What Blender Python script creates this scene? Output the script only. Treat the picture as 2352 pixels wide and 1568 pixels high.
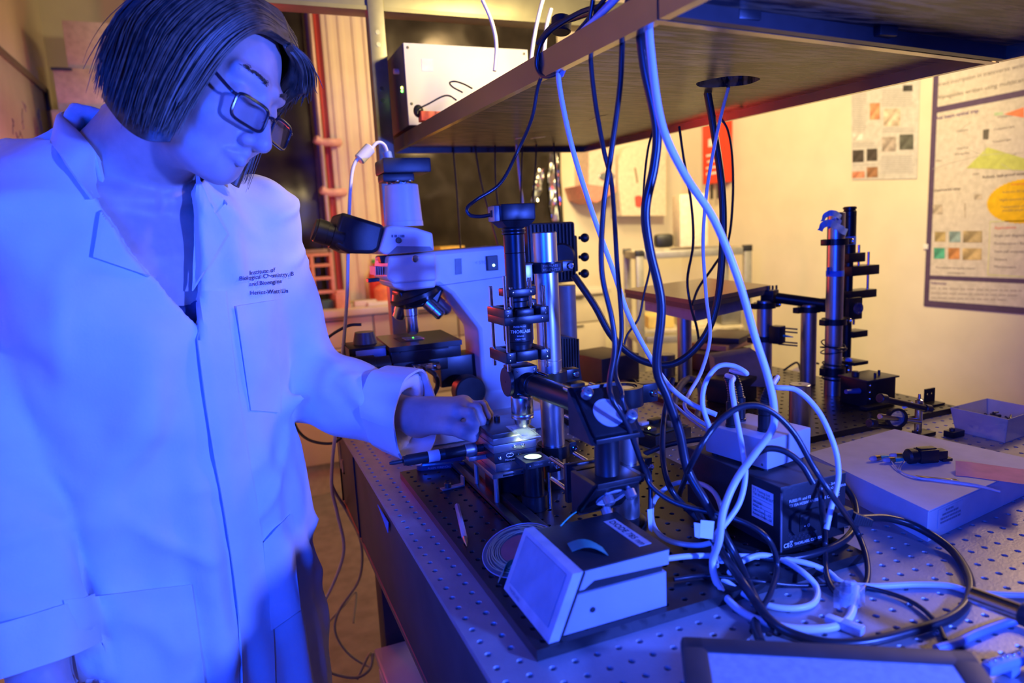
import bpy, bmesh, math, random
import numpy as np
from mathutils import Vector as V, Matrix, noise as mnoise
from mathutils.bvhtree import BVHTree
random.seed(7); np.random.seed(7)
for o in list(bpy.data.objects): bpy.data.objects.remove(o)
SC = bpy.context.scene
COL = SC.collection

# ------------------------------------------------------------------ camera
# optical table: 25 mm hole pitch, top at z = 0.9; x across the table, y along it (away), metres
F = 1570.7; YAW, PITCH, ROLL = .3816, .1549, -.0512
CP = np.array([-.203, -.5656, 1.3257])
_f = np.array([math.sin(YAW)*math.cos(PITCH), math.cos(YAW)*math.cos(PITCH), -math.sin(PITCH)])
_r = np.array([math.cos(YAW), -math.sin(YAW), 0.0]); _u = np.cross(_r, _f)
_c, _s = math.cos(ROLL), math.sin(ROLL)
_r, _u = _c*_r + _s*_u, -_s*_r + _c*_u
cam = bpy.data.cameras.new('camera'); camo = bpy.data.objects.new('camera', cam); COL.objects.link(camo)
cam.sensor_width = 36; cam.sensor_fit = 'HORIZONTAL'; cam.lens = 36*F/2352
cam.clip_start = .02; cam.clip_end = 50
M = Matrix(((_r[0], _u[0], -_f[0], CP[0]), (_r[1], _u[1], -_f[1], CP[1]), (_r[2], _u[2], -_f[2], CP[2]), (0, 0, 0, 1)))
camo.matrix_world = M
cam.dof.use_dof = True; cam.dof.focus_distance = 1.08; cam.dof.aperture_fstop = 3.5
SC.camera = camo

# ------------------------------------------------------------------ world, lights, exposure
w = bpy.data.worlds.new('world'); SC.world = w; w.use_nodes = True
w.node_tree.nodes['Background'].inputs[0].default_value = (.35, .3, .4, 1)
w.node_tree.nodes['Background'].inputs[1].default_value = .006
vs = SC.view_settings
vs.view_transform = 'Standard'; vs.look = 'None'; vs.gamma = 1; vs.use_curve_mapping = False; vs.exposure = 0.0

def lamp(name, kind, loc, target, col, power, size=.2, size_y=None, cone=None, blend=.5):
    L = bpy.data.lights.new(name, kind); L.color = col; L.energy = power
    if kind == 'AREA':
        L.size = size
        if size_y: L.shape = 'RECTANGLE'; L.size_y = size_y
    elif kind == 'SPOT':
        L.spot_size = math.radians(cone); L.spot_blend = blend; L.shadow_soft_size = size
    else: L.shadow_soft_size = size
    o = bpy.data.objects.new(name, L); COL.objects.link(o)
    o.location = loc
    o.rotation_euler = (V(target)-V(loc)).to_track_quat('-Z', 'Y').to_euler()
    return o
lamp('blue_fill_light', 'SPOT', (-.80, -1.0, 1.50), (.28, .5, 1.0), (.0, .052, 1.0), 170, .22, cone=98, blend=.7)
lamp('violet_key_light', 'SPOT', (.66, -.80, 1.29), (-.25, .55, 1.13), (.052, .118, 1.0), 185, .045, cone=78, blend=.85)
lamp('warm_room_light', 'AREA', (2.0, .45, 1.80), (.4, .3, 1.0), (1, .64, .34), 6.5, .3, .3)
lamp('warm_shelf_light', 'SPOT', (.72, .42, 2.02), (.37, 1.22, 1.72), (1, .76, .34), 62, .05, cone=126, blend=.8)
lamp('warm_wall_light', 'SPOT', (1.2, .9, 2.45), (2.87, 2.8, 1.35), (1, .76, .33), 265, .15, cone=82, blend=.7)
lamp('red_back_light', 'POINT', (-.25, 2.3, 1.25), (.6, 3.4, 1), (1, .05, .035), 13, .08)
lamp('warm_back_light', 'AREA', (1.35, 2.2, 2.55), (1.75, 3.6, 1.2), (1, .66, .28), 36, .5)

# ------------------------------------------------------------------ pixel -> place helpers (2352 x 1568 frame)
def _ray(x, y): return _f + _r*(x-1176)/F - _u*(y-784)/F
def Pz(x, y, z=.9): d = _ray(x, y); return CP + d*(z-CP[2])/d[2]
def Px(x, y, v): d = _ray(x, y); return CP + d*(v-CP[0])/d[0]
def Py(x, y, v): d = _ray(x, y); return CP + d*(v-CP[1])/d[1]
def Pd(x, y, v): return CP + _ray(x, y)*v
def depth(p): return float((np.array(p)-CP) @ _f)

# ------------------------------------------------------------------ mesh builder
class MB:
    def __init__(s): s.v = []; s.f = []
    def add(s, vs_, fs):
        n = len(s.v); s.v += [tuple(map(float, q)) for q in vs_]; s.f += [tuple(i+n for i in q) for q in fs]; return s
    def box(s, c, d, R=None, b=0.0):
        hx, hy, hz = d[0]/2, d[1]/2, d[2]/2
        R = R or Matrix.Identity(3); c = V(c)
        if b <= 0:
            vv = [c+R@V((sx*hx, sy*hy, sz*hz)) for sx in (-1, 1) for sy in (-1, 1) for sz in (-1, 1)]
            return s.add(vv, [(0, 1, 3, 2), (4, 6, 7, 5), (0, 4, 5, 1), (2, 3, 7, 6), (0, 2, 6, 4), (1, 5, 7, 3)])
        b = min(b, hx*.9, hy*.9, hz*.9)
        bm = bmesh.new(); bmesh.ops.create_cube(bm, size=1)
        for v in bm.verts: v.co = (v.co.x*d[0], v.co.y*d[1], v.co.z*d[2])
        bmesh.ops.bevel(bm, geom=bm.edges[:], offset=b, segments=2, profile=.6, affect='EDGES')
        bm.verts.index_update()
        vv = [c+R@v.co for v in bm.verts]; ff = [tuple(q.index for q in f.verts) for f in bm.faces]; bm.free()
        return s.add(vv, ff)
    def bb(s, lo, hi, b=0.0):
        return s.box([(lo[i]+hi[i])/2 for i in range(3)], [abs(hi[i]-lo[i]) for i in range(3)], None, b)
    def lathe(s, p, ax, prof, n=24, cap=True):
        ax = V(ax).normalized(); p = V(p)
        a = ax.orthogonal().normalized(); bq = ax.cross(a)
        vv = []; ff = []
        for t, r in prof:
            for k in range(n):
                q = 2*math.pi*k/n
                vv.append(p+ax*t+(a*math.cos(q)+bq*math.sin(q))*max(r, 1e-5))
        for i in range(len(prof)-1):
            for k in range(n):
                k2 = (k+1) % n
                ff.append((i*n+k, i*n+k2, (i+1)*n+k2, (i+1)*n+k))
        if cap:
            ff.append(tuple(range(n-1, -1, -1))); m = (len(prof)-1)*n; ff.append(tuple(m+k for k in range(n)))
        return s.add(vv, ff)
    def cyl(s, p0, p1, r, r1=None, n=24, b=0.0):
        p0 = V(p0); p1 = V(p1); L = (p1-p0).length; r1 = r if r1 is None else r1
        pr = [(0, r-b), (b, r), (L-b, r1), (L, r1-b)] if b > 0 else [(0, r), (L, r1)]
        return s.lathe(p0, p1-p0, pr, n)
    def ring(s, p, ax, ro, ri, h, n=28):
        return s.lathe(p, ax, [(0, ri), (0, ro), (h, ro), (h, ri), (0, ri)], n, False)
    def sph(s, c, r, n=12, sc=(1, 1, 1)):
        vv = []; ff = []
        for i in range(n+1):
            t = math.pi*i/n
            for k in range(2*n):
                q = math.pi*k/n
                vv.append((c[0]+r*sc[0]*math.sin(t)*math.cos(q), c[1]+r*sc[1]*math.sin(t)*math.sin(q), c[2]+r*sc[2]*math.cos(t)))
        for i in range(n):
            for k in range(2*n):
                k2 = (k+1) % (2*n); ff.append((i*2*n+k, (i+1)*2*n+k, (i+1)*2*n+k2, i*2*n+k2))
        return s.add(vv, ff)
    def tube(s, pts, r, n=8, cap=True):
        pts = [V(p) for p in pts]; m = len(pts)
        rr = r if isinstance(r, (list, tuple)) else [r]*m
        T = []
        for i in range(m):
            t = pts[min(i+1, m-1)]-pts[max(i-1, 0)]
            T.append(t.normalized() if t.length > 1e-9 else V((0, 0, 1)))
        a = T[0].orthogonal().normalized(); vv = []
        for i in range(m):
            a = (a-T[i]*a.dot(T[i])); a = a.normalized() if a.length > 1e-9 else T[i].orthogonal().normalized()
            bq = T[i].cross(a)
            for k in range(n):
                q = 2*math.pi*k/n; vv.append(pts[i]+(a*math.cos(q)+bq*math.sin(q))*rr[i])
        ff = []
        for i in range(m-1):
            for k in range(n):
                k2 = (k+1) % n; ff.append((i*n+k, i*n+k2, (i+1)*n+k2, (i+1)*n+k))
        if cap: ff.append(tuple(range(n-1, -1, -1))); ff.append(tuple((m-1)*n+k for k in range(n)))
        return s.add(vv, ff)
    def prism(s, poly, off):
        # poly: list of 3-D points in a plane; off: extrusion vector
        n = len(poly); P = [V(p) for p in poly]; off = V(off)
        vv = P+[p+off for p in P]
        ff = [tuple(range(n-1, -1, -1)), tuple(range(n, 2*n))]+[(i, (i+1) % n, n+(i+1) % n, n+i) for i in range(n)]
        return s.add(vv, ff)
    def sheet(s, rows, th, nrm=None):
        # grid of points, thickened along local normals
        R_, C_ = len(rows), len(rows[0]); g = np.array([[tuple(p) for p in r] for r in rows], float)
        du = np.gradient(g, axis=1); dv = np.gradient(g, axis=0); nn = np.cross(du, dv); nn /= np.linalg.norm(nn, axis=2, keepdims=True)+1e-12
        vv = list((g+nn*th/2).reshape(-1, 3))+list((g-nn*th/2).reshape(-1, 3)); N = R_*C_; ff = []
        for i in range(R_-1):
            for j in range(C_-1):
                a = i*C_+j; ff.append((a, a+1, a+C_+1, a+C_)); ff.append((N+a, N+a+C_, N+a+C_+1, N+a+1))
        bd = [(0, j) for j in range(C_)]+[(i, C_-1) for i in range(1, R_)]+[(R_-1, j) for j in range(C_-2, -1, -1)]+[(i, 0) for i in range(R_-2, 0, -1)]
        bi = [i*C_+j for i, j in bd]
        for k in range(len(bi)):
            a, c = bi[k], bi[(k+1) % len(bi)]; ff.append((a, N+a, N+c, c))
        return s.add(vv, ff)
    def build(s, name, mat, parent=None, smooth=35, loc=None):
        me = bpy.data.meshes.new(name)
        A = np.array(s.v, float).reshape(-1, 3); c = (A.min(0)+A.max(0))/2 if loc is None else np.array(loc, float)
        me.from_pydata([tuple(q) for q in (A-c)], [], s.f)
        bm = bmesh.new(); bm.from_mesh(me); bmesh.ops.recalc_face_normals(bm, faces=bm.faces[:]); bm.to_mesh(me); bm.free()
        if smooth:
            me.shade_smooth(); me.set_sharp_from_angle(angle=math.radians(smooth))
        if mat: me.materials.append(mat)
        o = bpy.data.objects.new(name, me); COL.objects.link(o)
        if parent is not None:
            o.parent = parent; o.location = V(c)-V(wloc(parent))
        else: o.location = c
        return o
def wloc(o):
    p = V(o.location)
    while o.parent is not None: o = o.parent; p = p+V(o.location)
    return p
def thing(name, label, cat, loc=(0, 0, 0), group=None, kind=None):
    o = bpy.data.objects.new(name, None); COL.objects.link(o); o.location = V(loc); o.empty_display_size = .02
    return tag(o, label, cat, group, kind)
def tag(o, label=None, cat=None, group=None, kind=None):
    if label: o['label'] = label
    if cat: o['category'] = cat
    if group: o['group'] = group
    if kind: o['kind'] = kind
    return o
def spline(pts, n=8):
    P = [np.array(p, float) for p in pts]
    if len(P) < 3: return [V(p) for p in P]
    P = [2*P[0]-P[1]]+P+[2*P[-1]-P[-2]]; out = []
    for i in range(1, len(P)-2):
        p0, p1, p2, p3 = P[i-1:i+3]
        for k in range(n):
            t = k/n; out.append(V(.5*((2*p1)+(-p0+p2)*t+(2*p0-5*p1+4*p2-p3)*t*t+(-p0+3*p1-3*p2+p3)*t**3)))
    out.append(V(P[-2])); return out
_fc = {}
def text2d(s, size=1.0, align='LEFT', bold=0.0):
    cu = bpy.data.curves.new('t', 'FONT'); cu.body = s; cu.size = size; cu.align_x = align; cu.offset = bold; cu.resolution_u = 3
    o = bpy.data.objects.new('t', cu); COL.objects.link(o)
    dg = bpy.context.evaluated_depsgraph_get(); me = o.evaluated_get(dg).to_mesh()
    vv = [(v.co.x, v.co.y) for v in me.vertices]; ff = [tuple(p.vertices) for p in me.polygons]
    o.evaluated_get(dg).to_mesh_clear(); bpy.data.objects.remove(o); bpy.data.curves.remove(cu)
    return vv, ff
def lettering(lines, org, ux, uy, size, mat, parent, name='lettering', gap=1.15, align='LEFT', bold=0.0, off=.0006, fit=None):
    """flat print on a surface: org = baseline start of line one, ux/uy unit directions on the surface"""
    ux = V(ux).normalized(); uy = V(uy); uy = (uy-ux*uy.dot(ux)).normalized(); nz = ux.cross(uy); mb = MB()
    for i, ln in enumerate(lines):
        if not ln: continue
        vv, ff = text2d(ln, size, align, bold)
        k = 1.0
        if fit:
            wd = max(v[0] for v in vv)-min(v[0] for v in vv); k = fit/wd if wd > 0 else 1
        mb.add([V(org)+ux*(x*k)+uy*(y-i*gap*size)+nz*off for x, y in vv], ff)
    return mb.build(name, mat, parent, smooth=0)

# ------------------------------------------------------------------ materials
MATS = {}
def mat(name, col, rough=.5, metal=0.0, var=.08, scale=40, bump=0.0, bscale=None, spec=None, emit=None, estr=0, alpha=None, trans=0, coat=0, stretch=None, aniso=0, dirt=None):
    if name in MATS: return MATS[name]
    m = bpy.data.materials.new(name); MATS[name] = m; m.use_nodes = True
    nt = m.node_tree; B = nt.nodes['Principled BSDF']
    B.inputs['Roughness'].default_value = rough; B.inputs['Metallic'].default_value = metal
    if spec is not None: B.inputs['Specular IOR Level'].default_value = spec
    if trans: B.inputs['Transmission Weight'].default_value = trans
    if coat: B.inputs['Coat Weight'].default_value = coat
    if alpha is not None: B.inputs['Alpha'].default_value = alpha
    if emit: B.inputs['Emission Color'].default_value = (*emit, 1); B.inputs['Emission Strength'].default_value = estr
    tc = nt.nodes.new('ShaderNodeTexCoord'); mp = nt.nodes.new('ShaderNodeMapping')
    nt.links.new(tc.outputs['Object'], mp.inputs[0])
    if stretch: mp.inputs['Scale'].default_value = stretch
    nz = nt.nodes.new('ShaderNodeTexNoise'); nz.inputs['Scale'].default_value = scale; nz.inputs['Detail'].default_value = 4
    nt.links.new(mp.outputs[0], nz.inputs['Vector'])
    mx = nt.nodes.new('ShaderNodeMix'); mx.data_type = 'RGBA'
    c2 = dirt if dirt else tuple(max(0, c*(1-2*var)) for c in col); c1 = tuple(min(1, c*(1+var)) for c in col)
    mx.inputs[6].default_value = (*c2, 1); mx.inputs[7].default_value = (*c1, 1)
    rp = nt.nodes.new('ShaderNodeValToRGB'); rp.color_ramp.elements[0].position = .3; rp.color_ramp.elements[1].position = .7
    nt.links.new(nz.outputs[0], rp.inputs[0]); nt.links.new(rp.outputs[0], mx.inputs[0])
    nt.links.new(mx.outputs[2], B.inputs['Base Color'])
    if bump:
        n2 = nt.nodes.new('ShaderNodeTexNoise'); n2.inputs['Scale'].default_value = bscale or scale*4; n2.inputs['Detail'].default_value = 3
        nt.links.new(mp.outputs[0], n2.inputs['Vector'])
        bp = nt.nodes.new('ShaderNodeBump'); bp.inputs['Strength'].default_value = bump; bp.inputs['Distance'].default_value = .002
        nt.links.new(n2.outputs[0], bp.inputs['Height']); nt.links.new(bp.outputs[0], B.inputs['Normal'])
    return m
steel_top = mat('brushed_steel', (.40, .385, .39), .42, .45, .06, 30, .15, 300)
black_an = mat('black_anodised', (.022, .022, .026), .33, .3, .15, 60)
black_pl = mat('black_plastic', (.02, .02, .023), .42, 0, .12, 50, .1, 400)
dark_metal = mat('dark_grey_metal', (.06, .06, .065), .4, .5, .1, 40)
steel = mat('stainless_steel', (.62, .62, .64), .26, 1.0, .05, 30)
steel_post = mat('satin_steel_post', (.55, .55, .57), .34, .95, .04, 25)
chrome = mat('chrome', (.8, .8, .82), .1, 1.0, .02, 10)
grey_al = mat('grey_aluminium', (.42, .42, .44), .4, .8, .06, 40)
white_pl = mat('white_plastic', (.72, .72, .72), .45, 0, .03, 30)
cream_pl = mat('cream_instrument_paint', (.66, .66, .64), .42, 0, .04, 20)
white_cable = mat('white_cable_rubber', (.7, .7, .72), .4, 0, .04, 20)
black_cable = mat('black_cable_rubber', (.02, .022, .03), .32, 0, .1, 20)
grey_cable = mat('grey_cable_rubber', (.35, .35, .38), .42, 0, .05, 20)
ink_black = mat('black_ink', (.015, .015, .02), .6, 0, .02, 20)
ink_white = mat('white_ink', (.8, .8, .8), .6, 0, .02, 20)
paper = mat('white_paper', (.78, .78, .77), .7, 0, .03, 30)
# ================================================================== the room
YB, XR, XL, YF, ZC = 3.65, 2.87, -.95, -2.4, 2.9
wall_m = mat('cream_wall_paint', (.74, .69, .56), .85, 0, .03, 6, .08, 60)
floor_m = mat('grey_vinyl_floor', (.22, .215, .22), .6, 0, .12, 18, .05, 120)
ceil_m = mat('ceiling_tile', (.16, .15, .14), .9, 0, .05, 12)
def struct(name, lo, hi, m, b=0):
    return tag(MB().bb(lo, hi, b).build(name, m), kind='structure')
struct('floor', (XL-.1, YF-.1, -.08), (XR+.1, YB+.1, 0), floor_m)
struct('ceiling', (XL-.1, YF-.1, ZC), (XR+.1, YB+.1, ZC+.08), ceil_m)
struct('wall_back', (XL-.1, YB, 0), (XR+.1, YB+.1, ZC), wall_m)
struct('wall_right', (XR, YF, 0), (XR+.1, YB, ZC), wall_m)
struct('wall_left', (XL-.1, YF, 0), (XL, YB, ZC), wall_m)
struct('wall_front', (XL, YF-.1, 0), (XR, YF, ZC), mat('dark_front_wall', (.06, .06, .07), .9))
struct('baseboard_right', (XR-.015, YF, 0), (XR, YB, .09), mat('grey_baseboard', (.25, .24, .23), .6))

# pillar of the back wall with grooves, between the two blackout sheets
pil = thing('trim_1', 'cream painted pillar between the dark blackout sheets', None, (.5, 3.5, 0)); pil['kind'] = 'structure'
pm = mat('pillar_paint', (.78, .68, .5), .55, 0, .04, 8)
MB().bb((.375, 3.40, .9862), (.645, YB, ZC), .012).build('pillar_core', pm, pil)
for a in (.405, .465, .54, .60): MB().bb((a, 3.392, .9862), (a+.03, 3.402, ZC), .004).build('pillar_rib', pm, pil)
red_light_and_cap = mat('red_light_edge_and_cap', (.75, .08, .06), .5, 0, .05, 10)  # red lamp light painted into the pillar's left edge; also a bottle cap
MB().bb((.345, 3.43, .9862), (.377, YB, ZC), .004).build('pillar_edge', red_light_and_cap, pil)
pole = mat('steel_pole_dull', (.45, .33, .3), .4, .6, .05, 20)
tag(MB().cyl((.318, 3.36, .9865), (.318, 3.36, 2.85), .014).build('drain_pipe', pole), 'thin vertical pipe standing left of the cream pillar', 'pipe')
for x, y, lb in ((752, 325, 'upper of two short pink pegs on the pillar'), (765, 440, 'lower of two short pink pegs on the pillar')):
    c = Py(x, y, 3.36)
    tag(MB().tube(spline([c+np.array((.07, .03, 0)), c+np.array((.02, 0, -.005)), c+np.array((-.03, 0, -.003)), c+np.array((-.065, -.01, .012))], 6), [.022]*19, 10).build('wall_peg', mat('pink_peg_plastic', (.8, .45, .4), .5)), lb, 'peg')

# blackout sheets: glossy black foil with creases
foil = mat('black_blackout_foil', (.035, .03, .025), .24, .25, .2, 8, .25, 14)
def blackout(x0, x1, z0, z1, y, seed, label, amp=.022, deep=None):
    nx, nz = 60, 70; rows = []
    for i in range(nz+1):
        r = []
        for j in range(nx+1):
            x = x0+(x1-x0)*j/nx; z = z0+(z1-z0)*i/nz
            d = amp*(mnoise.noise((x*2.2+seed, z*1.1, seed))+.5*mnoise.noise((x*6+seed, z*3, 1.7))+.35*abs(mnoise.noise((x*3.3, z*4.2+seed, 5))))
            r.append((x, y-.03+d, z))
        rows.append(r)
    return tag(MB().sheet(rows, .004).build('blackout_sheet', foil, smooth=60), label, 'blackout sheet')
blackout(-.52, .300, 1.0, 2.88, 3.55, 3.1, 'dark glossy blackout sheet hanging behind the head of the person')
blackout(.655, 1.83, 1.0, 2.88, 3.52, 9.4, 'dark creased blackout sheet hanging behind the white microscope', .03)
# shiny foil patches taped on the right-hand sheet
silver = mat('crumpled_silver_foil', (.75, .78, .8), .18, 1, .05, 30, .4, 40)
for i, (x0, y0, w_, h_, s_, lb) in enumerate(((1274, 430, .08, .42, 2.2, 'bright crumpled silver foil at the right edge of the dark sheet'), (1236, 425, .06, .2, 4.4, 'small slanting silver foil strip on the dark blackout sheet'), (893, 470, .08, .34, 6.1, 'crumpled silver foil beside the tube of the white microscope'))):
    c = Py(x0, y0, 3.44); rows = []
    for a in range(15):
        rows.append([(c[0]+w_*(b/10-.5)*(1-.6*abs(a/14-.5))+(.05*(a/14-.5) if i == 1 else 0), c[1]+.03*mnoise.noise((a*.35+s_, b*.4, s_)), c[2]+h_*(a/14-.5)) for b in range(11)])
    tag(MB().sheet(rows, .002).build('foil_patch', silver, smooth=40), lb, 'foil')

# ------------------------------------------------------------------ optical table
def hole_plate(mb, x0, y0, nx, ny, z, th, pitch=.025, r=.0034, skip=None, x1=None):
    """top skin with real counterbored holes, cell by cell; then sides and bottom are added by the caller"""
    k = 8
    cs = [(math.cos(2*math.pi*i/k), math.sin(2*math.pi*i/k)) for i in range(k)]
    h = pitch/2
    for i in range(nx):
        for j in range(ny):
            cx, cy = x0+h+i*pitch, y0+h+j*pitch
            if skip and skip(cx, cy):
                mb.add([(cx-h, cy-h, z), (cx+h, cy-h, z), (cx+h, cy+h, z), (cx-h, cy+h, z)], [(0, 1, 2, 3)]); continue
            vv = [(cx+h, cy-h, z), (cx+h, cy+h, z), (cx-h, cy+h, z), (cx-h, cy-h, z)]
            vv += [(cx+c*r*1.22, cy+s*r*1.22, z) for c, s in cs]
            vv += [(cx+c*r, cy+s*r, z-.0009) for c, s in cs]
            vv += [(cx+c*r, cy+s*r, z-.009) for c, s in cs]
            ff = []
            for q in range(4):
                a = 4+(2*q-1) % 8; b = 4+2*q; d = 4+(2*q+1) % 8
                ff.append((q, (q+1) % 4, d, b, a)) if q < 4 else None
            ff = [((q-0) % 4, (q+1) % 4, 4+(2*q+1) % 8, 4+2*q, 4+(2*q-1) % 8) for q in range(4)]
            for q in range(8):
                q2 = (q+1) % 8
                ff.append((4+q, 4+q2, 12+q2, 12+q)); ff.append((12+q, 12+q2, 20+q2, 20+q))
            ff.append(tuple(20+q for q in range(8)))
            mb.add(vv, ff)
    return mb
def raw_build(mb, name, m, parent=None, smooth=30):
    return mb.build(name, m, parent, smooth)
TX0, TX1, TY0, TY1, TZ = -.0125, 1.1875, -1.1, 1.0875, .9
tab = thing('optical_table', 'large optical table with rows of threaded holes and dark side panels', 'table', (.6, .2, 0))
top = MB(); j0 = -14
hole_plate(top, TX0, j0*.025-.0125, 48, 57, TZ, .005, skip=lambda x, y: (.06 < x < .47 and .04 < y < .6) or (.72 < x < 1.15 and .45 < y))
ya = j0*.025-.0125; yb = ya+57*.025
top.add([(TX0, TY0, TZ), (TX1, TY0, TZ), (TX1, ya, TZ), (TX0, ya, TZ)], [(0, 1, 2, 3)])
top.add([(TX0, yb, TZ), (TX1, yb, TZ), (TX1, TY1, TZ), (TX0, TY1, TZ)], [(0, 1, 2, 3)])
e = .0075
top.add([(TX0, TY0, TZ), (TX1, TY0, TZ), (TX1, TY1, TZ), (TX0, TY1, TZ), (TX0, TY0, TZ-e), (TX1, TY0, TZ-e), (TX1, TY1, TZ-e), (TX0, TY1, TZ-e)], [(0, 4, 5, 1), (1, 5, 6, 2), (2, 6, 7, 3), (3, 7, 4, 0), (4, 7, 6, 5)])
topo = raw_build(top, 'top_plate', steel_top, tab)
side_m = mat('dark_brown_table_side', (.055, .042, .036), .5, .1, .2, 14)
MB().bb((TX0+.002, TY0+.002, .712), (TX1-.002, TY1-.002, TZ-e-.0002), .004).build('side_panel', side_m, tab)
MB().bb((TX0+.001, TY0, .700), (TX1-.001, TY1-.001, .712), .002).build('bottom_plate', mat('copper_lit_edge', (.22, .13, .09), .4, .5), tab)  # copper tone stands for light caught along the lower edge, painted in
for y in (1.052, .82): MB().bb((TX0-.0012, y, .714), (TX0+.002, y+.0025, .89)).build('panel_seam', black_pl, tab)
for (a, b2, c, d) in ((1.03, .865, 1.075, .835), (1.0, .83, 1.03, .80), (.99, .80, 1.0, .735)):
    MB().bb((TX0-.001, a, c if c < 1 else .80), (TX0+.0025, a+.012, b2)).build('tape_scrap', mat('pale_tape_scrap', (.5, .42, .36), .7), tab)
q = [Px(x, y, TX0-.0008) for x, y in ((868, 1158), (873, 1170), (884, 1200), (892, 1223), (893, 1200), (880, 1178))]
MB().prism(q, (-.0012, 0, 0)).build('blue_tape', mat('blue_masking_tape', (.10, .25, .55), .7), tab)
leg_m = mat('dark_table_leg', (.05, .048, .05), .5, .3)
for (x, y) in ((.09, 1.035), (1.09, 1.035), (.09, -.9), (1.09, -.9)):
    lg = MB().bb((x-.04, y-.04, .02), (x+.04, y+.04, .70), .004).build('leg', leg_m, tab)
    MB().cyl((x, y, 0), (x, y, .022), .05).build('foot', black_pl, lg)

def breadboard(name, x0, y0, nx, ny, z0, th, label, skip=None):
    mb = MB(); z = z0+th
    hole_plate(mb, x0, y0, nx, ny, z, th, skip=skip)
    x1, y1 = x0+nx*.025, y0+ny*.025
    mb.add([(x0, y0, z), (x1, y0, z), (x1, y1, z), (x0, y1, z), (x0, y0, z0), (x1, y0, z0), (x1, y1, z0), (x0, y1, z0)], [(0, 4, 5, 1), (1, 5, 6, 2), (2, 6, 7, 3), (3, 7, 4, 0), (4, 7, 6, 5)])
    return tag(raw_build(mb, name, mat('black_breadboard', (.028, .027, .03), .32, .35, .12, 40), None), label, 'breadboard')
BZ = .9127
breadboard('breadboard', .04, .016, 18, 24, TZ+.0002, .0125, 'black drilled breadboard carrying the camera tube and the laser box', skip=lambda x, y: False)
breadboard('breadboard', .735, .40, 19, 28, TZ+.0002, .0125, 'black drilled breadboard under the tall post wrapped in blue tape')

# ------------------------------------------------------------------ overhead shelf
shelf_board = mat('dark_wood_laminate', (.19, .13, .065), .3, 0, .2, 7, .4, 24, stretch=(2.2, 15, 4), dirt=(.012, .010, .012), spec=.22)
for n_ in shelf_board.node_tree.nodes:
    if n_.type == 'VALTORGB': n_.color_ramp.elements[0].position = .44; n_.color_ramp.elements[1].position = .60
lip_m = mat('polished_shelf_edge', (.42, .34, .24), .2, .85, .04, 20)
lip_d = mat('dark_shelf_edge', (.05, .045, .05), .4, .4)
def cdt_plate(outer, holes, z0, z1):
    from mathutils.geometry import delaunay_2d_cdt
    pts = []; edges = []
    for lp in [outer]+holes:
        n = len(pts); pts += [V((p[0], p[1])) for p in lp]; edges += [(n+i, n+(i+1) % len(lp)) for i in range(len(lp))]
    vv, ee, ff, *_ = delaunay_2d_cdt(pts, edges, [], 1, 1e-6)
    def inside(p, lp):
        c = False
        for i in range(len(lp)):
            a, b = lp[i], lp[i-1]
            if (a[1] > p[1]) != (b[1] > p[1]) and p[0] < (b[0]-a[0])*(p[1]-a[1])/(b[1]-a[1])+a[0]: c = not c
        return c
    keep = []
    for f in ff:
        cx = sum(vv[i].x for i in f)/len(f); cy = sum(vv[i].y for i in f)/len(f)
        if any(inside((cx, cy), h) for h in holes): continue
        keep.append(tuple(f))
    mb = MB(); n = len(vv)
    zz0 = z0 if callable(z0) else (lambda x, y: z0); zz1 = z1 if callable(z1) else (lambda x, y: z1)
    mb.add([(p.x, p.y, zz0(p.x, p.y)) for p in vv]+[(p.x, p.y, zz1(p.x, p.y)) for p in vv], [f for f in keep]+[tuple(n+i for i in reversed(f)) for f in keep])
    off = 0
    for lp in [outer]+holes:
        m = len(lp)
        for i in range(m):
            a, b = lp[i], lp[(i+1) % m]
            mb.add([(a[0], a[1], zz0(*a[:2])), (b[0], b[1], zz0(*b[:2])), (b[0], b[1], zz1(*b[:2])), (a[0], a[1], zz1(*a[:2]))], [(0, 1, 2, 3)])
    return mb
SFL, SFR, SNL, SNR = Pz(897, 353, 1.573), Pz(1345, 350, 1.573), Pz(1509, 46, 1.533), Pz(2295, 144, 1.533)
def lerp(a, b, t): return np.array(a)+(np.array(b)-np.array(a))*t
def lip_bar(mb, a, b, inward, h=.034, t=.012):
    a, b = np.array(a), np.array(b); i = np.array(inward, float); i /= np.linalg.norm(i)
    mb.prism([a, b, b+i*t, a+i*t], (0, 0, h))
def shelf_z(off):
    # plane through the three corners
    A = np.array([[*SFL[:2], 1], [*SFR[:2], 1], [*SNL[:2], 1]]); k = np.linalg.solve(A, [SFL[2], SFR[2], SNL[2]])
    return lambda x, y: float(k[0]*x+k[1]*y+k[2]+off)
def make_shelf(c, label, holes=()):
    FL, FR, NR, NL = [np.array(p) for p in c]
    t = thing('overhead_shelf', label, 'shelf', tuple((FL+NR)/2))
    cen = (FL+FR+NL+NR)/4
    ins = [p+(cen-p)/np.linalg.norm(cen-p)*.006 for p in (FL, FR, NR, NL)]
    cdt_plate([tuple(p[:2]) for p in ins], list(holes), shelf_z(.016), shelf_z(.034)).build('board', shelf_board, t, smooth=0)
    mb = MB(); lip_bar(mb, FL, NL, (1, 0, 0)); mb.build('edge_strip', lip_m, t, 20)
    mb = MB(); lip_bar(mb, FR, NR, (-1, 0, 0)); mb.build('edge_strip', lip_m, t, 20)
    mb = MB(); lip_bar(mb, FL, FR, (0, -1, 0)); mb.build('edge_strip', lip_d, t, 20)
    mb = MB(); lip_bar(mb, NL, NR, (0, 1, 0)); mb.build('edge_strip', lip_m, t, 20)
    return t
hc = Pz(1672, 182, shelf_z(.016)(.6, .55))
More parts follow.
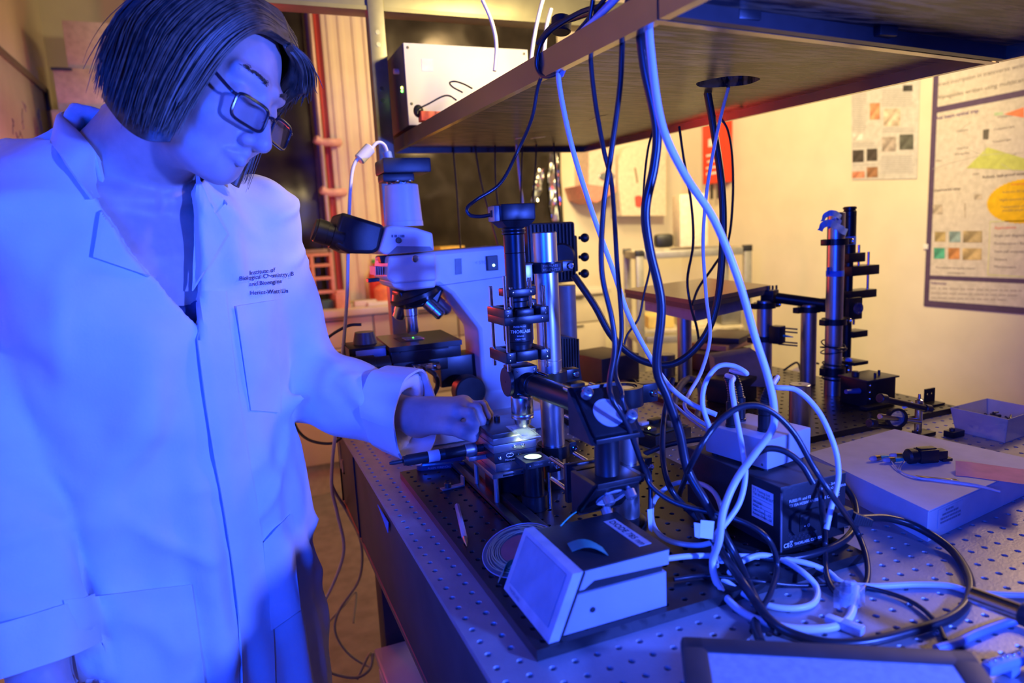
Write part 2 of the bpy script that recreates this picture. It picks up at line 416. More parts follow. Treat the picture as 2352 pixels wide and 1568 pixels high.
hl = [(hc[0]+.052*math.cos(a)*(1+.04*math.sin(5*a)), hc[1]+.05*math.sin(a)*(1+.05*math.cos(3*a))) for a in [2*math.pi*i/28 for i in range(28)]]
shelfA = make_shelf((SFL, SFR, SNR, SNL), 'dark laminate shelf over the far half of the table with a cable hole', [hl])
dl = (SNL-SFL)/np.linalg.norm(SNL-SFL); dr = (SNR-SFR)/np.linalg.norm(SNR-SFR)
g = .004
B1, B2 = SNL+dl*g, SNR+dr*g
shelfB = make_shelf((B1, B2, B2+dr*1.0, B1+dl*1.0), 'dark laminate shelf nearest the camera at the upper right')
for (x, y) in ((1708, 38), (2025, 75)):
    c = Pz(x, y, 1.545); MB().box(c+np.array((0, -.004, 0)), (.03, .014, .012), None, .002).build('clip', black_an, shelfB)
c = Pz(2185, 152, 1.55); MB().box(c, (.016, .03, .01), None, .002).build('clip', black_an, shelfA)
lr = mat('polished_scratch', (.75, .7, .55), .3, .6)
for (x0, y0, x1, y1, w_) in ((1186, 318, 1207, 316, .012), (1220, 318, 1252, 314, .012), (1355, 275, 1372, 268, .006), (1375, 267, 1440, 254, .004)):
    z_ = shelf_z(.0155)(.5, .8); a, b = Pz(x0, y0, z_), Pz(x1, y1, z_); d = np.array((0, w_, 0))
    MB().prism([a-d/2, b-d/2, b+d/2, a+d/2], (0, 0, -.0006)).build('worn_patch', lr if y0 > 300 else black_pl, shelfA)
# uprights of the shelf, far end
up_m = mat('galvanised_upright', (.33, .31, .24), .42, .7, .08, 30)
upr = thing('shelf_upright', 'slotted grey steel upright at the far left corner of the shelf', 'upright', (.20, 1.30, .0))
MB().bb((.19, 1.29, 0), (.232, 1.33, 2.4), .003).build('post', up_m, upr)
for z in (1.86, 1.83, 1.72, 1.69): MB().cyl((.211, 1.2885, z), (.211, 1.2915, z), .006, n=12).build('slot_screw', steel, upr)
tag(MB().bb((-.35, 1.30, 1.915), (1.3, 1.36, 1.99), .004).bb((-.35, 1.2955, 1.915), (1.3, 1.30, 1.925)).build('cross_beam', mat('olive_steel_beam', (.30, .28, .17), .4, .5, .1, 12)), 'olive grey steel beam crossing high above the instrument', 'beam')
# ================================================================== the person
def surface_nets(d, org, h):
    nx, ny, nz = d.shape; s = d < 0
    c = [s[i:nx-1+i, j:ny-1+j, k:nz-1+k] for i in (0, 1) for j in (0, 1) for k in (0, 1)]
    n = np.zeros(c[0].shape, np.int8)
    for q in c: n += q
    act = (n > 0) & (n < 8); idx = np.argwhere(act); vid = -np.ones(act.shape, np.int64); vid[act] = np.arange(len(idx))
    pos = np.zeros((len(idx), 3)); cnt = np.zeros(len(idx)); I, J, K = idx.T
    cor = [(i, j, k) for i in (0, 1) for j in (0, 1) for k in (0, 1)]
    val = {q: d[I+q[0], J+q[1], K+q[2]] for q in cor}
    for a in cor:
        for ax in range(3):
            if a[ax] == 0:
                b = list(a); b[ax] = 1; b = tuple(b); va, vb = val[a], val[b]; m = (va < 0) != (vb < 0)
                t = va[m]/(va[m]-vb[m]); p = np.tile(np.array(a, float), (m.sum(), 1)); p[:, ax] = t
                pos[m] += p; cnt[m] += 1
    P = (idx+pos/cnt[:, None])*h+org; F_ = []
    for ax in range(3):
        sl0 = [slice(1, -1)]*3; sl0[ax] = slice(0, -1); sl1 = [slice(1, -1)]*3; sl1[ax] = slice(1, None)
        m = s[tuple(sl0)] != s[tuple(sl1)]; e = np.argwhere(m)
        o = np.array([1, 1, 1]); o[ax] = 0; e = e+o
        u, w_ = [q for q in range(3) if q != ax]
        def cell(du, dw):
            q = e.copy(); q[:, u] -= du; q[:, w_] -= dw; return vid[q[:, 0], q[:, 1], q[:, 2]]
        quad = np.stack([cell(0, 0), cell(1, 0), cell(1, 1), cell(0, 1)], 1)
        flip = s[e[:, 0], e[:, 1], e[:, 2]] ^ (ax == 1)
        quad[~flip] = quad[~flip][:, ::-1]; F_.append(quad[(quad >= 0).all(1)])
    return P, np.concatenate(F_)
def grid(lo, hi, h):
    n = [int(math.ceil((hi[i]-lo[i])/h))+1 for i in range(3)]
    ax = [lo[i]+h*np.arange(n[i]) for i in range(3)]
    return np.stack(np.meshgrid(*ax, indexing='ij'), -1).astype(np.float32)
def smin(a, b, k): h = np.clip(.5+.5*(b-a)/k, 0, 1); return b+(a-b)*h-k*h*(1-h)
def smax(a, b, k): return -smin(-a, -b, k)
def sd_sph(p, c, r): return np.linalg.norm(p-np.array(c, np.float32), axis=-1)-r
def sd_ell(p, c, r):
    q = p-np.array(c, np.float32); r = np.array(r, np.float32); k0 = np.linalg.norm(q/r, axis=-1); k1 = np.linalg.norm(q/(r*r), axis=-1)
    return k0*(k0-1)/np.maximum(k1, 1e-6)
def sd_cone(p, a, b, ra, rb):
    a = np.array(a, np.float32); b = np.array(b, np.float32); ab = b-a; t = np.clip(((p-a)@ab)/float(ab@ab), 0, 1)
    return np.linalg.norm(p-a-t[..., None]*ab, axis=-1)-(ra+(rb-ra)*t)
def sd_chain(p, pts, rs, k=.02):
    d = None
    for i in range(len(pts)-1):
        e_ = sd_cone(p, pts[i], pts[i+1], rs[i], rs[i+1]); d = e_ if d is None else smin(d, e_, k)
    return d
def np_mesh(name, P, Fq, m, parent, smooth=True):
    me = bpy.data.meshes.new(name); c = (P.min(0)+P.max(0))/2
    me.from_pydata([tuple(q) for q in (P-c)], [], [tuple(int(i) for i in f) for f in Fq]); me.shade_smooth()
    if m: me.materials.append(m)
    o = bpy.data.objects.new(name, me); COL.objects.link(o)
    o.location = V(c)
    if parent is not None: o.parent = parent; o.location = V(c)-wloc(parent)
    return o

skin = mat('skin', (.60, .44, .40), .48, 0, .05, 60, .06, 500)
cloth = mat('white_coat_cotton', (.80, .80, .82), .8, 0, .02, 30, .12, 260)
navy = mat('navy_top_fabric', (.05, .08, .2), .8)
trous = mat('dark_trousers', (.05, .04, .05), .85)
hair_m = mat('brown_hair', (.13, .075, .04), .42, 0, .35, 90)

# frames: torso faces a little right of the camera
TA = math.radians(28); fd = np.array([math.sin(TA), -math.cos(TA), 0]); ld = np.array([math.cos(TA), math.sin(TA), 0])
TC = Pd(376, 950, 1.04); TC[2] = 0
ups = np.array([0, 0, 1.0])
def body(u, v, z): return TC+ld*u+fd*v+ups*z
LSH, LEL, LWR = Pd(578, 515, 1.10), Pd(688, 880, 1.20), Pd(962, 958, 1.12)
RSH, REL, RWR = Pd(24, 462, 1.0), Pd(-6, 920, .90), Pd(82, 1505, .84)
NB = body(-.005, .015, 1.445)                      # neck base
HC = Pd(474, 194, .90)
tl, yw = math.radians(22), math.radians(13)
i2 = lambda a, b: a*_r+b*_u
h_u = i2(math.sin(tl), math.cos(tl)); f2 = i2(math.cos(tl), -math.sin(tl))
h_f = math.cos(yw)*f2+math.sin(yw)*(-_f); h_l = np.cross(h_u, h_f)
HM = np.stack([h_f, h_l, h_u], 1)                  # local -> world
def hw(p): return HC+HM@np.array(p, float)

# ---------------- torso solid used by coat and body
ZP = [.40, .55, .75, .90, 1.05, 1.20, 1.32, 1.385, 1.43, 1.462, 1.495, 1.52]
AP = [.212, .208, .202, .196, .188, .192, .198, .188, .155, .112, .080, .066]
BP = [.165, .158, .150, .144, .138, .138, .130, .118, .100, .086, .074, .064]
VP_ = [0, 0, 0, 0, .005, .012, .010, .004, .002, .004, .008, .012]
def torso_sd(G, grow=0.0):
    q = G-TC.astype(np.float32); u = q@ld.astype(np.float32); v = q@fd.astype(np.float32); z = G[..., 2]; z = z+.14*u*np.clip((z-1.2)/.15, 0, 1)
    a = np.interp(z, ZP, AP).astype(np.float32)+grow; b = np.interp(z, ZP, BP).astype(np.float32)+grow; v = v-np.interp(z, ZP, VP_).astype(np.float32)
    n = 2.3
    k0 = (np.abs(u/a)**n+np.abs(v/b)**n)**(1/n); k1 = np.sqrt((u/a**2)**2+(v/b**2)**2)/np.maximum(np.sqrt((u/a)**2+(v/b)**2), 1e-5)
    d = (k0-1)/np.maximum(k1, 1e-5)*.92
    return np.maximum(d, np.maximum(z-1.525, .40-z))
def off(a, b, t): return np.array(a)+(np.array(b)-np.array(a))*t
H = .0056
lo = np.minimum.reduce([LSH, LEL, LWR, RSH, REL, RWR, body(-.26, .2, .42), body(.26, -.2, .42), body(-.26, -.2, .42), body(.26, .2, .42)])-.09; lo[2] = .42
hi = np.maximum.reduce([LSH, LEL, LWR, RSH, REL, RWR, body(-.26, .2, .42), body(.26, -.2, .42), body(-.26, -.2, .42), body(.26, .2, .42)])+.09; hi[2] = 1.56
G = grid(lo, hi, H)
dT = torso_sd(G)
Lin = body(.10, .0, 1.395); Rin = body(-.10, .0, 1.435)
LCUF = off(LEL, LWR, .90); RCUF = off(REL, RWR, .98)
dL = sd_chain(G, [Lin, LSH, off(LSH, LEL, .5), LEL, off(LEL, LWR, .45), LWR+(LWR-LEL)*.1], [.05, .066, .066, .062, .056, .062], .03)
dR = sd_chain(G, [Rin, RSH, off(RSH, REL, .5), REL, off(REL, RWR, .5), RWR+(RWR-REL)*.1], [.05, .068, .066, .066, .060, .062], .03)
kk = np.interp(G[..., 2], [1.12, 1.30], [.007, .035]).astype(np.float32); dd = smin(smin(dT, dL, kk), dR, kk)
# drapes and creases
def rnd_noise(p, f, seed):
    x, y, z = p[..., 0]*f, p[..., 1]*f, p[..., 2]*f
    return (np.sin(x*1.7+y*.9+seed)*np.sin(y*1.3-z*1.1+seed*2.1)+np.sin(z*1.9+x*.7+seed*.7)*np.sin(x*1.2-y*1.6+seed*1.3))*.5
def crease(G, a, b, wd, amp):
    i0, i1 = box_ix(a, b, wd*2.6); sl = tuple(slice(i0[k], i1[k]) for k in range(3))
    if min(i1-i0) <= 0: return
    e_ = sd_cone(G[sl], a, b, 0, 0); dd[sl] -= amp*np.exp(-(e_/wd)**2)
def box_ix(a, b, m, lo_=None, h_=None, shp=None):
    lo_ = lo if lo_ is None else lo_; h_ = H if h_ is None else h_; shp = dd.shape if shp is None else shp
    i0 = np.clip(np.floor((np.minimum(a, b)-m-lo_)/h_).astype(int), 0, shp); i1 = np.clip(np.ceil((np.maximum(a, b)+m-lo_)/h_).astype(int)+1, 0, shp); return i0, i1
q = G-TC.astype(np.float32); uu = q@ld.astype(np.float32); vv_ = q@fd.astype(np.float32); zz = G[..., 2]
ang = np.arctan2(uu, vv_)
low = np.clip((1.12-zz)/.35, 0, 1)*np.clip((dT+.06)/.05, 0, 1)
dd -= low*(.0085*np.sin(ang*9+1.2+2.0*zz)+.0050*np.sin(ang*17+zz*5))
dd -= .0065*rnd_noise(G, 14, 1.0)+.0032*rnd_noise(G, 31, 4.0)
def ridged(ph, s_): return np.exp(-(np.sin(ph)/s_)**2)
n6 = rnd_noise(G, 7, 2.3)
for ca, wl_, seed, amp in ((.75, .19, 1.1, .0105), (-.6, .16, 3.7, .0095), (.2, .13, 6.2, .0065)):
    ph = (zz*math.cos(ca)+uu*math.sin(ca))*math.pi/wl_+2.2*n6+seed
    dd -= amp*np.clip(rnd_noise(G, 9, seed*2.7)*1.6+.15, 0, 1)*ridged(ph, .38)
    del ph
del n6
S_ = lambda x, y, d_: Pd(x, y, d_)
for a, b, wd, amp in (
    (S_(700, 700, 1.05), S_(640, 740, 1.0), .015, .010), (S_(735, 705, 1.1), S_(660, 700, 1.02), .011, -.007),
    (S_(655, 930, 1.08), S_(740, 905, 1.08), .016, .010), (S_(740, 880, 1.1), S_(815, 930, 1.05), .013, -.008), (S_(800, 870, 1.1), S_(830, 950, 1.06), .014, .008),
    (S_(700, 960, 1.1), S_(860, 1010, 1.05), .010, -.006), (S_(770, 850, 1.12), S_(700, 910, 1.08), .012, .007), (S_(870, 905, 1.1), S_(850, 990, 1.05), .012, -.007),
    (S_(100, 560, .93), S_(115, 880, .93), .013, -.015), (S_(100, 850, .93), S_(215, 790, .90), .016, -.012), (S_(120, 620, .9), S_(160, 760, .9), .02, .008),
    (S_(230, 700, .9), S_(150, 850, .9), .02, .009), (S_(0, 730, .86), S_(90, 745, .84), .018, .006), (S_(0, 800, .86), S_(80, 850, .84), .02, -.006), (S_(40, 1080, .9), S_(110, 1010, .9), .016, .009),
    (S_(0, 1230, .88), S_(100, 1200, .86), .016, -.009), (S_(20, 1290, .88), S_(110, 1300, .86), .014, .008), (S_(10, 1380, .86), S_(60, 1430, .84), .016, -.010),
    (S_(330, 780, .88), S_(350, 1050, .88), .022, .008), (S_(300, 1000, .88), S_(240, 1180, .88), .022, .009), (S_(360, 1060, .88), S_(250, 1160, .88), .02, -.009),
    (S_(250, 560, .9), S_(300, 700, .9), .02, .006), (S_(640, 1230, .93), S_(570, 1420, .92), .018, -.008), (S_(600, 1210, .93), S_(560, 1350, .92), .014, .006), (S_(680, 1060, .96), S_(660, 1200, .95), .016, -.006),
    (S_(520, 470, .98), S_(545, 620, .97), .014, .006), (S_(610, 640, 1.0), S_(620, 500, 1.02), .012, -.006), (S_(590, 700, .98), S_(650, 900, .99), .016, -.005)):
    crease(G, a, b, wd*1.15, amp*(1.6 if amp > 0 else 1.0))
# shell: hollow, V opening at the front, open sleeves, open hem
shell = np.maximum(dd, -(dd+.0175))
n_, z0_ = 1, 0
vz = np.interp(zz, [.0, 1.225, 1.27, 1.33, 1.40, 1.5], [.0, .0, .022, .046, .064, .085]).astype(np.float32)
wedge = np.maximum(np.maximum(uu-.004-.45*vz, -1.4*vz-uu), -(vv_-.0))                 # front V
wedge = np.maximum(wedge, 1.225-zz)
neck_hole = sd_cone(G, NB-ups*.03, off(NB, HC, .8), .068, .066)
shell = np.maximum(shell, -wedge); shell = np.maximum(shell, -neck_hole)
wl = (LWR-LEL)/np.linalg.norm(LWR-LEL); wr = (RWR-REL)/np.linalg.norm(RWR-REL)
cutL = ((G-LCUF.astype(np.float32))@wl.astype(np.float32)); cutL = np.where(dL < .05, cutL, -1)
cutR = ((G-RCUF.astype(np.float32))@wr.astype(np.float32)); cutR = np.where((dR < .05) & (dT > 0.02), cutR, -1)
shell = np.maximum(shell, np.maximum(cutL, cutR)); shell = np.maximum(shell, .45-zz)
shell = np.pad(shell, 1, constant_values=1.0)
cP, cF = surface_nets(shell, lo-H, H)
del shell, wedge, neck_hole, cutL, cutR

# ---------------- skin: head, neck, chest and arms under the coat, one continuous surface
h2 = .003
lo2 = np.minimum(np.minimum(HC-.15, NB-np.array([.16, .16, .30])), HC-.15); hi2 = np.maximum(HC+.15, NB+np.array([.16, .16, .05]))
G2 = grid(lo2, hi2, h2)
fb0, fb1 = box_ix(HC-.135, HC+.135, .0, lo2, h2, G2.shape[:3]); fsl = tuple(slice(fb0[k], fb1[k]) for k in range(3))
L = (G2[fsl]-HC.astype(np.float32))@HM.astype(np.float32)
d = sd_ell(L, (-.006, 0, .032), (.092, .075, .088))
d = smin(d, sd_ell(L, (.034, 0, -.030), (.058, .060, .074)), .03)
d = smin(d, sd_ell(L, (.036, 0, -.078), (.042, .043, .034)), .025)
d = smin(d, sd_cone(L, (.0, -.052, -.055), (.055, -.022, -.096), .018, .014), .025); d = smin(d, sd_cone(L, (.0, .052, -.055), (.055, .022, -.096), .018, .014), .025)
d = smin(d, sd_sph(L, (.068, 0, -.099), .0165), .018)
for sg in (-1, 1):
    d = smin(d, sd_sph(L, (.058, sg*.040, -.036), .024), .02)
    d = smin(d, sd_cone(L, (.088, sg*.012, .020), (.076, sg*.045, .022), .009, .009), .014)
    d = smax(d, -sd_sph(L, (.103, sg*.031, -.002), .0145), .012)
    d = smin(d, sd_sph(L, (.0755, sg*.0315, -.003), .0142), .004)
    d = smin(d, sd_cone(L, (.091, sg*.016, -.004), (.0885, sg*.042, -.008), .0016, .0016), .003)
    d = smin(d, sd_sph(L, (.0975, sg*.0125, -.0515), .0085), .006)
    d = smax(d, -sd_sph(L, (.1025, sg*.007, -.0615), .0042), .004)
d = smin(d, sd_cone(L, (.088, 0, .006), (.1115, 0, -.046), .0085, .0105), .010)
d = smin(d, sd_sph(L, (.1130, 0, -.0495), .0100), .006)
d = smin(d, sd_cone(L, (.091, 0, -.058), (.091, 0, -.064), .008, .008), .01)
for sg in (-1, 1):
    d = smin(d, sd_cone(L, (.0945, 0, -.0685), (.0835, sg*.0225, -.0735), .0052, .0022), .004)
    d = smin(d, sd_cone(L, (.0925, 0, -.0790), (.0825, sg*.0200, -.0755), .0062, .0022), .004)
    d = smax(d, -sd_cone(L, (.1005, 0, -.0738), (.0880, sg*.0245, -.0752), .0012, .0012), .002)
# neck and chest
nk = sd_cone(G2, HC+HM@np.array((-.022, 0, -.055)), NB+np.array([0, 0, .0]), .056, .060)
nk = smin(nk, sd_cone(G2, HC+HM@np.array((-.030, 0, -.06)), NB-fd*.02+ups*.0, .050, .056), .03)
ch = torso_sd(G2, -.036)
ch = np.maximum(ch, .0*ch+(lo2[2]+.02-G2[..., 2]))
sk = smin(nk, ch, .03)
for sg in (-1, 1): sk = smin(sk, sd_cone(G2, body(sg*.015, .085, 1.395), body(sg*.12, .06, 1.415), .008, .009), .02)
d_full = sk; d_full[fsl] = smin(d, sk[fsl], .022); d = d_full
d = np.pad(d, 1, constant_values=1.0)
sP, sF = surface_nets(d, lo2-h2, h2)
del G2, L

# ---------------- left hand on the stage, right hand hanging
def hand_sd(Gh, wr, fore, kn, fingers, thumb):
    d = sd_cone(Gh, fore, wr, .032, .027)
    for a, b in kn: d = smin(d, sd_cone(Gh, wr, a, .022, .0125), .02)
    for i in range(len(kn)-1): d = smin(d, sd_cone(Gh, kn[i][0], kn[i+1][0], .0115, .0115), .012)
    for pts, r in fingers:
        d = smin(d, sd_chain(Gh, pts, [r, r*.95, r*.88, r*.78], .003), .004)
    d = smin(d, sd_chain(Gh, thumb[0], [.019, .0125, .0105, .009], .01), .010)
    return d
wr = LWR; A = lambda x, y, dp: Pd(x, y, dp)
kn = [(A(1046, 944, 1.078), 0), (A(1058, 936, 1.094), 0), (A(1064, 931, 1.112), 0), (A(1064, 932, 1.130), 0)]
fing = [([A(1046, 944, 1.078), A(1079, 948, 1.062), A(1090, 974, 1.064), A(1087, 997, 1.070)], .0090),
        ([A(1058, 936, 1.094), A(1094, 938, 1.084), A(1105, 965, 1.087), A(1101, 990, 1.092)], .0093),
        ([A(1064, 931, 1.112), A(1105, 931, 1.108), A(1117, 956, 1.110), A(1113, 980, 1.112)], .0088),
        ([A(1064, 932, 1.130), A(1110, 929, 1.130), A(1123, 950, 1.132), A(1120, 970, 1.132)], .0078)]
thumb = ([A(975, 972, 1.10), A(1032, 978, 1.068), A(1062, 989, 1.058), A(1086, 1003, 1.062)], 0)
pts_ = [wr]+[k[0] for k in kn]+[p for f_, r in fing for p in f_]+thumb[0]
lo3 = np.min(pts_, 0)-.05; hi3 = np.max(pts_, 0)+.05; h3 = .002
G3 = grid(lo3, hi3, h3); fore = off(LWR, LEL, .35)
dh = hand_sd(G3, wr, fore, kn, fing, thumb); dh = np.pad(dh, 1, constant_values=1.0); hP, hF = surface_nets(dh, lo3-h3, h3)
# right hand below the cuff
rw = RWR; dn = wr_dir = (RWR-REL)/np.linalg.norm(RWR-REL)
kn = []; fing = []
for i in range(4):
    o_ = ld*(.030-.02*i)+fd*(.01)
    k0 = rw+dn*.085+o_*1.0; kn.append((k0, 0)); l_ = (.040, .044, .041, .033)[i]
    fing.append(([k0, k0+dn*l_+fd*.004, k0+dn*l_*1.6-fd*.004, k0+dn*l_*2.1-fd*.016], (.0090, .0093, .0088, .0078)[i]))
thumb = ([rw+dn*.02+fd*.018, rw+dn*.055+fd*.035+ld*.02, rw+dn*.085+fd*.04+ld*.025, rw+dn*.108+fd*.038+ld*.022], 0)
pts_ = [rw]+[p for f_, r in fing for p in f_]+thumb[0]
lo3 = np.min(pts_, 0)-.05; hi3 = np.max(pts_, 0)+.05; h3 = .003
G3 = grid(lo3, hi3, h3); dh = hand_sd(G3, rw, off(RWR, REL, .3), kn, fing, thumb); dh = np.pad(dh, 1, constant_values=1.0); h2P, h2F = surface_nets(dh, lo3-h3, h3)
# limbs under the clothes (coarse)
lo4 = np.minimum(lo, body(0, 0, 0)-.3); lo4[2] = .03; hi4 = hi.copy(); hi4[2] = 1.36; h4 = .014
G4 = grid(lo4, hi4, h4)
d4 = torso_sd(G4, -.045); d4 = smin(d4, sd_chain(G4, [Lin-ups*.03, LSH, LEL, LWR], [.04, .042, .038, .026], .02), .02); d4 = smin(d4, sd_chain(G4, [Rin-ups*.03, RSH, REL, RWR], [.04, .042, .038, .026], .02), .02)
for sg in (-1, 1): d4 = smin(d4, sd_chain(G4, [body(sg*.09, 0, .85), body(sg*.10, .01, .48), body(sg*.10, -.02, .10)], [.085, .055, .04], .02), .03)
d4 = np.pad(d4, 1, constant_values=1.0); bP, bF = surface_nets(d4, lo4-h4, h4)
allP = np.concatenate([sP, hP, h2P, bP]); n1, n2_, n3 = len(sP), len(sP)+len(hP), len(sP)+len(hP)+len(h2P)
allF = np.concatenate([sF, hF+n1, h2F+n2_, bF+n3])
person = np_mesh('person', allP, allF, skin, None)
tag(person, 'person in a white lab coat and glasses leaning over the optical table', 'person')
coat = np_mesh('lab_coat', cP, cF, cloth, person)
# trousers and shoes
tr = sd_chain(G4, [body(-.09, 0, .9), body(-.10, .01, .48), body(-.10, -.02, .09)], [.10, .085, .075], .02); tr = smin(tr, sd_chain(G4, [body(.09, 0, .9), body(.10, .01, .48), body(.10, -.02, .09)], [.10, .085, .075], .02), .02)
tr = np.pad(np.maximum(tr, .055-G4[..., 2]), 1, constant_values=1.0); tP, tF = surface_nets(tr, lo4-h4, h4)
np_mesh('trousers', tP, tF, trous, person)
for sg in (-1, 1):
    c = body(sg*.10, .03, 0); a = math.atan2(fd[1], fd[0]); mb = MB()
    prof = [(-.10, .030, .06), (-.06, .038, .075), (0, .04, .07), (.07, .045, .05), (.12, .040, .04), (.15, .02, .03)]
    rows = []
    for t_, w_, hh in prof: rows.append([c+fd*t_+ld*w_*math.cos(k*math.pi/8)+ups*(hh*math.sin(k*math.pi/8)+.001) for k in range(9)])
    vv = [p for r in rows for p in r]; ff = [(i*9+j, i*9+j+1, (i+1)*9+j+1, (i+1)*9+j) for i in range(5) for j in range(8)]+[tuple(range(9)), tuple(range(53, 44, -1))]+[tuple([i*9 for i in range(6)]+[i*9+8 for i in range(5, -1, -1)])]
    mb.add(vv, ff).build('shoe', black_pl, person)
del G, G4

# ---------------- things laid on the coat: lapels, collar, placket, pockets, lettering
dg = bpy.context.evaluated_depsgraph_get()
BV = BVHTree.FromPolygons([tuple(p) for p in cP], [tuple(int(i) for i in f) for f in cF])
tsP = None
def solid_hit(x, y, dflt=None):
    r_ = BV.ray_cast(V(CP), V(_ray(x, y)).normalized())
    return r_
def drape(poly, lift=.004, th=.0025, n=26, name='patch', m=cloth, parent=coat, curl=None, smoothit=2):
    """cloth patch following the coat under an outline; poly = outline in picture coordinates of the fabric, 4 corners"""
    a, b, c, d_ = [np.array(p, float) for p in poly]; rows = []
    for i in range(n):
        r_ = []
        for j in range(n):
            u_, v_ = j/(n-1), i/(n-1); q_ = (a*(1-u_)+b*u_)*(1-v_)+(d_*(1-u_)+c*u_)*v_
            hit = BV.ray_cast(V(CP), V(_ray(*q_)).normalized())
            r_.append(None if hit[0] is None else np.array(hit[0]))
        rows.append(r_)
    dp = np.array([[np.nan if p is None else depth(p) for p in r_] for r_ in rows]); med = np.nanmedian(dp)
    dp = np.where(np.isnan(dp) | (dp > med+.055), np.nan, dp)
    if np.isnan(dp).any():
        ok = np.argwhere(~np.isnan(dp))
        for i, j in np.argwhere(np.isnan(dp)):
            w_ = 1/((ok[:, 0]-i)**2+(ok[:, 1]-j)**2+.01)**2; dp[i, j] = (dp[ok[:, 0], ok[:, 1]]*w_).sum()/w_.sum()
    for _ in range(smoothit):
        e_ = np.pad(dp, 1, mode='edge'); dp = np.minimum(dp, (e_[:-2, 1:-1]+e_[2:, 1:-1]+e_[1:-1, :-2]+e_[1:-1, 2:])/4+.0015)*.5+.5*(e_[:-2, 1:-1]+e_[2:, 1:-1]+e_[1:-1, :-2]+e_[1:-1, 2:])/4
    out = []
    for i in range(n):
        r_ = []
        for j in range(n):
            u_, v_ = j/(n-1), i/(n-1); q_ = (a*(1-u_)+b*u_)*(1-v_)+(d_*(1-u_)+c*u_)*v_
            k = lift+(curl(u_, v_) if curl else 0)
            r_.append(Pd(q_[0], q_[1], dp[i, j]-k))
        out.append(r_)
    return MB().sheet(out, th).build(name, m, parent, smooth=50)
# collar, lapels, placket, pockets
top_g = grid(body(0, 0, 1.0)-np.array([.2, .2, 0]), body(0, 0, 1.30)+np.array([.2, .2, 0]), .008)
tdd = torso_sd(top_g, -.033); tdd = np.maximum(tdd, -(tdd+.012)); zt = top_g[..., 2]-(1.275-.02*np.cos(30*((top_g-TC.astype(np.float32))@ld.astype(np.float32)))); tdd = np.maximum(tdd, zt)
tP, tF = surface_nets(np.pad(tdd, 1, constant_values=1.0), body(0, 0, 1.0)-np.array([.2, .2, 0])-.008, .008); np_mesh('top', tP, tF, navy, person)
lap = drape([(234, 470), (284, 452), (441, 668), (214, 590)], .006, .003, name='lapel', curl=lambda u, v: .006*u*(1-v))
drape([(452, 396), (486, 474), (521, 537), (442, 668)], .006, .003, name='lapel', curl=lambda u, v: .005*u*(1-v))
def hitp(x, y, lift):
    h_ = BV.ray_cast(V(CP), V(_ray(x, y)).normalized())[0]
    return Pd(x, y, (depth(h_) if h_ is not None else 1.0)-lift)
ci = [hitp(284, 453, .010), Pd(226, 362, .885), Pd(182, 306, .895), Pd(140, 262, .925), Pd(200, 255, 1.03), Pd(262, 257, 1.07), Pd(340, 290, 1.095), Pd(415, 345, 1.07), Pd(447, 375, 1.03), hitp(452, 392, .012)]
co = [hitp(211, 457, .010), hitp(172, 405, .010), hitp(140, 358, .012), hitp(118, 322, .012), Pd(165, 330, 1.06), Pd(245, 335, 1.12), Pd(345, 350, 1.15), Pd(455, 390, 1.12), Pd(500, 415, 1.05), hitp(522, 470, .010)]
ci = spline(ci, 6); co = spline(co, 6); rows = []
for i in range(9):
    t = i/8; rows.append([np.array(a)*(1-t)+np.array(b)*t+ups*.012*math.sin(math.pi*t)*(1-t) for a, b in zip(ci, co)])
MB().sheet(rows, .003).build('collar', cloth, coat, 60)
rows = []
for i in range(6):
    t = i/5; rows.append([np.array(a)-ups*.05*t+(np.array(NB)-np.array(a))*np.array((1, 1, 0))*.12*t for a in ci[6:-6]])
MB().sheet(rows, .003).build('collar_stand', cloth, coat, 60)
# front edge (overlapping placket) as a run of short strips
pl = [(441, 668), (447, 730), (461, 840), (476, 950), (494, 1060), (511, 1150), (530, 1270), (547, 1400), (553, 1500), (556, 1590)]
rows = []
for i, (x, y) in enumerate(spline([(a, b, 0) for a, b in pl], 6)[j][:2] for j in range(len(pl)*6-5)):
    r_ = []; d0 = None
    for k in range(9):
        xx = x+k*9.5; hit = BV.ray_cast(V(CP), V(_ray(xx, y)).normalized())
        dpt = depth(hit[0]) if hit[0] is not None else d0
        d0 = dpt; r_.append((xx, y, dpt, k))
    rows.append([Pd(a, b, c-(.0065 if k < 2 else .0065*(1-(k-2)/7)+.0008)) for a, b, c, k in r_ if c is not None])
n_ = min(len(r) for r in rows); g_ = np.array([[tuple(p) for p in r[:n_]] for r in rows])
for _ in range(2): g_[1:-1] = (g_[:-2]+2*g_[1:-1]+g_[2:])/4
MB().sheet(g_, .003).build('placket', cloth, coat, 60)
drape([(542, 703), (636, 688), (643, 947), (576, 942)], .003, .002, name='chest_pocket', curl=lambda u, v: .004*(1-v)**4)
drape([(146, 1378), (440, 1342), (470, 1570), (185, 1570)], .003, .002, name='side_pocket', curl=lambda u, v: .007*(1-v)**5*math.sin(math.pi*u))
drape([(605, 1246), (668, 1180), (690, 1400), (620, 1450)], .003, .002, name='side_pocket', curl=lambda u, v: .006*(1-v)**5*math.sin(math.pi*u))
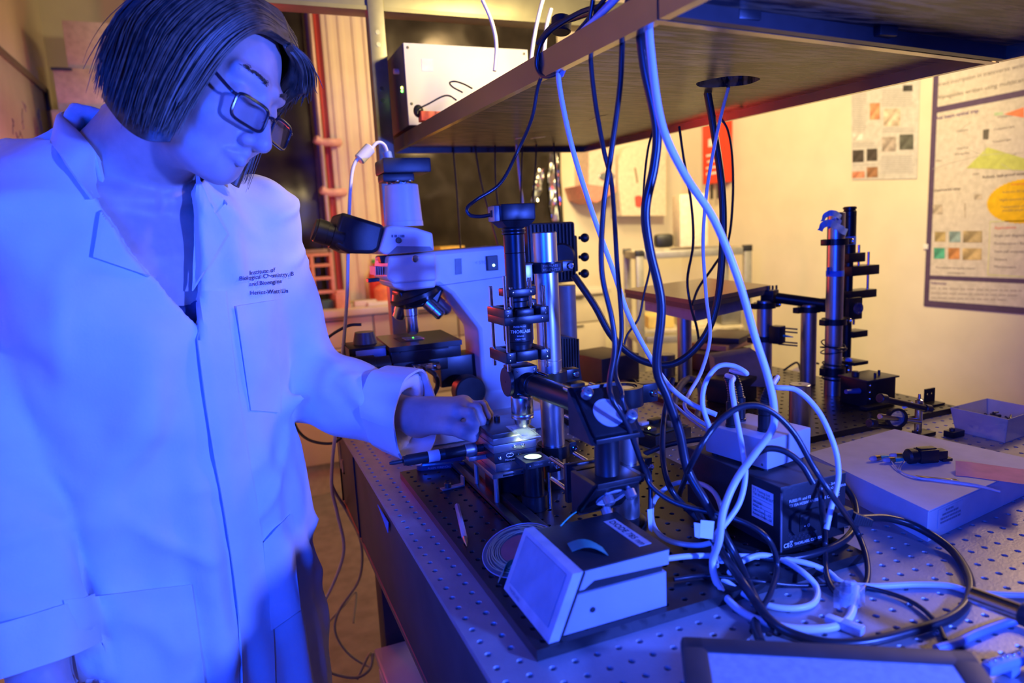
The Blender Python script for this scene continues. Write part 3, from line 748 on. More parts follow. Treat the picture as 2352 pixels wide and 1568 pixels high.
# embroidered lettering above the pocket
def drape_text(lines, size):
    mb = MB()
    for s_, x0, y0, sl in lines:
        vv, ff = text2d(s_, size, 'LEFT', .012*size); out = []
        for x, y in vv:
            px, py = x0+x*.985, y0-y-x*sl
            hit = BV.ray_cast(V(CP), V(_ray(px, py)).normalized()); out.append(depth(hit[0])-.0022 if hit[0] is not None else np.nan)
        m_ = np.nanmedian(out); xs_ = np.array([v[0] for v in vv]); oo = np.array(out); ok_ = ~np.isnan(oo) & (abs(oo-m_) < .05)
        pf_ = np.polyfit(xs_[ok_], oo[ok_], 2); out = list(np.polyval(pf_, xs_)-.0022)
        mb.add([Pd(x0+x*.985, y0-y-x*sl, o) for (x, y), o in zip(vv, out)], ff)
    return mb.build('lettering', mat('navy_thread', (.03, .05, .14), .8), coat, smooth=0)
drape_text([('Institute of', 573, 631, .12), ('Biological Chemistry, B', 550, 644, .09), ('and Bioengine', 573, 657, .10), ('Heriot-Watt Un', 574, 677, .06)], 13.5)
# sleeve seam lines and cuffs
def cuff(E0, W0, t0, t1, r0, r1, name, skew=0.0, tip=None):
    ax = (W0-E0)/np.linalg.norm(W0-E0); a = np.cross(ax, ups); a /= np.linalg.norm(a); b = np.cross(a, ax); rows = []
    for i in range(9):
        t = i/8; r_ = []
        for j in range(49):
            q_ = 2*math.pi*j/48; rr = r0+(r1-r0)*t+.003*math.sin(3*q_+2*t)+.002*math.sin(7*q_)
            rr *= 1+.10*max(0, -math.sin(q_))*t
            c = off(E0, W0, t0+(t1-t0)*t)+ax*(skew*math.sin(q_))
            r_.append(c+a*(math.cos(q_)*rr)+b*(math.sin(q_)*rr*1.05))
        rows.append(r_)
    return MB().sheet(rows, .004).build(name, cloth, coat, 60)
cuff(LEL, LWR, .72, .985, .064, .068, 'cuff', -.016)
cuff(REL, RWR, .84, 1.02, .066, .070, 'cuff', .004)

# ---------------- hair: bob, brown, laid from a parting
K = {0: [(.092, 0, .086), (.086, -.046, .076), (.076, -.072, .035), (.062, -.079, -.030), (.056, -.082, -.100)],
     1: [(.068, 0, .116), (.050, -.062, .102), (.032, -.094, .035), (.028, -.100, -.035), (.032, -.096, -.110)],
     2: [(.036, 0, .126), (.004, -.066, .107), (-.022, -.096, .035), (-.016, -.100, -.030), (-.008, -.097, -.100)],
     3: [(.004, 0, .129), (-.046, -.058, .108), (-.076, -.076, .035), (-.074, -.082, -.018), (-.064, -.080, -.074)],
     4: [(-.016, 0, .128), (-.070, 0, .112), (-.102, 0, .044), (-.105, 0, -.008), (-.115, 0, -.060)]}
K9 = [(.092, 0, .086), (.082, .046, .074), (.056, .068, .035), (.028, .072, -.030), (.014, .074, -.088)]
K9b = [(.092, .002, .086), (.092, .038, .078), (.088, .056, .056), (.082, .064, .038), (.078, .068, .024)]
FR = [(.092, .004, .086), (.102, .024, .080), (.107, .040, .068), (.109, .048, .056), (.109, .054, .046)]
cols = [K[0], K[1], K[2], K[3], K[4]]+[[(x, -y, z) for x, y, z in K[i]] for i in (3, 2, 1)]+[K9, K9b, FR]
NC = len(cols)
def hair_path(s_, n=14, lift=0.0, trim=1.0):
    i = min(int(s_), NC-2); f = s_-i; f = f if i == NC-2 else f
    c4 = [cols[max(0, min(NC-1, i+k))] for k in (-1, 0, 1, 2)]; key = []
    for q_ in range(5):
        p0, p1, p2, p3 = [np.array(c[q_], float) for c in c4]
        key.append(.5*((2*p1)+(-p0+p2)*f+(2*p0-5*p1+4*p2-p3)*f*f+(-p0+3*p1-3*p2+p3)*f**3))
    P = [np.array(p) for p in spline(key, max(2, n//4))]
    P = P[:max(3, int(len(P)*trim))]
    return [p*(1+lift*(.25+.75*min(1, k/len(P)*2.5))) for k, p in enumerate(P)]
rows = []
for i in range(97):
    rows.append([hw(p*.955) for p in hair_path((NC-1.0001)*i/96, 24)])
hair = MB().sheet(rows, .006).build('hair', hair_m, person, 60)
rng = random.Random(5); mb = MB()
for i in range(3600):
    s_ = rng.random()*(NC-1.001)
    if i % 3 == 0: s_ = rng.random()*4.2
    lf = rng.uniform(-.045, .045); P = hair_path(s_, 16, lf, rng.uniform(.80, 1.0))
    jt = np.array([rng.gauss(0, .0022) for _ in range(3)]); n_ = len(P); wv = rng.uniform(0, 6.28); am = rng.uniform(0, .003)
    P = [p+jt*(k/n_)*1.6+np.array((0, math.sin(wv+k*.5), math.cos(wv+k*.6)))*am*(k/n_) for k, p in enumerate(P)]
    if rng.random() < .03: P = [p+np.array((0, 0, 1))*0+p/np.linalg.norm(p)*.016*(k/n_)**2 for k, p in enumerate(P)]
    r0 = rng.uniform(.0006, .0013)
    mb.tube([hw(p) for p in P], [r0*(1-.75*(k/(n_-1))**3) for k in range(n_)], 4, False)
mb.build('hair_strands', hair_m, hair, 80)
# brows and lashes
for sg in (-1, 1):
    mb = MB()
    for k in range(60):
        t = rng.random(); p = np.array((.0985-.012*t-.006*t*t, sg*(.014+.032*t), .0215+.004*math.sin(t*2.6)+rng.gauss(0, .0016)))
        mb.tube([hw(p), hw(p+np.array((.001, sg*.004, .0015))), hw(p+np.array((-.001, sg*.009, .001)))], [.0005, .0005, .0002], 3, False)
    mb.build('eyebrow', hair_m, person, 80)
    mb = MB()
    for k in range(16):
        t = k/15; p = np.array((.0915-.004*t*t, sg*(.018+.024*t), -.0085-.0025*math.sin(math.pi*t)))
        mb.tube([hw(p), hw(p+np.array((.004, sg*.001*t, -.0030))), hw(p+np.array((.0065, sg*.002*t, -.0036)))], [.0004, .0003, .0001], 3, False)
    mb.build('eyelashes', ink_black, person, 80)
# ---------------- glasses
gfr = mat('dark_glasses_frame', (.02, .018, .03), .2, 0, .1, 60); gl = mat('lens_glass', (.9, .95, 1), .02, 0, 0, 10, trans=1.0, alpha=.35)
gls = thing('glasses', 'dark rectangular framed glasses worn low on the nose', 'glasses', tuple(hw((.10, 0, -.02))))
def rim(sg):
    pts = []
    for k in range(40):
        a = 2*math.pi*k/40; c, s_ = math.cos(a), math.sin(a); e_ = .45
        x = math.copysign(abs(c)**e_, c)*.0265; z = math.copysign(abs(s_)**e_, s_)*.0160
        y = sg*(.0345+x) if True else 0
        pts.append(np.array((.1105-.0035*(x/.0265+1)**1.5, y, -.022+z-.06*(.11-.1))))
    return pts
for sg in (-1, 1):
    pp = rim(sg); MB().tube([hw(p) for p in pp+[pp[0], pp[1]]], .0021, 8).build('rim', gfr, gls)
    MB().add([hw(p) for p in pp]+[hw(p+np.array((-.0012, 0, 0))) for p in pp], [tuple(range(40)), tuple(range(79, 39, -1))]).build('lens', gl, gls)
    MB().tube([hw(p) for p in spline([(.100, sg*.0615, -.012), (.094, sg*.068, -.010), (.05, sg*.078, .012), (.0, sg*.084, .030), (-.025, sg*.084, .026), (-.04, sg*.082, .005)], 6)], .0022, 6).build('temple', gfr, gls)
    MB().tube([hw((.108, sg*.008, -.020)), hw((.104, sg*.008, -.026)), hw((.101, sg*.0085, -.030))], .0012, 6).build('nose_pad', chrome, gls)
MB().tube([hw(p) for p in spline([(.110, -.009, -.016), (.113, 0, -.013), (.110, .009, -.016)], 6)], .0018, 8).build('bridge', gfr, gls)
# ================================================================== optics on the breadboard
XA, YA_, ZA = V((1, 0, 0)), V((0, 1, 0)), V((0, 0, 1))
def screw(p, ax, r=.0045, h=.005, parent=None, m=None):
    mb = MB().lathe(p, ax, [(0, r), (h*.85, r), (h, r*.85), (h, r*.45), (h*.5, r*.45), (h*.5, 0)], 14, False)
    return mb.build('screw', m or chrome, parent)
def rz(a): return Matrix.Rotation(a, 3, 'Z')
def clamp(parent, x, y, z, h=.016, r=.0192, ang=0.0, ext=.022, m=black_an, sc=True):
    """split post clamp: ring with two ears and a screw"""
    c = V((x, y, z)); R = rz(ang); mb = MB().ring((x, y, z-h/2), (0, 0, 1), r+.008, r, h)
    mb.box(c+R@V((r+.008+ext/2-.004, 0, 0)), (ext, .022, h), R, .0015); mb.box(c+R@V((-(r+.008+ext/2-.006), 0, 0)), (ext*.8, .018, h), R, .0015)
    o = mb.build('clamp', m, parent)
    if sc: screw(c+R@V((r+.004+ext*.7, -.011, 0)), R@V((0, -1, 0)), .0052, .004, o)
    return o
def steel_post(x, y, z0, z1, label, r=.019, seam=None, base=True):
    t = thing('steel_post', label, 'post', (x, y, z0))
    pr = [(0, r), (z1-z0-.0015, r), (z1-z0, r-.0015)]
    if seam: k = seam-z0; pr = [(0, r), (k, r), (k+.0004, r-.0008), (k+.0012, r-.0008), (k+.0016, r), (z1-z0-.0015, r), (z1-z0, r-.0015)]
    MB().lathe((x, y, z0), (0, 0, 1), pr, 40).build('shaft', steel_post_m, t)
    if base: MB().lathe((x, y, z0), (0, 0, 1), [(0, .029), (.006, .029), (.008, .027), (.012, .0195)], 32).build('base', black_an, t)
    return t
steel_post_m = steel_post if False else MATS['satin_steel_post']
p1x, p1y = .258, .423
post1 = steel_post(p1x, p1y, BZ+.0003, 1.327, 'tallest bright steel post standing behind the vertical camera tube', seam=1.122)
cA = clamp(post1, p1x, p1y, 1.272, .017, ext=.020)
MB().box((p1x-.004, p1y-.0275, 1.272), (.034, .003, .0125), None, .0008).build('label_plate', ink_black, cA)
lettering(['THORLABS', '973-579-7227'], (p1x-.019, p1y-.0292, 1.2735), (1, 0, 0), (0, 0, 1), .0052, mat('grey_ink', (.3, .3, .32), .6), cA)
MB().box((p1x-.040, p1y-.012, 1.266), (.014, .02, .026), None, .002).build('silver_end', grey_al, cA)
clamp(post1, p1x, p1y, 1.096, .017, ext=.024); clamp(post1, p1x, p1y, .972, .020, ext=.014)
for z in (1.24, 1.22): MB().box((p1x-.045, p1y-.02, z), (.022, .03, .014), None, .002).build('bracket_arm', black_an, post1); screw((p1x-.045, p1y-.036, z), (0, -1, 0), .0045, .005, post1)

ax_, ay_ = .187, .378
rig = thing('camera_tube', 'vertical black camera tube in a rod cage with a microscope lens at its foot', 'camera tube', (ax_, ay_, 1.03))
bt = mat('black_tube', (.02, .02, .024), .36, .4, .1, 40)
# camera head
hd = MB().box((ax_, ay_, 1.3575), (.054, .046, .024), None, .003).build('camera_head', black_an, rig)
MB().add([(ax_+sx*a, ay_+sy*b, z) for a, b, z in ((.026, .022, 1.3455), (.017, .017, 1.336)) for sx, sy in ((-1, -1), (1, -1), (1, 1), (-1, 1))], [(0, 1, 2, 3), (4, 5, 6, 7), (0, 1, 5, 4), (1, 2, 6, 5), (2, 3, 7, 6), (3, 0, 4, 7)]).build('camera_neck', black_an, hd)
MB().box((ax_-.031, ay_-.005, 1.3565), (.010, .026, .022), None, .002).build('camera_end', grey_al, hd)
MB().box((ax_-.0362, ay_-.008, 1.3565), (.002, .006, .010), None, .0005).build('socket', ink_black, hd)
MB().lathe((ax_, ay_, 1.336), (0, 0, -1), [(0, .0162), (.002, .0175), (.004, .0175), (.005, .016), (.007, .0175), (.009, .0175), (.010, .0155)], 36).build('thread_ring', black_an, rig)
def zt(y): return float(np.interp(y, [484, 578, 732, 882, 983, 1041], [1.36, 1.30, 1.20, 1.10, 1.03, .99]))
mb = MB(); zz_ = [1.327, zt(538), zt(580), zt(664)]
pr = [(0, .0152)]
for z in zz_[1:]: k = 1.327-z; pr += [(k-.0005, .0155), (k, .0147), (k+.0005, .0155)]
mb.lathe((ax_, ay_, 1.327), (0, 0, -1), pr, 36).build('lens_tube', bt, rig)
def cage_plate(z, s, h, parent=rig, name='cage_plate', hole=True, m=black_an):
    o = MB().box((ax_, ay_, z), (s, s, h), None, .0015).build(name, m, parent)
    for sx in (-.34, .34):
        screw((ax_+sx*s, ay_-s/2, z+.0005), (0, -1, 0), .0018, .0008, o)
    return o
cage_plate(zt(669), .042, .0115)
MB().lathe((ax_, ay_, zt(679)), (0, 0, -1), [(0, .017), (.002, .0185), (.006, .0185), (.008, .016), (.0155, .016)], 36).build('knurled_ring', black_an, rig)
# open 60 mm frame above a solid one
zf = zt(712); o = MB()
for sx in (-1, 1): o.box((ax_+sx*.0285, ay_, zf), (.014, .071, .0135), None, .0015)
o.box((ax_, ay_+.0285, zf), (.043, .014, .0135), None, .0015); o.box((ax_, ay_-.026, zf-.001), (.028, .011, .012), None, .003); o.build('open_frame', black_an, rig)
for sx in (-.03, .03):
    for dz in (-.003, .003): screw((ax_+sx, ay_-.0355, zf+dz), (0, -1, 0), .0015, .0007, rig)
cage_plate(zt(729), .071, .0125)
zl = zt(810); o = MB()
for sx in (-1, 1): o.box((ax_+sx*.0275, ay_, zl), (.016, .071, .0165), None, .0015)
o.box((ax_, ay_+.027, zl), (.04, .016, .0165), None, .0015); o.box((ax_, ay_-.024, zl), (.036, .014, .016), None, .003); o.build('open_frame', black_an, rig)
for sx in (-.03, .03):
    for dz in (-.004, .004): screw((ax_+sx, ay_-.0355, zl+dz), (0, -1, 0), .0015, .0007, rig)
for sx, sy, z1 in ((-1, -1, 1.268), (1, -1, 1.250), (-1, 1, 1.25), (1, 1, 1.255)):
    MB().cyl((ax_+sx*.0300, ay_+sy*.0300, 1.128), (ax_+sx*.0300, ay_+sy*.0300, z1), .003, n=14, b=.0006).build('cage_rod', chrome, rig)
for sx, sy in ((-1, -1), (1, 1), (1, -1)): MB().cyl((ax_+sx*.015, ay_+sy*.015, 1.205), (ax_+sx*.015, ay_+sy*.015, 1.262 if sx > 0 else 1.25), .003, n=14, b=.0006).build('cage_rod', chrome, rig)
# threaded objective adapter with white print
MB().lathe((ax_, ay_, zt(736)), (0, 0, -1), [(0, .0225), (.029, .0225), (.030, .0215), (.0345, .021), (.035, .0185), (.042, .0185), (.043, .0165), (.058, .0165)], 44).build('adapter', bt, rig)
def wrap_text(s_, z, size, r, a0, parent=rig, m=ink_white, bold=0.0):
    vv, ff = text2d(s_, size, 'CENTER', bold); mb = MB()
    mb.add([(ax_+r*math.sin(a0+x/r), ay_-r*math.cos(a0+x/r), z+y) for x, y in vv], ff); return mb.build('lettering', m, parent, 0)
wrap_text('IMAGE PLANE', zt(747), .0032, .02262, -.28); wrap_text('THORLABS', zt(759)-.0005, .0066, .02262, -.22, bold=.00012); wrap_text('SM2A20', zt(768), .0030, .02262, -.28); wrap_text('OBJECTIVE', zt(775), .0032, .02262, -.28)
# cube with round cap
ck = MB().box((ax_, ay_, 1.107), (.040, .040, .046), None, .002).build('cube', black_an, rig)
MB().cyl((ax_-.020, ay_-.002, 1.107), (ax_-.0262, ay_-.002, 1.107), .0225, n=40, b=.0008).build('round_cap', dark_metal, ck)
MB().cyl((ax_-.0263, ay_-.002, 1.107), (ax_-.0266, ay_-.002, 1.107), .0015, n=10).build('cap_hole', ink_black, ck)
for sx, sz in ((-.014, .017), (.014, .017), (-.014, -.017), (.014, -.017)): screw((ax_+sx, ay_-.020, 1.107+sz), (0, -1, 0), .0016, .0008, ck)
MB().cyl((ax_+.014, ay_-.02, 1.107+.002), (ax_+.014, ay_-.021, 1.109), .0055, n=20).build('bore', ink_black, ck)
# horizontal arm towards the mirror
mx_, my_, mz_ = .1975, .14, 1.108
a0 = np.array((ax_+.003, ay_-.020, 1.104)); a1 = np.array((mx_, my_+.03, mz_-.0005)); dv = (a1-a0)/np.linalg.norm(a1-a0); Lh = np.linalg.norm(a1-a0)
MB().lathe(a0, dv, [(0, .0172), (.006, .0172), (.008, .0160), (.018, .0160), (.0185, .0152), (.028, .0155), (.0285, .0149), (.029, .0155), (Lh-.03, .0155), (Lh-.0295, .0149), (Lh-.029, .0155), (Lh, .0155)], 36).build('side_tube', bt, rig)
for sx, sz in ((-1, -1), (1, 1)):
    o_ = np.array((sx*.015, 0, sz*.015)); MB().cyl(a0+o_, a0+o_+dv*.034, .003, n=14, b=.0006).build('cage_rod', chrome, rig)
# objective
MB().lathe((ax_, ay_, 1.084), (0, 0, -1), [(0, .0150), (.003, .0168), (.004, .0172), (.028, .0172), (.029, .0166), (.030, .0172), (.0325, .0172), (.033, .0160), (.0345, .0172), (.0365, .0172), (.038, .0135), (.0455, .0125), (.046, .0112), (.0495, .0102), (.0500, .0040)], 44).build('objective', steel, rig)
wrap_text('100x', 1.064, .0062, .0174, .18, m=ink_black)
MB().lathe((ax_, ay_, 1.056), (0, 0, -1), [(0, .0173), (.0008, .01745), (.0016, .0173)], 44, False).build('colour_band', mat('gold_band', (.6, .45, .15), .3, .8), rig)

# ------------------------------------------------------------------ right-angle mirror mounts, lower and upper
def mirror_mount(c, flip, label):
    x, y, z = c; t = thing('mirror_mount', label, 'mirror mount', c); s = .029; sg = -1 if flip else 1
    pr = [(y+s, z+sg*s), (y+s, z-sg*s), (y-s, z-sg*s)]
    for sx in (-1, 1):
        MB().prism([(x+sx*.033-.003, a, b) for a, b in pr], (.006, 0, 0)).build('side_plate', black_an, t)
    MB().box((x, y+s-.003, z), (.060, .006, 2*s), None, .001).build('end_plate', black_an, t)
    MB().box((x, y, z-sg*(s-.003)), (.060, 2*s, .006), None, .001).build('base_plate', black_an, t)
    n = V((0, -1, sg)).normalized(); u = V((0, 1, sg)).normalized(); R = Matrix((XA, u, n)).transposed()
    pc = V((x, y, z))+n*.001
    MB().box(pc, (.060, .066, .007), R, .004).build('mirror_plate', black_an, t)
    MB().lathe(pc+n*.0035+u*(-.004), n, [(0, .0195), (.0012, .0195), (.0014, .0175), (.0008, .0172), (.0008, 0)], 40, False).build('mirror_back', mat('frosted_mirror_back', (.45, .46, .5), .5, .2), t)
    for kx, ku in (((-.021, .022), (.022, -.018)) if not flip else ((-.012, -.018), (.016, -.024), (.0, .02))):
        k = MB().lathe(pc+n*.0035+XA*kx+u*ku, n, [(0, .003), (.003, .003), (.004, .0068), (.013, .0068), (.014, .0055), (.014, .002), (.011, .002), (.011, 0)], 20, False).build('adjuster_knob', grey_al, t)
    for sx in (-.024, .024): screw(V((x+sx, y-s*.2, z-sg*s*.55)), (0, -1, 0), .0016, .001, t)
    return t
mmU = mirror_mount((mx_, my_, mz_), False, 'upper of two black angled mirror mounts, holding the pale round mirror')
for sx, sz in ((-1, 1), (1, 1), (-1, -1), (1, -1)):
    MB().cyl((mx_+sx*.0185, my_+.0295, mz_+sz*.0185), (mx_+sx*.0185, my_+.072, mz_+sz*.0185), .003, n=14, b=.0006).build('cage_rod', chrome, mmU)
mlz = 1.002
MB().lathe((mx_, my_, mz_-.029), (0, 0, -1), [(0, .0152), (.003, .0155), (.0645, .0155), (.066, .0165), (.0705, .0165), (.0715, .0150), (mz_-.029-mlz-.029, .0150)], 36).build('lens_tube', bt, mmU)
mmL = mirror_mount((mx_, my_, mlz), True, 'lower black angled mirror mount with grey knobs beneath the short tube')
for sx, sz in ((-1, 1), (-1, -1), (1, 1)):
    MB().cyl((mx_+sx*.0185, my_+.0295, mlz+sz*.0150), (mx_+sx*.0185, my_+.125, mlz+sz*.0150), .003, n=14, b=.0006).build('cage_rod', chrome, mmL)
MB().box((mx_-.002, my_+.062, mlz), (.052, .009, .052), None, .002).build('cage_plate', black_an, mmL)
MB().box((mx_-.002, my_+.045, mlz+.006), (.040, .026, .036), None, .002).build('lens_block', bt, mmL)
p2x, p2y = .279, .233
post2 = steel_post(p2x, p2y, BZ+.0003, 1.110, 'short steel post beside the mirror mounts and the laser box', seam=None)
cB = clamp(post2, p2x, p2y, 1.099, .026, ext=.026)
MB().ring((p2x, p2y, 1.1105), (0, 0, 1), .0165, .0155, .0006).build('top_ring', black_an, post2)
MB().box((p2x-.050, p2y-.020, 1.105), (.045, .03, .013), None, .002).build('bracket_arm', black_an, cB)
screw((p2x-.045, p2y-.02, 1.1115), (0, 0, 1), .006, .008, cB, dark_metal)
clamp(post2, p2x, p2y, .992, .026, ext=.016, ang=.1)
MB().box((p2x-.040, p2y-.04, .992), (.03, .06, .014), None, .002).build('bracket_arm', black_an, post2)

# ------------------------------------------------------------------ translation stage with slide, condenser, actuator
st = thing('translation_stage', 'metal translation stage with a black actuator under the microscope lens', 'stage', (.17, .42, BZ))
gm = mat('grey_stage_metal', (.36, .36, .38), .32, .85, .05, 60)
X0, X1, Y0, Y1 = .134, .205, .372, .470
MB().bb((X0-.001, Y0-.001, 1.0225), (X1, Y1, 1.030), .001).build('top_plate', mat('dark_stage_top', (.10, .10, .11), .3, .7), st)
MB().bb((X0, Y0, 1.0125), (X1, Y1, 1.0222), .0008).build('upper_block', gm, st)
MB().bb((X0, Y0, .9995), (X1, Y1, 1.0118), .0008).build('upper_block', gm, st)
lb = MB().bb((X0+.001, Y0+.001, .9835), (X1, Y1, .9988), .0008).build('middle_block', mat('blue_black_block', (.03, .035, .05), .35, .4), st)
MB().bb((X0+.002, Y0, .970), (X1, Y1, .9830), .0008).build('lower_block', gm, st)
MB().bb((X0-.006, Y0-.006, .962), (X1+.004, Y1+.004, .9695), .0008).build('foot_plate', gm, st)
for x in (X0+.02, X0+.05): MB().box((x, Y0-.0062, .9655), (.018, .001, .0025)).build('slot', ink_black, st)
for x, y in ((X0+.002, Y0+.002), (X1-.004, Y0+.002), (X0+.002, Y1-.004), (X1-.004, Y1-.004)): MB().cyl((x, y, BZ+.0003), (x, y, .962), .004, n=14).build('leg', grey_al, st)
MB().bb((X0+.014, Y0+.03, BZ+.0003), (X1-.004, Y1-.01, .962), .001).build('riser', black_an, st)
for x, y in ((X0+.015, Y0+.065), (X0+.036, Y0+.075)): screw((x, y, 1.030), (0, 0, 1), .0052, .006, st, dark_metal)
for x, z in ((X0+.010, .991), (X0+.043, .991), (X0+.034, 1.006), (X0+.048, 1.006)): screw((x, Y0+.001 if z < 1 else Y0, z), (0, -1, 0), .003, .002, st)
lettering(['Newport'], (X0+.0185, Y0+.0008, .9852), (1, 0, 0), (0, 0, 1), .0048, ink_white, lb)
for k in (-1, 1): MB().tube([(X0+.0265+.004*math.cos(a)+k*.0018, Y0+.0006, .9935+.0028*math.sin(a)) for a in np.linspace(.4, 5.2, 16)+(0 if k < 0 else 3.14)], .0005, 5).build('logo', ink_white, lb)
az, ay2 = .997, .420
ac = MB().lathe((X0, ay2, az), (-1, 0, 0), [(0, .006), (.012, .006), (.0125, .0098), (.030, .0098), (.031, .0085), (.062, .0085), (.0625, .0088), (.064, .0088), (.0645, .0085), (.122, .0085), (.125, .0072), (.128, .0072)], 28).build('actuator', black_pl, st)
MB().lathe((X0-.0125, ay2, az), (-1, 0, 0), [(0, .0095), (.0003, .0100), (.0175, .0100), (.018, .0095)], 28, False).build('collar', grey_al, ac)
MB().box((X0-.012, ay2-.002, az-.013), (.03, .014, .007), None, .001).build('bracket', grey_al, ac)
MB().lathe((X0-.072, ay2, az), (-1, 0, 0), [(0, .0087), (.0002, .0089), (.0175, .0089), (.018, .0087)], 28, False).build('label_tape', paper, ac)
MB().lathe((X0-.128, ay2, az), (-1, 0, 0), [(0, .0032), (.016, .0032), (.021, .0020)], 16).build('tip', dark_metal, ac)
slz = 1.0308
q = [np.array((.166, .398, slz)), np.array((.161, .322, slz)), np.array((.191, .322, slz)), np.array((.1965, .395, slz))]
sl = thing('glass_slide', 'thin glass slide lying on the stage under the lens tip', 'slide', tuple(q[0]))
MB().prism(q, (0, 0, .0012)).build('glass', mat('slide_glass', (.85, .9, .92), .05, 0, 0, 10, trans=.6, alpha=.5), sl)
MB().prism([lerp(q[0], q[2], .15)+(0, 0, .0013), lerp(q[1], q[3], .15)+(0, 0, .0013), lerp(q[2], q[0], .12)+(0, 0, .0013), lerp(q[3], q[1], .15)+(0, 0, .0013)], (0, 0, .0004)).build('cover_slip', mat('cover_slip', (.7, .75, .78), .08, 0, 0, 10, trans=.3, alpha=.6), sl)
cn = thing('condenser', 'square black lens mount glowing pale green below the glass slide', 'lens mount', (ax_, ay_-.03, BZ))
cx, cy, cz = ax_, ay_-.032, .988
MB().box((cx, cy, cz), (.042, .042, .011), None, .0015).build('plate', dark_metal, cn)
MB().lathe((cx, cy, cz+.0055), (0, 0, 1), [(0, .0150), (.0014, .0150), (.0014, .0135)], 36, False).build('retaining_ring', black_an, cn)
MB().lathe((cx, cy, cz+.0055), (0, 0, 1), [(.0002, .0135), (.0014, .0095), (.002, .004), (.0021, 0)], 36, False).build('glowing_lens', mat('lit_condenser_lens', (.7, .8, .6), .2, 0, 0, 10, emit=(.75, 1.0, .5), estr=.9), cn)
MB().lathe((cx, cy, cz-.0055), (0, 0, -1), [(0, .0155), (.046, .0155), (.0465, .020), (cz-.0055-BZ-.0003, .020)], 32).build('tube', bt, cn)
lettering(['THORLABS'], (cx-.008, cy-.0212, cz-.0008), (1, 0, 0), (0, 0, 1), .0030, mat('grey_ink', (.3, .3, .32), .6), cn)
for sx in (-.014, .017): screw((cx+sx, cy-.021, cz), (0, -1, 0), .0014, .0006, cn)
MB().box((cx+.031, cy-.004, cz-.012), (.020, .016, .017), None, .002).build('side_clamp', black_an, cn); screw((cx+.034, cy-.012, cz-.012), (0, -1, 0), .0052, .003, cn)
MB().cyl((cx+.022, cy-.006, BZ+.0003), (cx+.022, cy-.006, cz-.02), .003, n=14).build('thin_post', steel, cn)
L = bpy.data.lights.new('condenser_glow', 'SPOT'); L.color = (.8, 1, .55); L.energy = .7; L.spot_size = math.radians(95); L.spot_blend = .5; L.shadow_soft_size = .008
o = bpy.data.objects.new('condenser_glow', L); COL.objects.link(o); o.location = (cx, cy, cz+.012); o.rotation_euler = V((.05, .3, 1)).to_track_quat('-Z', 'Y').to_euler(); o.parent = cn; o.location = V((cx, cy, cz+.012))-V(cn.location)

# ------------------------------------------------------------------ small things on the breadboard
rl = thing('slotted_rail', 'long dark slotted rail lying along the breadboard', 'rail', (.147, .44, BZ))
rm = mat('dark_rail', (.05, .05, .052), .35, .5)
MB().bb((.128, .255, BZ+.0003), (.140, .612, BZ+.010), .001).bb((.152, .255, BZ+.0003), (.168, .612, BZ+.010), .001).bb((.128, .255, BZ+.0003), (.168, .612, BZ+.004)).build('rail_body', rm, rl)
a = np.array((.081, .405, BZ+.0045)); b = np.array((.049, .262, BZ+.0045)); pn = thing('ballpoint_pen', 'clear plastic ballpoint pen lying on the black breadboard', 'pen', tuple(a)); d_ = (b-a)/np.linalg.norm(b-a)
MB().lathe(a, d_, [(0, .0025), (.002, .0040), (.118, .0040), (.119, .0036)], 8).build('barrel', mat('clear_pen_plastic', (.75, .62, .68), .15, 0, .05, 20, alpha=.75), pn)
MB().lathe(a+d_*.119, d_, [(0, .0034), (.010, .0032), (.020, .0014), (.024, .0009), (.027, .0004)], 12).build('tip', mat('brass', (.7, .5, .25), .3, 1), pn)
MB().lathe(a+d_*.004, d_, [(0, .0016), (.11, .0016)], 8).build('ink_tube', mat('purple_ink_tube', (.25, .12, .3), .4), pn)
bk = thing('small_bracket', 'little bent metal clip with a screw on the breadboard', 'bracket', (.1, .49, BZ))
MB().box((.100, .490, BZ+.0018), (.040, .012, .003), rz(.1), .0008).box((.119, .492, BZ+.009), (.0025, .012, .016), rz(.1)).build('clip_plate', grey_al, bk)
screw((.092, .489, BZ+.0034), (0, 0, 1), .0058, .008, bk, dark_metal)
tl0, tl1 = np.array((.070, .612, 0)), np.array((.158, .590, 0)); dx = (tl1-tl0)/np.linalg.norm(tl1-tl0); nx = np.array((-dx[1], dx[0], 0))
fk = thing('folding_tool', 'blue black folding hex key tool lying at the breadboard corner', 'tool', (.11, .6, BZ))
pts = [tl0+dx*.011+nx*.011*math.cos(a)-dx*.011*math.sin(a) for a in np.linspace(0, math.pi, 10)]+[tl1-dx*.011-nx*.011*math.cos(a)+dx*.011*math.sin(a) for a in np.linspace(0, math.pi, 10)]
tb = mat('blue_rubber_grip', (.02, .045, .13), .45)
for z0 in (BZ+.0004, BZ+.0125): MB().prism([tuple(p[:2])+(z0,) for p in pts], (0, 0, .0085)).build('handle_half', tb, fk)
MB().prism([tuple((p*.94+.06*(tl0+tl1)/2)[:2])+(BZ+.0088,) for p in pts], (0, 0, .0038)).build('key_pack', steel, fk)
lettering(['ALLEN WRENCH  metric'], tuple(tl0+dx*.02-nx*.0112+np.array((0, 0, BZ+.0025))), dx, (0, 0, 1), .0052, mat('pale_grey_ink', (.35, .4, .5), .6), fk, off=.0004)
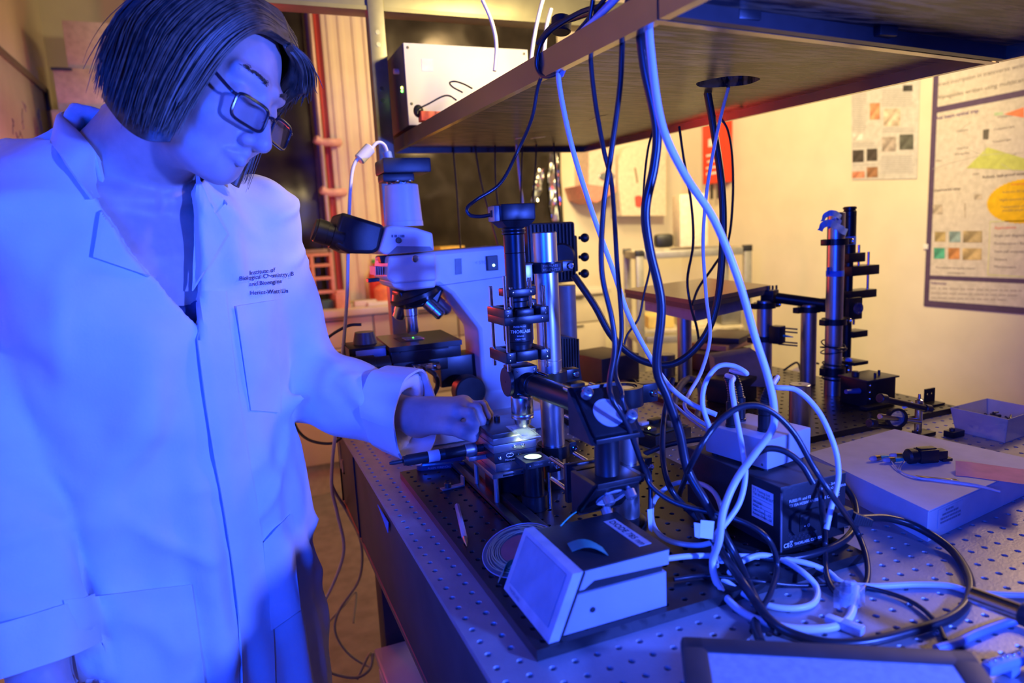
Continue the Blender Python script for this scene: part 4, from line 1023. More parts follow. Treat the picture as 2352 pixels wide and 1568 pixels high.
# ================================================================== boxes and instruments on the table
# ---- laser diode driver with a slanted screen
blk_metal = mat('black_painted_metal', (.025, .024, .028), .45, .1, .1, 30, .1, 300)
blue_grey = mat('light_grey_panel', (.38, .38, .42), .5, 0, .04, 20)
db = thing('laser_driver_box', 'wedge fronted instrument box with blank pale screen and black lid', 'instrument', (.13, .08, BZ))
zb, zt_ = BZ+.0004, .9805
def yz(poly, y0, y1): return [(a, y0, b) for a, b in poly], (0, y1-y0, 0)
body_p = [(.060, zb), (.204, zb), (.204, zb+.040), (.083, zb+.046), (.080, zb+.0455)]
MB().prism([(.0625, .026, zb), (.202, .026, zb), (.202, .026, zb+.040), (.092, .026, zb+.0405)], (0, .110, 0)).build('lower_case', blue_grey, db)
MB().prism([(.090, .029, zb+.0405), (.199, .029, zb+.040), (.199, .029, zb+.050), (.094, .029, zb+.050)], (0, .104, 0)).build('dark_gap', blk_metal, db)
MB().prism([(.0925, .024, zb+.046), (.100, .024, zb+.046), (.112, .024, zb+.053), (.204, .024, zb+.049), (.205, .024, zt_-.0015), (.0885, .024, zt_-.0015)], (0, .112, 0)).build('lid_sides', blue_grey, db)
lid = MB().bb((.088, .0235, zt_-.0016), (.206, .1365, zt_), .0005).build('lid', blk_metal, db)
MB().prism([(.055, .020, zb), (.067, .020, zb), (.0975, .020, zt_+.001), (.0855, .020, zt_+.0012)], (0, .124, 0)).build('front_frame', mat('pale_frame_plastic', (.5, .5, .54), .35), db)
MB().prism([(.066, .0205, zb+.002), (.0715, .0205, zb+.002), (.1005, .0205, zt_-.001), (.0965, .0205, zt_-.001)], (0, .123, 0)).build('frame_back', blk_metal, db)
s0, s1 = np.array((.055, 0, zb)), np.array((.0855, 0, zt_+.0012)); sn = np.array((-(s1-s0)[2], 0, (s1-s0)[0])); sn = sn/np.linalg.norm(sn)
def scr(t, y): return lerp(s0, s1, t)+np.array((0, y, 0))
MB().prism([scr(.16, .030)+sn*.0003, scr(.16, .134)+sn*.0003, scr(.93, .134)+sn*.0003, scr(.93, .030)+sn*.0003], tuple(sn*.0006)).build('screen', mat('blank_screen_glass', (.30, .33, .42), .25), db)
lettering(['THORLABS'], tuple(scr(.055, .131)), (0, -1, 0), tuple(s1-s0), .006, mat('faint_print', (.22, .24, .34), .6), db)
screw((.110, .0258, zb+.020), (0, -1, 0), .003, .001, db, dark_metal)
tp = mat('grey_label_tape', (.42, .42, .45), .6)
lt = MB().box((.186, .080, zt_+.0003), (.016, .075, .0006), rz(.02)).build('label_strip', tp, db)
lettering(['DIODE 785 nm'], (.1818, .1135, zt_+.0006), (0, -1, 0), (1, 0, 0), .0112, ink_black, lt, off=.0004)
gt = mat('green_tape', (.06, .30, .26), .5); rows = []
for i in range(7):
    t = i/6; rows.append([(.108+.030*t+.004*k/4, .075-.022*t+.020*(k/4-.5)-.004*t, zt_+.0008+.012*math.sin(math.pi*t)*(.6 if t < .5 else .6)) for k in range(5)])
MB().sheet(rows, .0004).build('green_tape', gt, db)
# ---- fibre reel beside it
fr_ = thing('fibre_reel', 'coil of optical fibre on a clear disc with a green tape tab', 'fibre reel', (.09, .20, BZ))
Rr = Matrix.Rotation(math.radians(-14), 3, 'Y') @ Matrix.Rotation(math.radians(10), 3, 'X'); rc = V((.100, .196, BZ+.018))
def rp(a, r, h=0): return rc+Rr@V((r*math.cos(a), r*math.sin(a), h))
clear = mat('clear_disc_plastic', (.8, .8, .85), .12, 0, .02, 10, alpha=.16)
MB().add([rp(2*math.pi*k/48, r, -.001) for r in (.050, .018) for k in range(48)], [(k, (k+1) % 48, 48+(k+1) % 48, 48+k) for k in range(48)]).build('clear_disc', clear, fr_)
MB().tube([rp(2*math.pi*k/48, .0500, -.001) for k in range(50)], .0006, 5).build('disc_rim', mat('clear_rim', (.6, .58, .75), .2, 0, 0, 10, alpha=.7), fr_)
MB().add([rp(2*math.pi*k/30, .026, .0005) for k in range(30)], [tuple(range(30))]).build('red_label', mat('red_label_paper', (.45, .12, .12), .6), fr_)
rg_ = random.Random(3)
for k in range(9):
    r = .029+.0018*k+rg_.uniform(-.0006, .0006)
    MB().tube([rp(2*math.pi*j/44+.3, r*(1+.04*math.sin(j*.28+k)), .0012+.0035*rg_.random()*0+.0009*math.sin(j*.4+k*2)+.0006*k/9) for j in range(45)], .00055, 5).build('fibre_turn', mat('yellow_fibre', (.62, .50, .26), .4), fr_)
rows = []
for i in range(9):
    a = math.radians(200+26*math.sin(i*.5)); t = i/8; p = rp(math.radians(215), .060-.034*t, .004+.006*math.sin(t*4)); rows.append([p+V((0, 0, .016*(k/3-.5)))+V((.006, -.006, 0))*(k/3) for k in range(4)])
MB().sheet(rows, .0005).build('green_tab', gt, fr_)
tag(MB().tube(spline([Pz(1288, 1207, .985), Pz(1310, 1185, .985), Pz(1330, 1172, .975), Pz(1349, 1166, .962)], 6), .0008, 6).build('green_fibre', mat('green_fibre', (.08, .55, .40), .4)), 'thin green fibre rising behind the laser driver box', 'fibre')

# ---- black power supply with mains switch
pw = thing('power_supply', 'black metal power supply with mains switch and printed labels', 'power supply', (.445, .15, BZ))
x0, x1, y0, y1, z0, z1 = .392, .500, .057, .245, BZ+.0055, 1.0015
bx = MB().bb((x0, y0, z0), (x1, y1, z1), .0015).build('case', blk_metal, pw)
MB().bb((x0-.0005, y0-.0006, z1-.0004), (x1+.0005, y1, z1+.0012), .0005).build('lid', mat('dark_grey_lid', (.07, .065, .065), .5, .2), pw)
for x, y in ((x0+.012, y0+.015), (x1-.012, y0+.015), (x0+.012, y1-.015), (x1-.012, y1-.015)): MB().cyl((x, y, BZ+.0004), (x, y, z0), .006, n=14).build('rubber_foot', black_pl, pw)
MB().bb((x0-.0008, y0-.0016, z0), (x0+.002, y0, z1-.006), .0005).build('corner_edge', mat('bare_edge', (.25, .25, .28), .35, .5), pw)
screw((x1-.010, y0+.012, z1+.0012), (0, 0, 1), .003, .0006, pw, dark_metal)
iec = [(x0+.014, .945), (x0+.021, .937), (x0+.060, .937), (x0+.060, .966), (x0+.021, .966), (x0+.014, .958)]
MB().prism([(a, y0-.001, b) for a, b in iec], (0, -.003, 0)).build('inlet_frame', black_pl, pw)
sw = MB().bb((x0+.027, y0-.0055, .9405), (x0+.042, y0-.004, .9635), .0006).build('switch_surround', black_pl, pw)
MB().prism([(x0+.029, y0-.0055, .943), (x0+.029, y0-.0085, .961), (x0+.029, y0-.0055, .961)], (.011, 0, 0)).build('rocker', mat('rocker_plastic', (.05, .05, .055), .3), sw)
lettering(['- o'], (x0+.0295, y0-.0086, .9475), (1, 0, 0), (0, .05, 1), .0085, ink_white, sw, off=.0006)
lettering(['FUSES F1 and F2', 'T3.15A H250V ANTISURGE CERAMIC'], (x0+.013, y0-.0002, .9800), (1, 0, 0), (0, 0, 1), .0052, ink_white, pw)
lettering(['90 - 264V ~', '47 - 63 Hz 300VA'], (x0+.072, y0-.0002, .9905), (1, 0, 0), (0, 0, 1), .0048, ink_white, pw)
lettering(['THORLABS, CB7 4EX'], (x0+.022, y0-.0002, z0+.004), (1, 0, 0), (0, 0, 1), .0050, ink_white, pw)
lettering(['CE'], (x0+.005, y0-.0002, z0+.004), (1, 0, 0), (0, 0, 1), .0078, ink_white, pw, bold=.0001)
mb = MB()
for p, q_ in (((0, 0), (.004, .006)), ((.004, 0), (0, .006)), ((0, .006), (.004, .006)), ((.0005, -.0012), (.0035, -.0012))): mb.tube([(x0+.0155+p[0], y0-.0004, z0+.0045+p[1]), (x0+.0155+q_[0], y0-.0004, z0+.0045+q_[1])], .0003, 4)
mb.build('bin_symbol', ink_white, pw)
mb = MB()
for i in range(7):
    for j in range(6):
        if (i, j) in ((0, 0),): continue
        c = (x0+.014+i*.0068+(j % 2)*.003, y0-.0003, z0+.0115+j*.0037); mb.lathe(c, (0, -1, 0), [(0, .0016), (.0004, .0016), (.0004, .0010)], 6, False)
mb.build('vent_holes', mat('vent_rim', (.12, .12, .14), .3, .5), pw)
# test label on the left side
ly = [y0+.012, y0+.050]; lz = [.948, .990]
lab = MB().bb((x0-.0006, ly[0], lz[0]), (x0, ly[1], lz[1])).build('test_label', paper, pw)
lettering(['TT Testing Ltd', 'Tel. 01506 872677', '', '3922081', 'PASS  V', 'Test Date     17', 'Retest Date   18'], (x0-.0007, ly[1]-.003, lz[1]-.006), (0, -1, 0), (0, 0, 1), .0050, ink_black, lab, gap=1.06)
mb = MB()
for z in (.975, .969, .9635, .958, .9525): mb.bb((x0-.0010, ly[0]+.002, z-.0001), (x0-.0006, ly[1]-.002, z+.0001))
mb.bb((x0-.0010, ly[0]+.014, .951), (x0-.0006, ly[0]+.0143, .9635)); mb.build('label_lines', ink_black, lab)
screw((x0, y0+.03, z0+.008), (-1, 0, 0), .003, .001, pw, dark_metal)
# ---- small grey box with three plugs on it
sb = thing('junction_box', 'small grey plastic box with three screwed plugs standing on the black supply', 'junction box', (.447, .158, 1.003))
Rb = rz(math.radians(10)); bc = V((.447, .160, 1.0275)); gb = mat('mid_grey_box', (.42, .42, .47), .45, 0, .03, 20)
MB().box(bc, (.092, .104, .040), Rb, .003).build('box_shell', gb, sb)
for sx in (-.036, .036):
    for sy in (-.042, .042): MB().cyl(bc+Rb@V((sx, sy, -.0200)), bc+Rb@V((sx, sy, -.0245)), .005, n=12).build('foot', black_pl, sb)
MB().lathe(bc+Rb@V((.027, .0, .020)), (0, 0, 1), [(0, .009), (.0012, .009), (.0014, .007), (.0008, .005), (.0008, 0)], 24, False).build('socket', dark_metal, sb)
MB().cyl(bc+Rb@V((-.047, -.045, -.014)), bc+Rb@V((-.0445, -.045, -.014)), .002, n=8).build('side_screw', chrome, sb)
plug_pos = []
for sx, sy, lean in ((-.026, .020, (-.1, .05)), (.004, .034, (-.12, .1)), (-.012, -.022, (.25, -.05))):
    b0 = bc+Rb@V((sx, sy, .020)); p = MB().lathe(b0, (0, 0, 1), [(0, .0098), (.003, .0098), (.004, .0088), (.022, .0088), (.0225, .0080), (.0235, .0088), (.034, .0088), (.035, .0078)], 24).build('plug', bt, sb)
    pts = [b0+V((0, 0, .034)), b0+V((lean[0]*.006, lean[1]*.006, .046)), b0+V((lean[0]*.03, lean[1]*.03, .060)), b0+V((lean[0]*.07, lean[1]*.07, .072))]
    sp = spline(pts, 8); rr = [.0068-.0022*i/(len(sp)-1)+(.0007 if i % 2 else -.0004) for i in range(len(sp))]
    MB().tube(sp, rr, 12).build('strain_relief', black_pl, p); plug_pos.append(sp[-1])
# ---- flat white carton with odds and ends on its lid
wc = thing('white_carton', 'flat white cardboard carton lying on the table at the right', 'carton', (.74, .15, .9))
a_, b_, c_, d_ = np.array((.603, .018)), np.array((.648, .262)), np.array((.872, .284)), np.array((.905, .062))
card = mat('white_cardboard', (.70, .68, .68), .65, 0, .04, 30)
def q3(p, z): return (p[0], p[1], z)
MB().prism([q3(p, .9003) for p in (a_, d_, c_, b_)], (0, 0, .0405)).build('tray', card, wc)
e_ = .0022; cc = (a_+b_+c_+d_)/4
o_ = [p+(p-cc)/np.linalg.norm(p-cc)*e_ for p in (a_, d_, c_, b_)]
MB().prism([q3(p, .9425) for p in o_], (0, 0, .0016)).build('lid_top', card, wc)
for i in (0, 2, 3):
    p, q_ = o_[i], o_[(i+1) % 4]; n_ = np.array(((q_-p)[1], -(q_-p)[0])); n_ = n_/np.linalg.norm(n_)*.0012
    if i == 0: continue
    MB().prism([q3(p, .9135), q3(q_, .9135), q3(q_+n_, .9135), q3(p+n_, .9135)], (0, 0, .0295)).build('lid_flap', card, wc)
dv_ = (d_-a_)/np.linalg.norm(d_-a_); org = np.array((*(a_+dv_*.022), .9265))+np.array((dv_[1], -dv_[0], 0))*.0004
MB().prism([org+np.array((0, 0, -.014)), org+np.array((*dv_*.060, -.014)), org+np.array((*dv_*.060, .012)), org+np.array((0, 0, .012))], (dv_[1]*.0004, -dv_[0]*.0004, 0)).build('address_label', mat('label_paper_grey', (.66, .66, .70), .6), wc)
rg_ = random.Random(2); mb = MB(); on = np.array((dv_[1], -dv_[0], 0))*.0009
for r_, (k0_, k1_) in enumerate(((.018, .034), (.010, .050), (.006, .054), (.006, .056))):
    x_ = k0_
    while x_ < k1_:
        wd_ = rg_.uniform(.001, .0035); p_ = org+on+np.array((*dv_*x_, .007-.0052*r_)); mb.prism([p_, p_+np.array((*dv_*wd_, 0)), p_+np.array((*dv_*wd_, .0026)), p_+np.array((0, 0, .0026))], (dv_[1]*.0002, -dv_[0]*.0002, 0)); x_ += wd_+rg_.uniform(.0006, .002)
mb.build('faded_print', mat('grey_ink', (.3, .3, .32), .6), wc)
LZ = .9443
# black connector body
bc_ = thing('fibre_collimator', 'black stepped connector block lying on the white carton', 'connector', (.80, .17, LZ))
p0, p1 = Pz(2085, 1048, LZ+.012), Pz(2178, 1040, LZ+.012); dxc = (p1-p0)/np.linalg.norm(p1-p0)
MB().lathe(p0-dxc*.002, dxc, [(0, .009), (.003, .0118), (.012, .0118), (.013, .0100), (.016, .0100)], 24).build('round_end', black_pl, bc_)
Rc = Matrix((V(dxc), V((-dxc[1], dxc[0], 0)), ZA)).transposed()
MB().box(p0+dxc*.030, (.030, .020, .021), Rc, .002).build('body_block', black_pl, bc_); MB().box(p0+dxc*.030+np.array((0, 0, .0112)), (.026, .012, .002), Rc, .0006).build('key', black_an, bc_)
MB().box(p0+dxc*.052, (.018, .016, .014), Rc, .002).build('rear_block', black_pl, bc_); MB().box(p0+dxc*.060+np.array((0, 0, -.008)), (.016, .018, .005), Rc, .001).build('rear_tongue', black_pl, bc_)
# green connectors and foil strip with clear fibres
for i, (x, y, dx_, lb_) in enumerate(((2010, 1052, 1, 'leftmost green fibre connector on the white carton'), (2042, 1056, .8, 'lower middle green fibre connector on the white carton'), (2058, 1046, .7, 'green fibre connector nearest the black connector block'))):
    c = Pz(x, y, LZ+.0045); t = thing('fibre_connector', lb_, 'connector', tuple(c), 'green fibre connectors')
    d2 = np.array((.9, -.2-.2*i, 0)); d2 = d2/np.linalg.norm(d2)
    MB().lathe(c-d2*.010, d2, [(0, .0016), (.003, .0038), (.009, .0042), (.010, .0042)], 14).build('ferrule_cap', mat('clear_cap', (.5, .5, .7), .2, 0, 0, 10, alpha=.6), t)
    MB().lathe(c, d2, [(0, .0042), (.008, .0042), (.009, .003)], 14).build('metal_nut', mat('brass', (.7, .5, .25), .3, 1), t)
    MB().lathe(c+d2*.009, d2, [(0, .0036), (.008, .0032), (.016, .0016)], 12).build('green_boot', mat('green_boot', (.05, .5, .38), .5), t)
    tag(MB().tube(spline([c+d2*.024, Pz(2062+i*3, 1078, LZ+.002), Pz(2100, 1094+i, LZ+.002), Pz(2150, 1100+i*2, LZ+.0012), Pz(2240, 1112+i*2, LZ+.0012), Pz(2298, 1128+i, LZ+.0012)], 6), .0009, 6).build('clear_fibre', mat('clear_fibre', (.6, .65, .75), .3)), ['clear fibre from the leftmost green connector', 'clear fibre from the lower middle green connector', 'clear fibre from the connector nearest the black block'][i], 'fibre')
rows = []
for i in range(14):
    t = i/13; p = Pz(2104+94*t, 1094+8*t, LZ+.002+.007*max(0, t-.8)*5*.3+.0005*math.sin(t*12)); rows.append([p+np.array((.001*k, .006*(k/3-.5), .0006*math.sin(3*t+k))) for k in range(4)])
tag(MB().sheet(rows, .0004).build('foil_strip', mat('gold_foil', (.5, .38, .2), .25, .9, .1, 60)), 'narrow gold foil strip across the clear fibres on the carton', 'foil strip')
rows = []
for i in range(8):
    rows.append([np.array(Pz(2207+(2360-2207)*k/9-(12 if k == 0 else 0), (1092-34*i/7)+((1113-(1092))*k/9)+(0), LZ+.0006+(.012*(1-k/3)**2*(i/7) if k < 3 else 0))) for k in range(10)])
tag(MB().sheet(rows, .0003).build('sticky_note', mat('pink_paper', (.85, .30, .38), .7)), 'pink sticky note curling up at the carton edge', 'note')
# ---- translucent tray of screws
bn = thing('plastic_bin', 'frosted plastic bin of loose fittings at the right table edge', 'bin', (1.11, .26, .9))
frost = mat('frosted_polythene', (.55, .55, .5), .5, 0, .06, 20, alpha=.62)
B0 = [np.array((1.079, .315)), np.array((1.081, .2225)), np.array((1.185, .235)), np.array((1.183, .322))]; B1_ = [p+(p-np.array((1.13, .27)))*.16 for p in B0]
hz = .048
for i in range(4):
    p, q_ = B0[i], B0[(i+1) % 4]; P_, Q_ = B1_[i], B1_[(i+1) % 4]; n_ = np.array((1.13, .27))-(p+q_)/2; n_ = np.array((*(n_/np.linalg.norm(n_)*.0018), 0))
    MB().prism([q3(p, .9005), q3(q_, .9005), q3(Q_, .9+hz), q3(P_, .9+hz)], tuple(n_)).build('bin_wall', frost, bn)
MB().prism([q3(p, .9003) for p in B0], (0, 0, .0015)).build('bin_floor', frost, bn)
rg_ = random.Random(11)
for i in range(26):
    x, y = 1.095+rg_.random()*.075, .245+rg_.random()*.06; a = rg_.uniform(0, 6.28); el = rg_.uniform(-.2, .7); d2 = V((math.cos(a)*math.cos(el), math.sin(a)*math.cos(el), math.sin(el)))
    z = .909+rg_.random()*.022; L_ = rg_.uniform(.010, .020)
    o = MB().lathe(V((x, y, z))-d2*L_/2, d2, [(0, .0028), (.0035, .0028), (.0036, .0015), (L_, .0015)], 8).build('loose_screw', dark_metal)
    tag(o, 'small dark screw among the fittings in the frosted bin', 'screw', 'loose screws in the frosted bin')
# ---- framed panel at the front edge, chrome arm and cable track
fp = thing('framed_panel', 'dark framed pale panel lying at the front of the table', 'panel', (.25, -.2, .9))
A_, B_ = Pz(1562, 1478, .934), Pz(2230, 1512, .934); u_ = (B_-A_)/np.linalg.norm(B_-A_); Lp = np.linalg.norm(B_-A_); n_ = np.array((u_[1], -u_[0], 0))
if n_[1] > 0: n_ = -n_
Rf = Matrix((V(u_), V(n_), V(np.cross(u_, n_)))).transposed()
pc_ = A_+u_*Lp/2+n_*.085+np.array((0, 0, -.004))
mb = MB(); Rt = Matrix.Rotation(math.radians(4), 3, V(u_))
RR = Rt@Rf
def pp(a, b, c=0): return V(pc_)+RR@V((a, b, c))
hx, hy = Lp/2, .085
for (ca, cb, sa, sb_) in ((0, -hy+.011, 2*hx, .022), (0, hy-.011, 2*hx, .022), (-hx+.012, 0, .024, 2*hy), (hx-.012, 0, .024, 2*hy)): mb.box(pp(ca, cb), (sa, sb_, .016), RR, .005)
mb.build('frame', mat('dark_bezel', (.04, .035, .035), .5), fp)
MB().box(pp(0, 0, -.001), (2*hx-.03, 2*hy-.026, .010), RR).build('pale_sheet', mat('pale_blue_panel', (.32, .36, .44), .7, 0, .08, 120, .2, 500), fp)
for sx in (-1, 1): MB().bb(tuple(pp(sx*(hx-.03), 0)+V((-.012, -.012, 0)))[:2]+(.9003,), tuple(pp(sx*(hx-.03), 0)+V((.012, .012, 0)))[:2]+(.926,)).build('support_block', black_pl, fp)
ca = thing('chrome_arm', 'polished chrome tube arm reaching in from the right edge', 'arm', (.43, -.17, .9))
k0, k1 = Pz(2230, 1366, .955), Pz(2345, 1408, .955)
MB().cyl(k0, k1, .0085, n=24, b=.001).build('tube', chrome, ca); kd = (k1-k0)/np.linalg.norm(k1-k0)
MB().cyl(k1, k1+kd*.012, .011, n=20, b=.001).build('collar', black_pl, ca); MB().sph(tuple(k1+kd*.01+np.array((0, -.006, -.012))), .011, 10).build('ball_joint', grey_cable, ca)
MB().cyl(k1+kd*.012, (*(k1+kd*.03)[:2], .9003), .008, n=16).build('stem', grey_al, ca); MB().cyl((*(k1+kd*.03)[:2], .9003), (*(k1+kd*.03)[:2], .906), .022, n=24).build('foot', black_an, ca)
ct = thing('cable_track', 'blue plastic strip with a row of bright studs at the bottom right', 'strip', (.39, -.22, .9))
t0, t1 = Pz(2262, 1538, .912), Pz(2375, 1500, .912); td = (t1-t0)/np.linalg.norm(t1-t0); Rk = Matrix((V(td), V((-td[1], td[0], 0)), ZA)).transposed()
MB().box((t0+t1)/2, (np.linalg.norm(t1-t0), .012, .012), Rk, .005).bb(tuple((t0+t1)/2-np.array((.006, .006, 0)))[:2]+(.9003,), tuple((t0+t1)/2+np.array((.006, .006, 0)))[:2]+(.908,)).build('strip_body', mat('blue_strip_plastic', (.25, .35, .6), .4), ct)
for i in range(8): MB().sph(tuple(t0+(t1-t0)*(.08+.12*i)+np.array((0, 0, .006))), .0018, 6).build('stud', chrome, ct)
# ================================================================== the white compound microscope at the far end
YN, YC, YW = .815, .875, .935
def S(x, y, Y=YN): return Py(x, y, Y)
def slab(px, name, m, parent, y0=YN, y1=YW, b=0):
    mb = MB().prism([S(x, y, y0) if True else 0 for x, y in px], (0, y1-y0, 0)); o = mb.build(name, m, parent)
    if b:
        md = o.modifiers.new('bevel', 'BEVEL'); md.width = b; md.segments = 3; md.limit_method = 'ANGLE'
    return o
mi = thing('microscope', 'white compound microscope with black eyepieces and a camera on top', 'microscope', (.25, YC, .9))
fr = slab([(886, 592), (1000, 577), (1160, 563), (1196, 640), (1212, 965), (1118, 970), (1106, 845), (1100, 757), (1038, 676), (1008, 655), (920, 668), (893, 645)], 'frame', cream_pl, mi, YN+.005, YW-.005, .008)
bz = S(1118, 990)
MB().bb((.06, YC-.11, .9003), (.42, YC+.11, .945), .012).build('foot', cream_pl, mi)
MB().bb((S(1118, 985)[0], YN+.004, .93), (S(1212, 985)[0], YW-.004, .99), .006).build('column_base', cream_pl, mi)
slab([(893, 588), (1001, 581), (1004, 644), (905, 652), (889, 640)], 'turret_housing', cream_pl, mi, YN-.012, YW+.01, .005)
slab([(896, 646), (1004, 641), (1000, 660), (930, 668), (905, 660)], 'turret_base', cream_pl, mi, YN-.006, YW+.004, .004)
slab([(871, 576), (888, 521), (903, 516), (956, 523), (994, 535), (998, 576), (884, 585)], 'head', cream_pl, mi, YN-.012, YW+.01, .004)
slab([(893, 583), (912, 565), (988, 566), (996, 575)], 'head_recess', mat('grey_recess', (.22, .22, .24), .6), mi, YN-.0135, YN-.011)
c = S(943, 590); MB().cyl(c+np.array((.006, -.004, -.004)), c+np.array((.006, -.016, -.004)), .007, n=20, b=.001).build('head_knob', chrome, mi)
c = S(912, 552); MB().cyl(c+np.array((0, -.008, 0)), c+np.array((0, -.016, 0)), .006, n=16, b=.001).build('head_screw', dark_metal, mi)
mk = mat('blue_grey_print', (.12, .14, .22), .6)
for x0_, x1_ in ((899, 903), (906, 912), (916, 917), (920, 922), (923, 929)): slab([(x0_, 539), (x1_, 539), (x1_, 545), (x0_, 545)], 'print_mark', mk, mi, YN-.0128, YN-.0118)
# camera port and camera
t0, t1 = S(922, 424, YC), S(929, 520, YC)
MB().lathe(t1, t0-t1, [(0, .0400), (np.linalg.norm(t0-t1)*.12, .0395), (np.linalg.norm(t0-t1)*.13, .0385), (np.linalg.norm(t0-t1)*.98, .0345), (np.linalg.norm(t0-t1), .0325)], 44).build('photo_tube', cream_pl, mi)
n_ = (t0-t1)/np.linalg.norm(t0-t1)
MB().lathe(t0, n_, [(0, .018), (.006, .018), (.007, .014), (.016, .014)], 28).build('coupling', grey_al, mi)
ch_ = S(925, 386, YC); cm = MB().box(ch_+np.array((0, 0, .002)), (.100, .085, .030), None, .005).build('camera', black_pl, mi)
MB().box(ch_+np.array((-.016, 0, -.021)), (.066, .055, .016), None, .004).build('camera_base', black_pl, cm); MB().cyl(ch_+np.array((0, 0, -.024)), t0+n_*.012, .020, n=24).build('camera_mount', black_an, cm)
for a in range(0, 360, 60):
    if a in (180, 240, 300): MB().sph(tuple(t0+n_*.006+np.array((.026*math.cos(math.radians(a)), .026*math.sin(math.radians(a)), 0))), .005, 8).build('thumb_screw', mat('brass', (.7, .5, .25), .3, 1), mi)
# binocular tube
slab([(784, 486), (884, 517), (872, 574), (857, 583), (800, 582), (770, 566), (764, 548)], 'binocular', black_pl, mi, YN-.005, YW+.005, .012)
for yy in (YN+.018, YW-.018):
    e0, e1 = S(786, 548, yy), S(720, 526, yy); L_ = np.linalg.norm(e1-e0)
    ey = MB().lathe(e0, e1-e0, [(0, .0260), (L_*.35, .0250), (L_*.36, .0225), (L_*.55, .0225), (L_*.56, .0240), (L_*.9, .0235), (L_*.93, .0215), (L_, .0210), (L_, .0150)], 32).build('eyepiece', black_pl, mi)
    MB().lathe(e1-(e1-e0)/L_*.002, e1-e0, [(0, .0150), (.001, 0.0)], 28, False).build('lens', mat('coated_lens', (.05, .06, .12), .05), ey)
# sliders at the left of the turret housing
for i in range(4): slab([(862+i*5, 612), (864+i*5, 612), (865+i*5, 632), (863+i*5, 632)], 'filter_fin', mat('pale_fin', (.7, .5, .42), .5), mi, YN+.01, YN+.07)
slab([(846, 640), (872, 638), (872, 646), (846, 649)], 'slider', black_pl, mi, YN+.02, YN+.045, .001); slab([(872, 588), (889, 586), (889, 604), (876, 605)], 'lever', black_pl, mi, YN+.02, YN+.05, .002)
# nosepiece and objectives
nc = S(955, 688, YC); nd = np.array((.30, 0, -.954)); nd /= np.linalg.norm(nd)
MB().lathe(nc-nd*.018+np.array((.004, 0, .012)), nd, [(0, .050), (.012, .056), (.014, .060), (.022, .060), (.024, .056), (.036, .038), (.038, .030)], 40).build('nosepiece', black_an, mi)
slab([(914, 669), (1022, 660), (1008, 700), (950, 708), (925, 700)], 'nosepiece_mount', black_an, mi, YC-.035, YC+.035, .006)
o0, o1 = S(943, 708, YC), S(949, 768, YC); L_ = np.linalg.norm(o1-o0)
MB().lathe(o0, o1-o0, [(0, .0150), (L_*.25, .0150), (L_*.28, .0135), (L_*.85, .0135), (L_*.93, .0115), (L_, .0070)], 28).build('objective', steel, mi)
for (xa, ya, xb, yb, dy) in ((982, 694, 1016, 726, -.030), (995, 685, 1030, 716, .02), (925, 700, 915, 730, .035)):
    a, b = S(xa, ya, YC+dy), S(xb, yb, YC+dy*1.5); L_ = np.linalg.norm(b-a); MB().lathe(a, b-a, [(0, .0145), (L_*.5, .0145), (L_*.52, .0130), (L_*.9, .0130), (L_, .009)], 24).build('objective', steel, mi)
# stage
za = S(896, 803, .775)[2]
q = [Pz(x, y, za) for x, y in ((790, 778), (868, 764), (950, 734), (1061, 781), (897, 805), (812, 812))]
MB().prism([(S(896, 804, .775)[0], .775, za-.006), (S(1061, 783, .775)[0], .775, za-.006), (S(1061, 783, .775)[0]+.01, .965, za-.006), (S(896, 804, .775)[0]+.01, .965, za-.006)], (0, 0, .010)).build('stage_plate', black_an, mi)
sx0, sx1 = S(896, 804, .775)[0], S(1061, 783, .775)[0]
MB().bb((sx0+.002, .778, za-.030), (sx1-.002, .95, za-.0065), .002).build('stage_body', black_an, mi); MB().bb((sx0+.02, .7735, za-.010), (sx1-.03, .776, za-.007)).build('stage_groove', ink_black, mi)
MB().bb((sx0+.006, .785, za-.055), (sx1-.03, .90, za-.030), .002).build('stage_carriage', black_an, mi)
MB().bb((sx0+.035, .83, za+.0042), (sx0+.085, .90, za+.0048)).build('stage_opening', ink_black, mi); MB().bb((sx0+.05, .845, za+.0050), (sx0+.09, .885, za+.0060)).build('specimen_slide', mat('slide_glass', (.85, .9, .92), .05, 0, 0, 10, trans=.6, alpha=.5), mi)
MB().sph(tuple(S(949, 777, YC)), .0028, 8).build('specimen_spot', mat('green_spot_glow', (.1, .8, .1), .4, 0, 0, 10, emit=(.1, 1, .1), estr=6), mi)
mt = MB().bb((S(800, 790, .80)[0], .80, za-.040), (sx0-.002, .90, za+.006), .002).build('motor_block', black_an, mi)
MB().bb((S(816, 800, .80)[0], .797, za-.020), (sx0-.004, .8005, za+.001), .001).build('motor_label', mat('pale_blue_label', (.35, .45, .65), .5), mt)
MB().cyl((S(843, 770, .83)[0], .86, za+.004), (S(843, 770, .83)[0], .86, za+.030), .026, .020, n=28).build('round_knob', mat('brown_knob', (.10, .07, .05), .4), mi)
f0, f1 = S(895, 836, .78), S(778, 836, .78)
MB().lathe(f0, np.array((-1, 0, 0)), [(0, .018), (.03, .018), (.031, .022), (.07, .023), (.071, .0245), (abs(f1-f0)[0]-.002, .026), (abs(f1-f0)[0], .024)], 32).build('drive_knob', black_pl, mi)
dsx = MB().box(S(978, 842, .765), (.055, .02, .017), None, .002).build('data_plug', chrome, mi)
for k in (-.022, .022): MB().cyl(S(978, 842, .765)+np.array((k, -.010, 0)), S(978, 842, .765)+np.array((k, -.018, 0)), .004, n=12).build('plug_screw', chrome, dsx)
MB().cyl(S(1070, 893, YN+.004), S(1070, 893, YN+.004)+np.array((0, -.035, 0)), .034, n=40, b=.003).build('focus_knob', black_pl, mi)
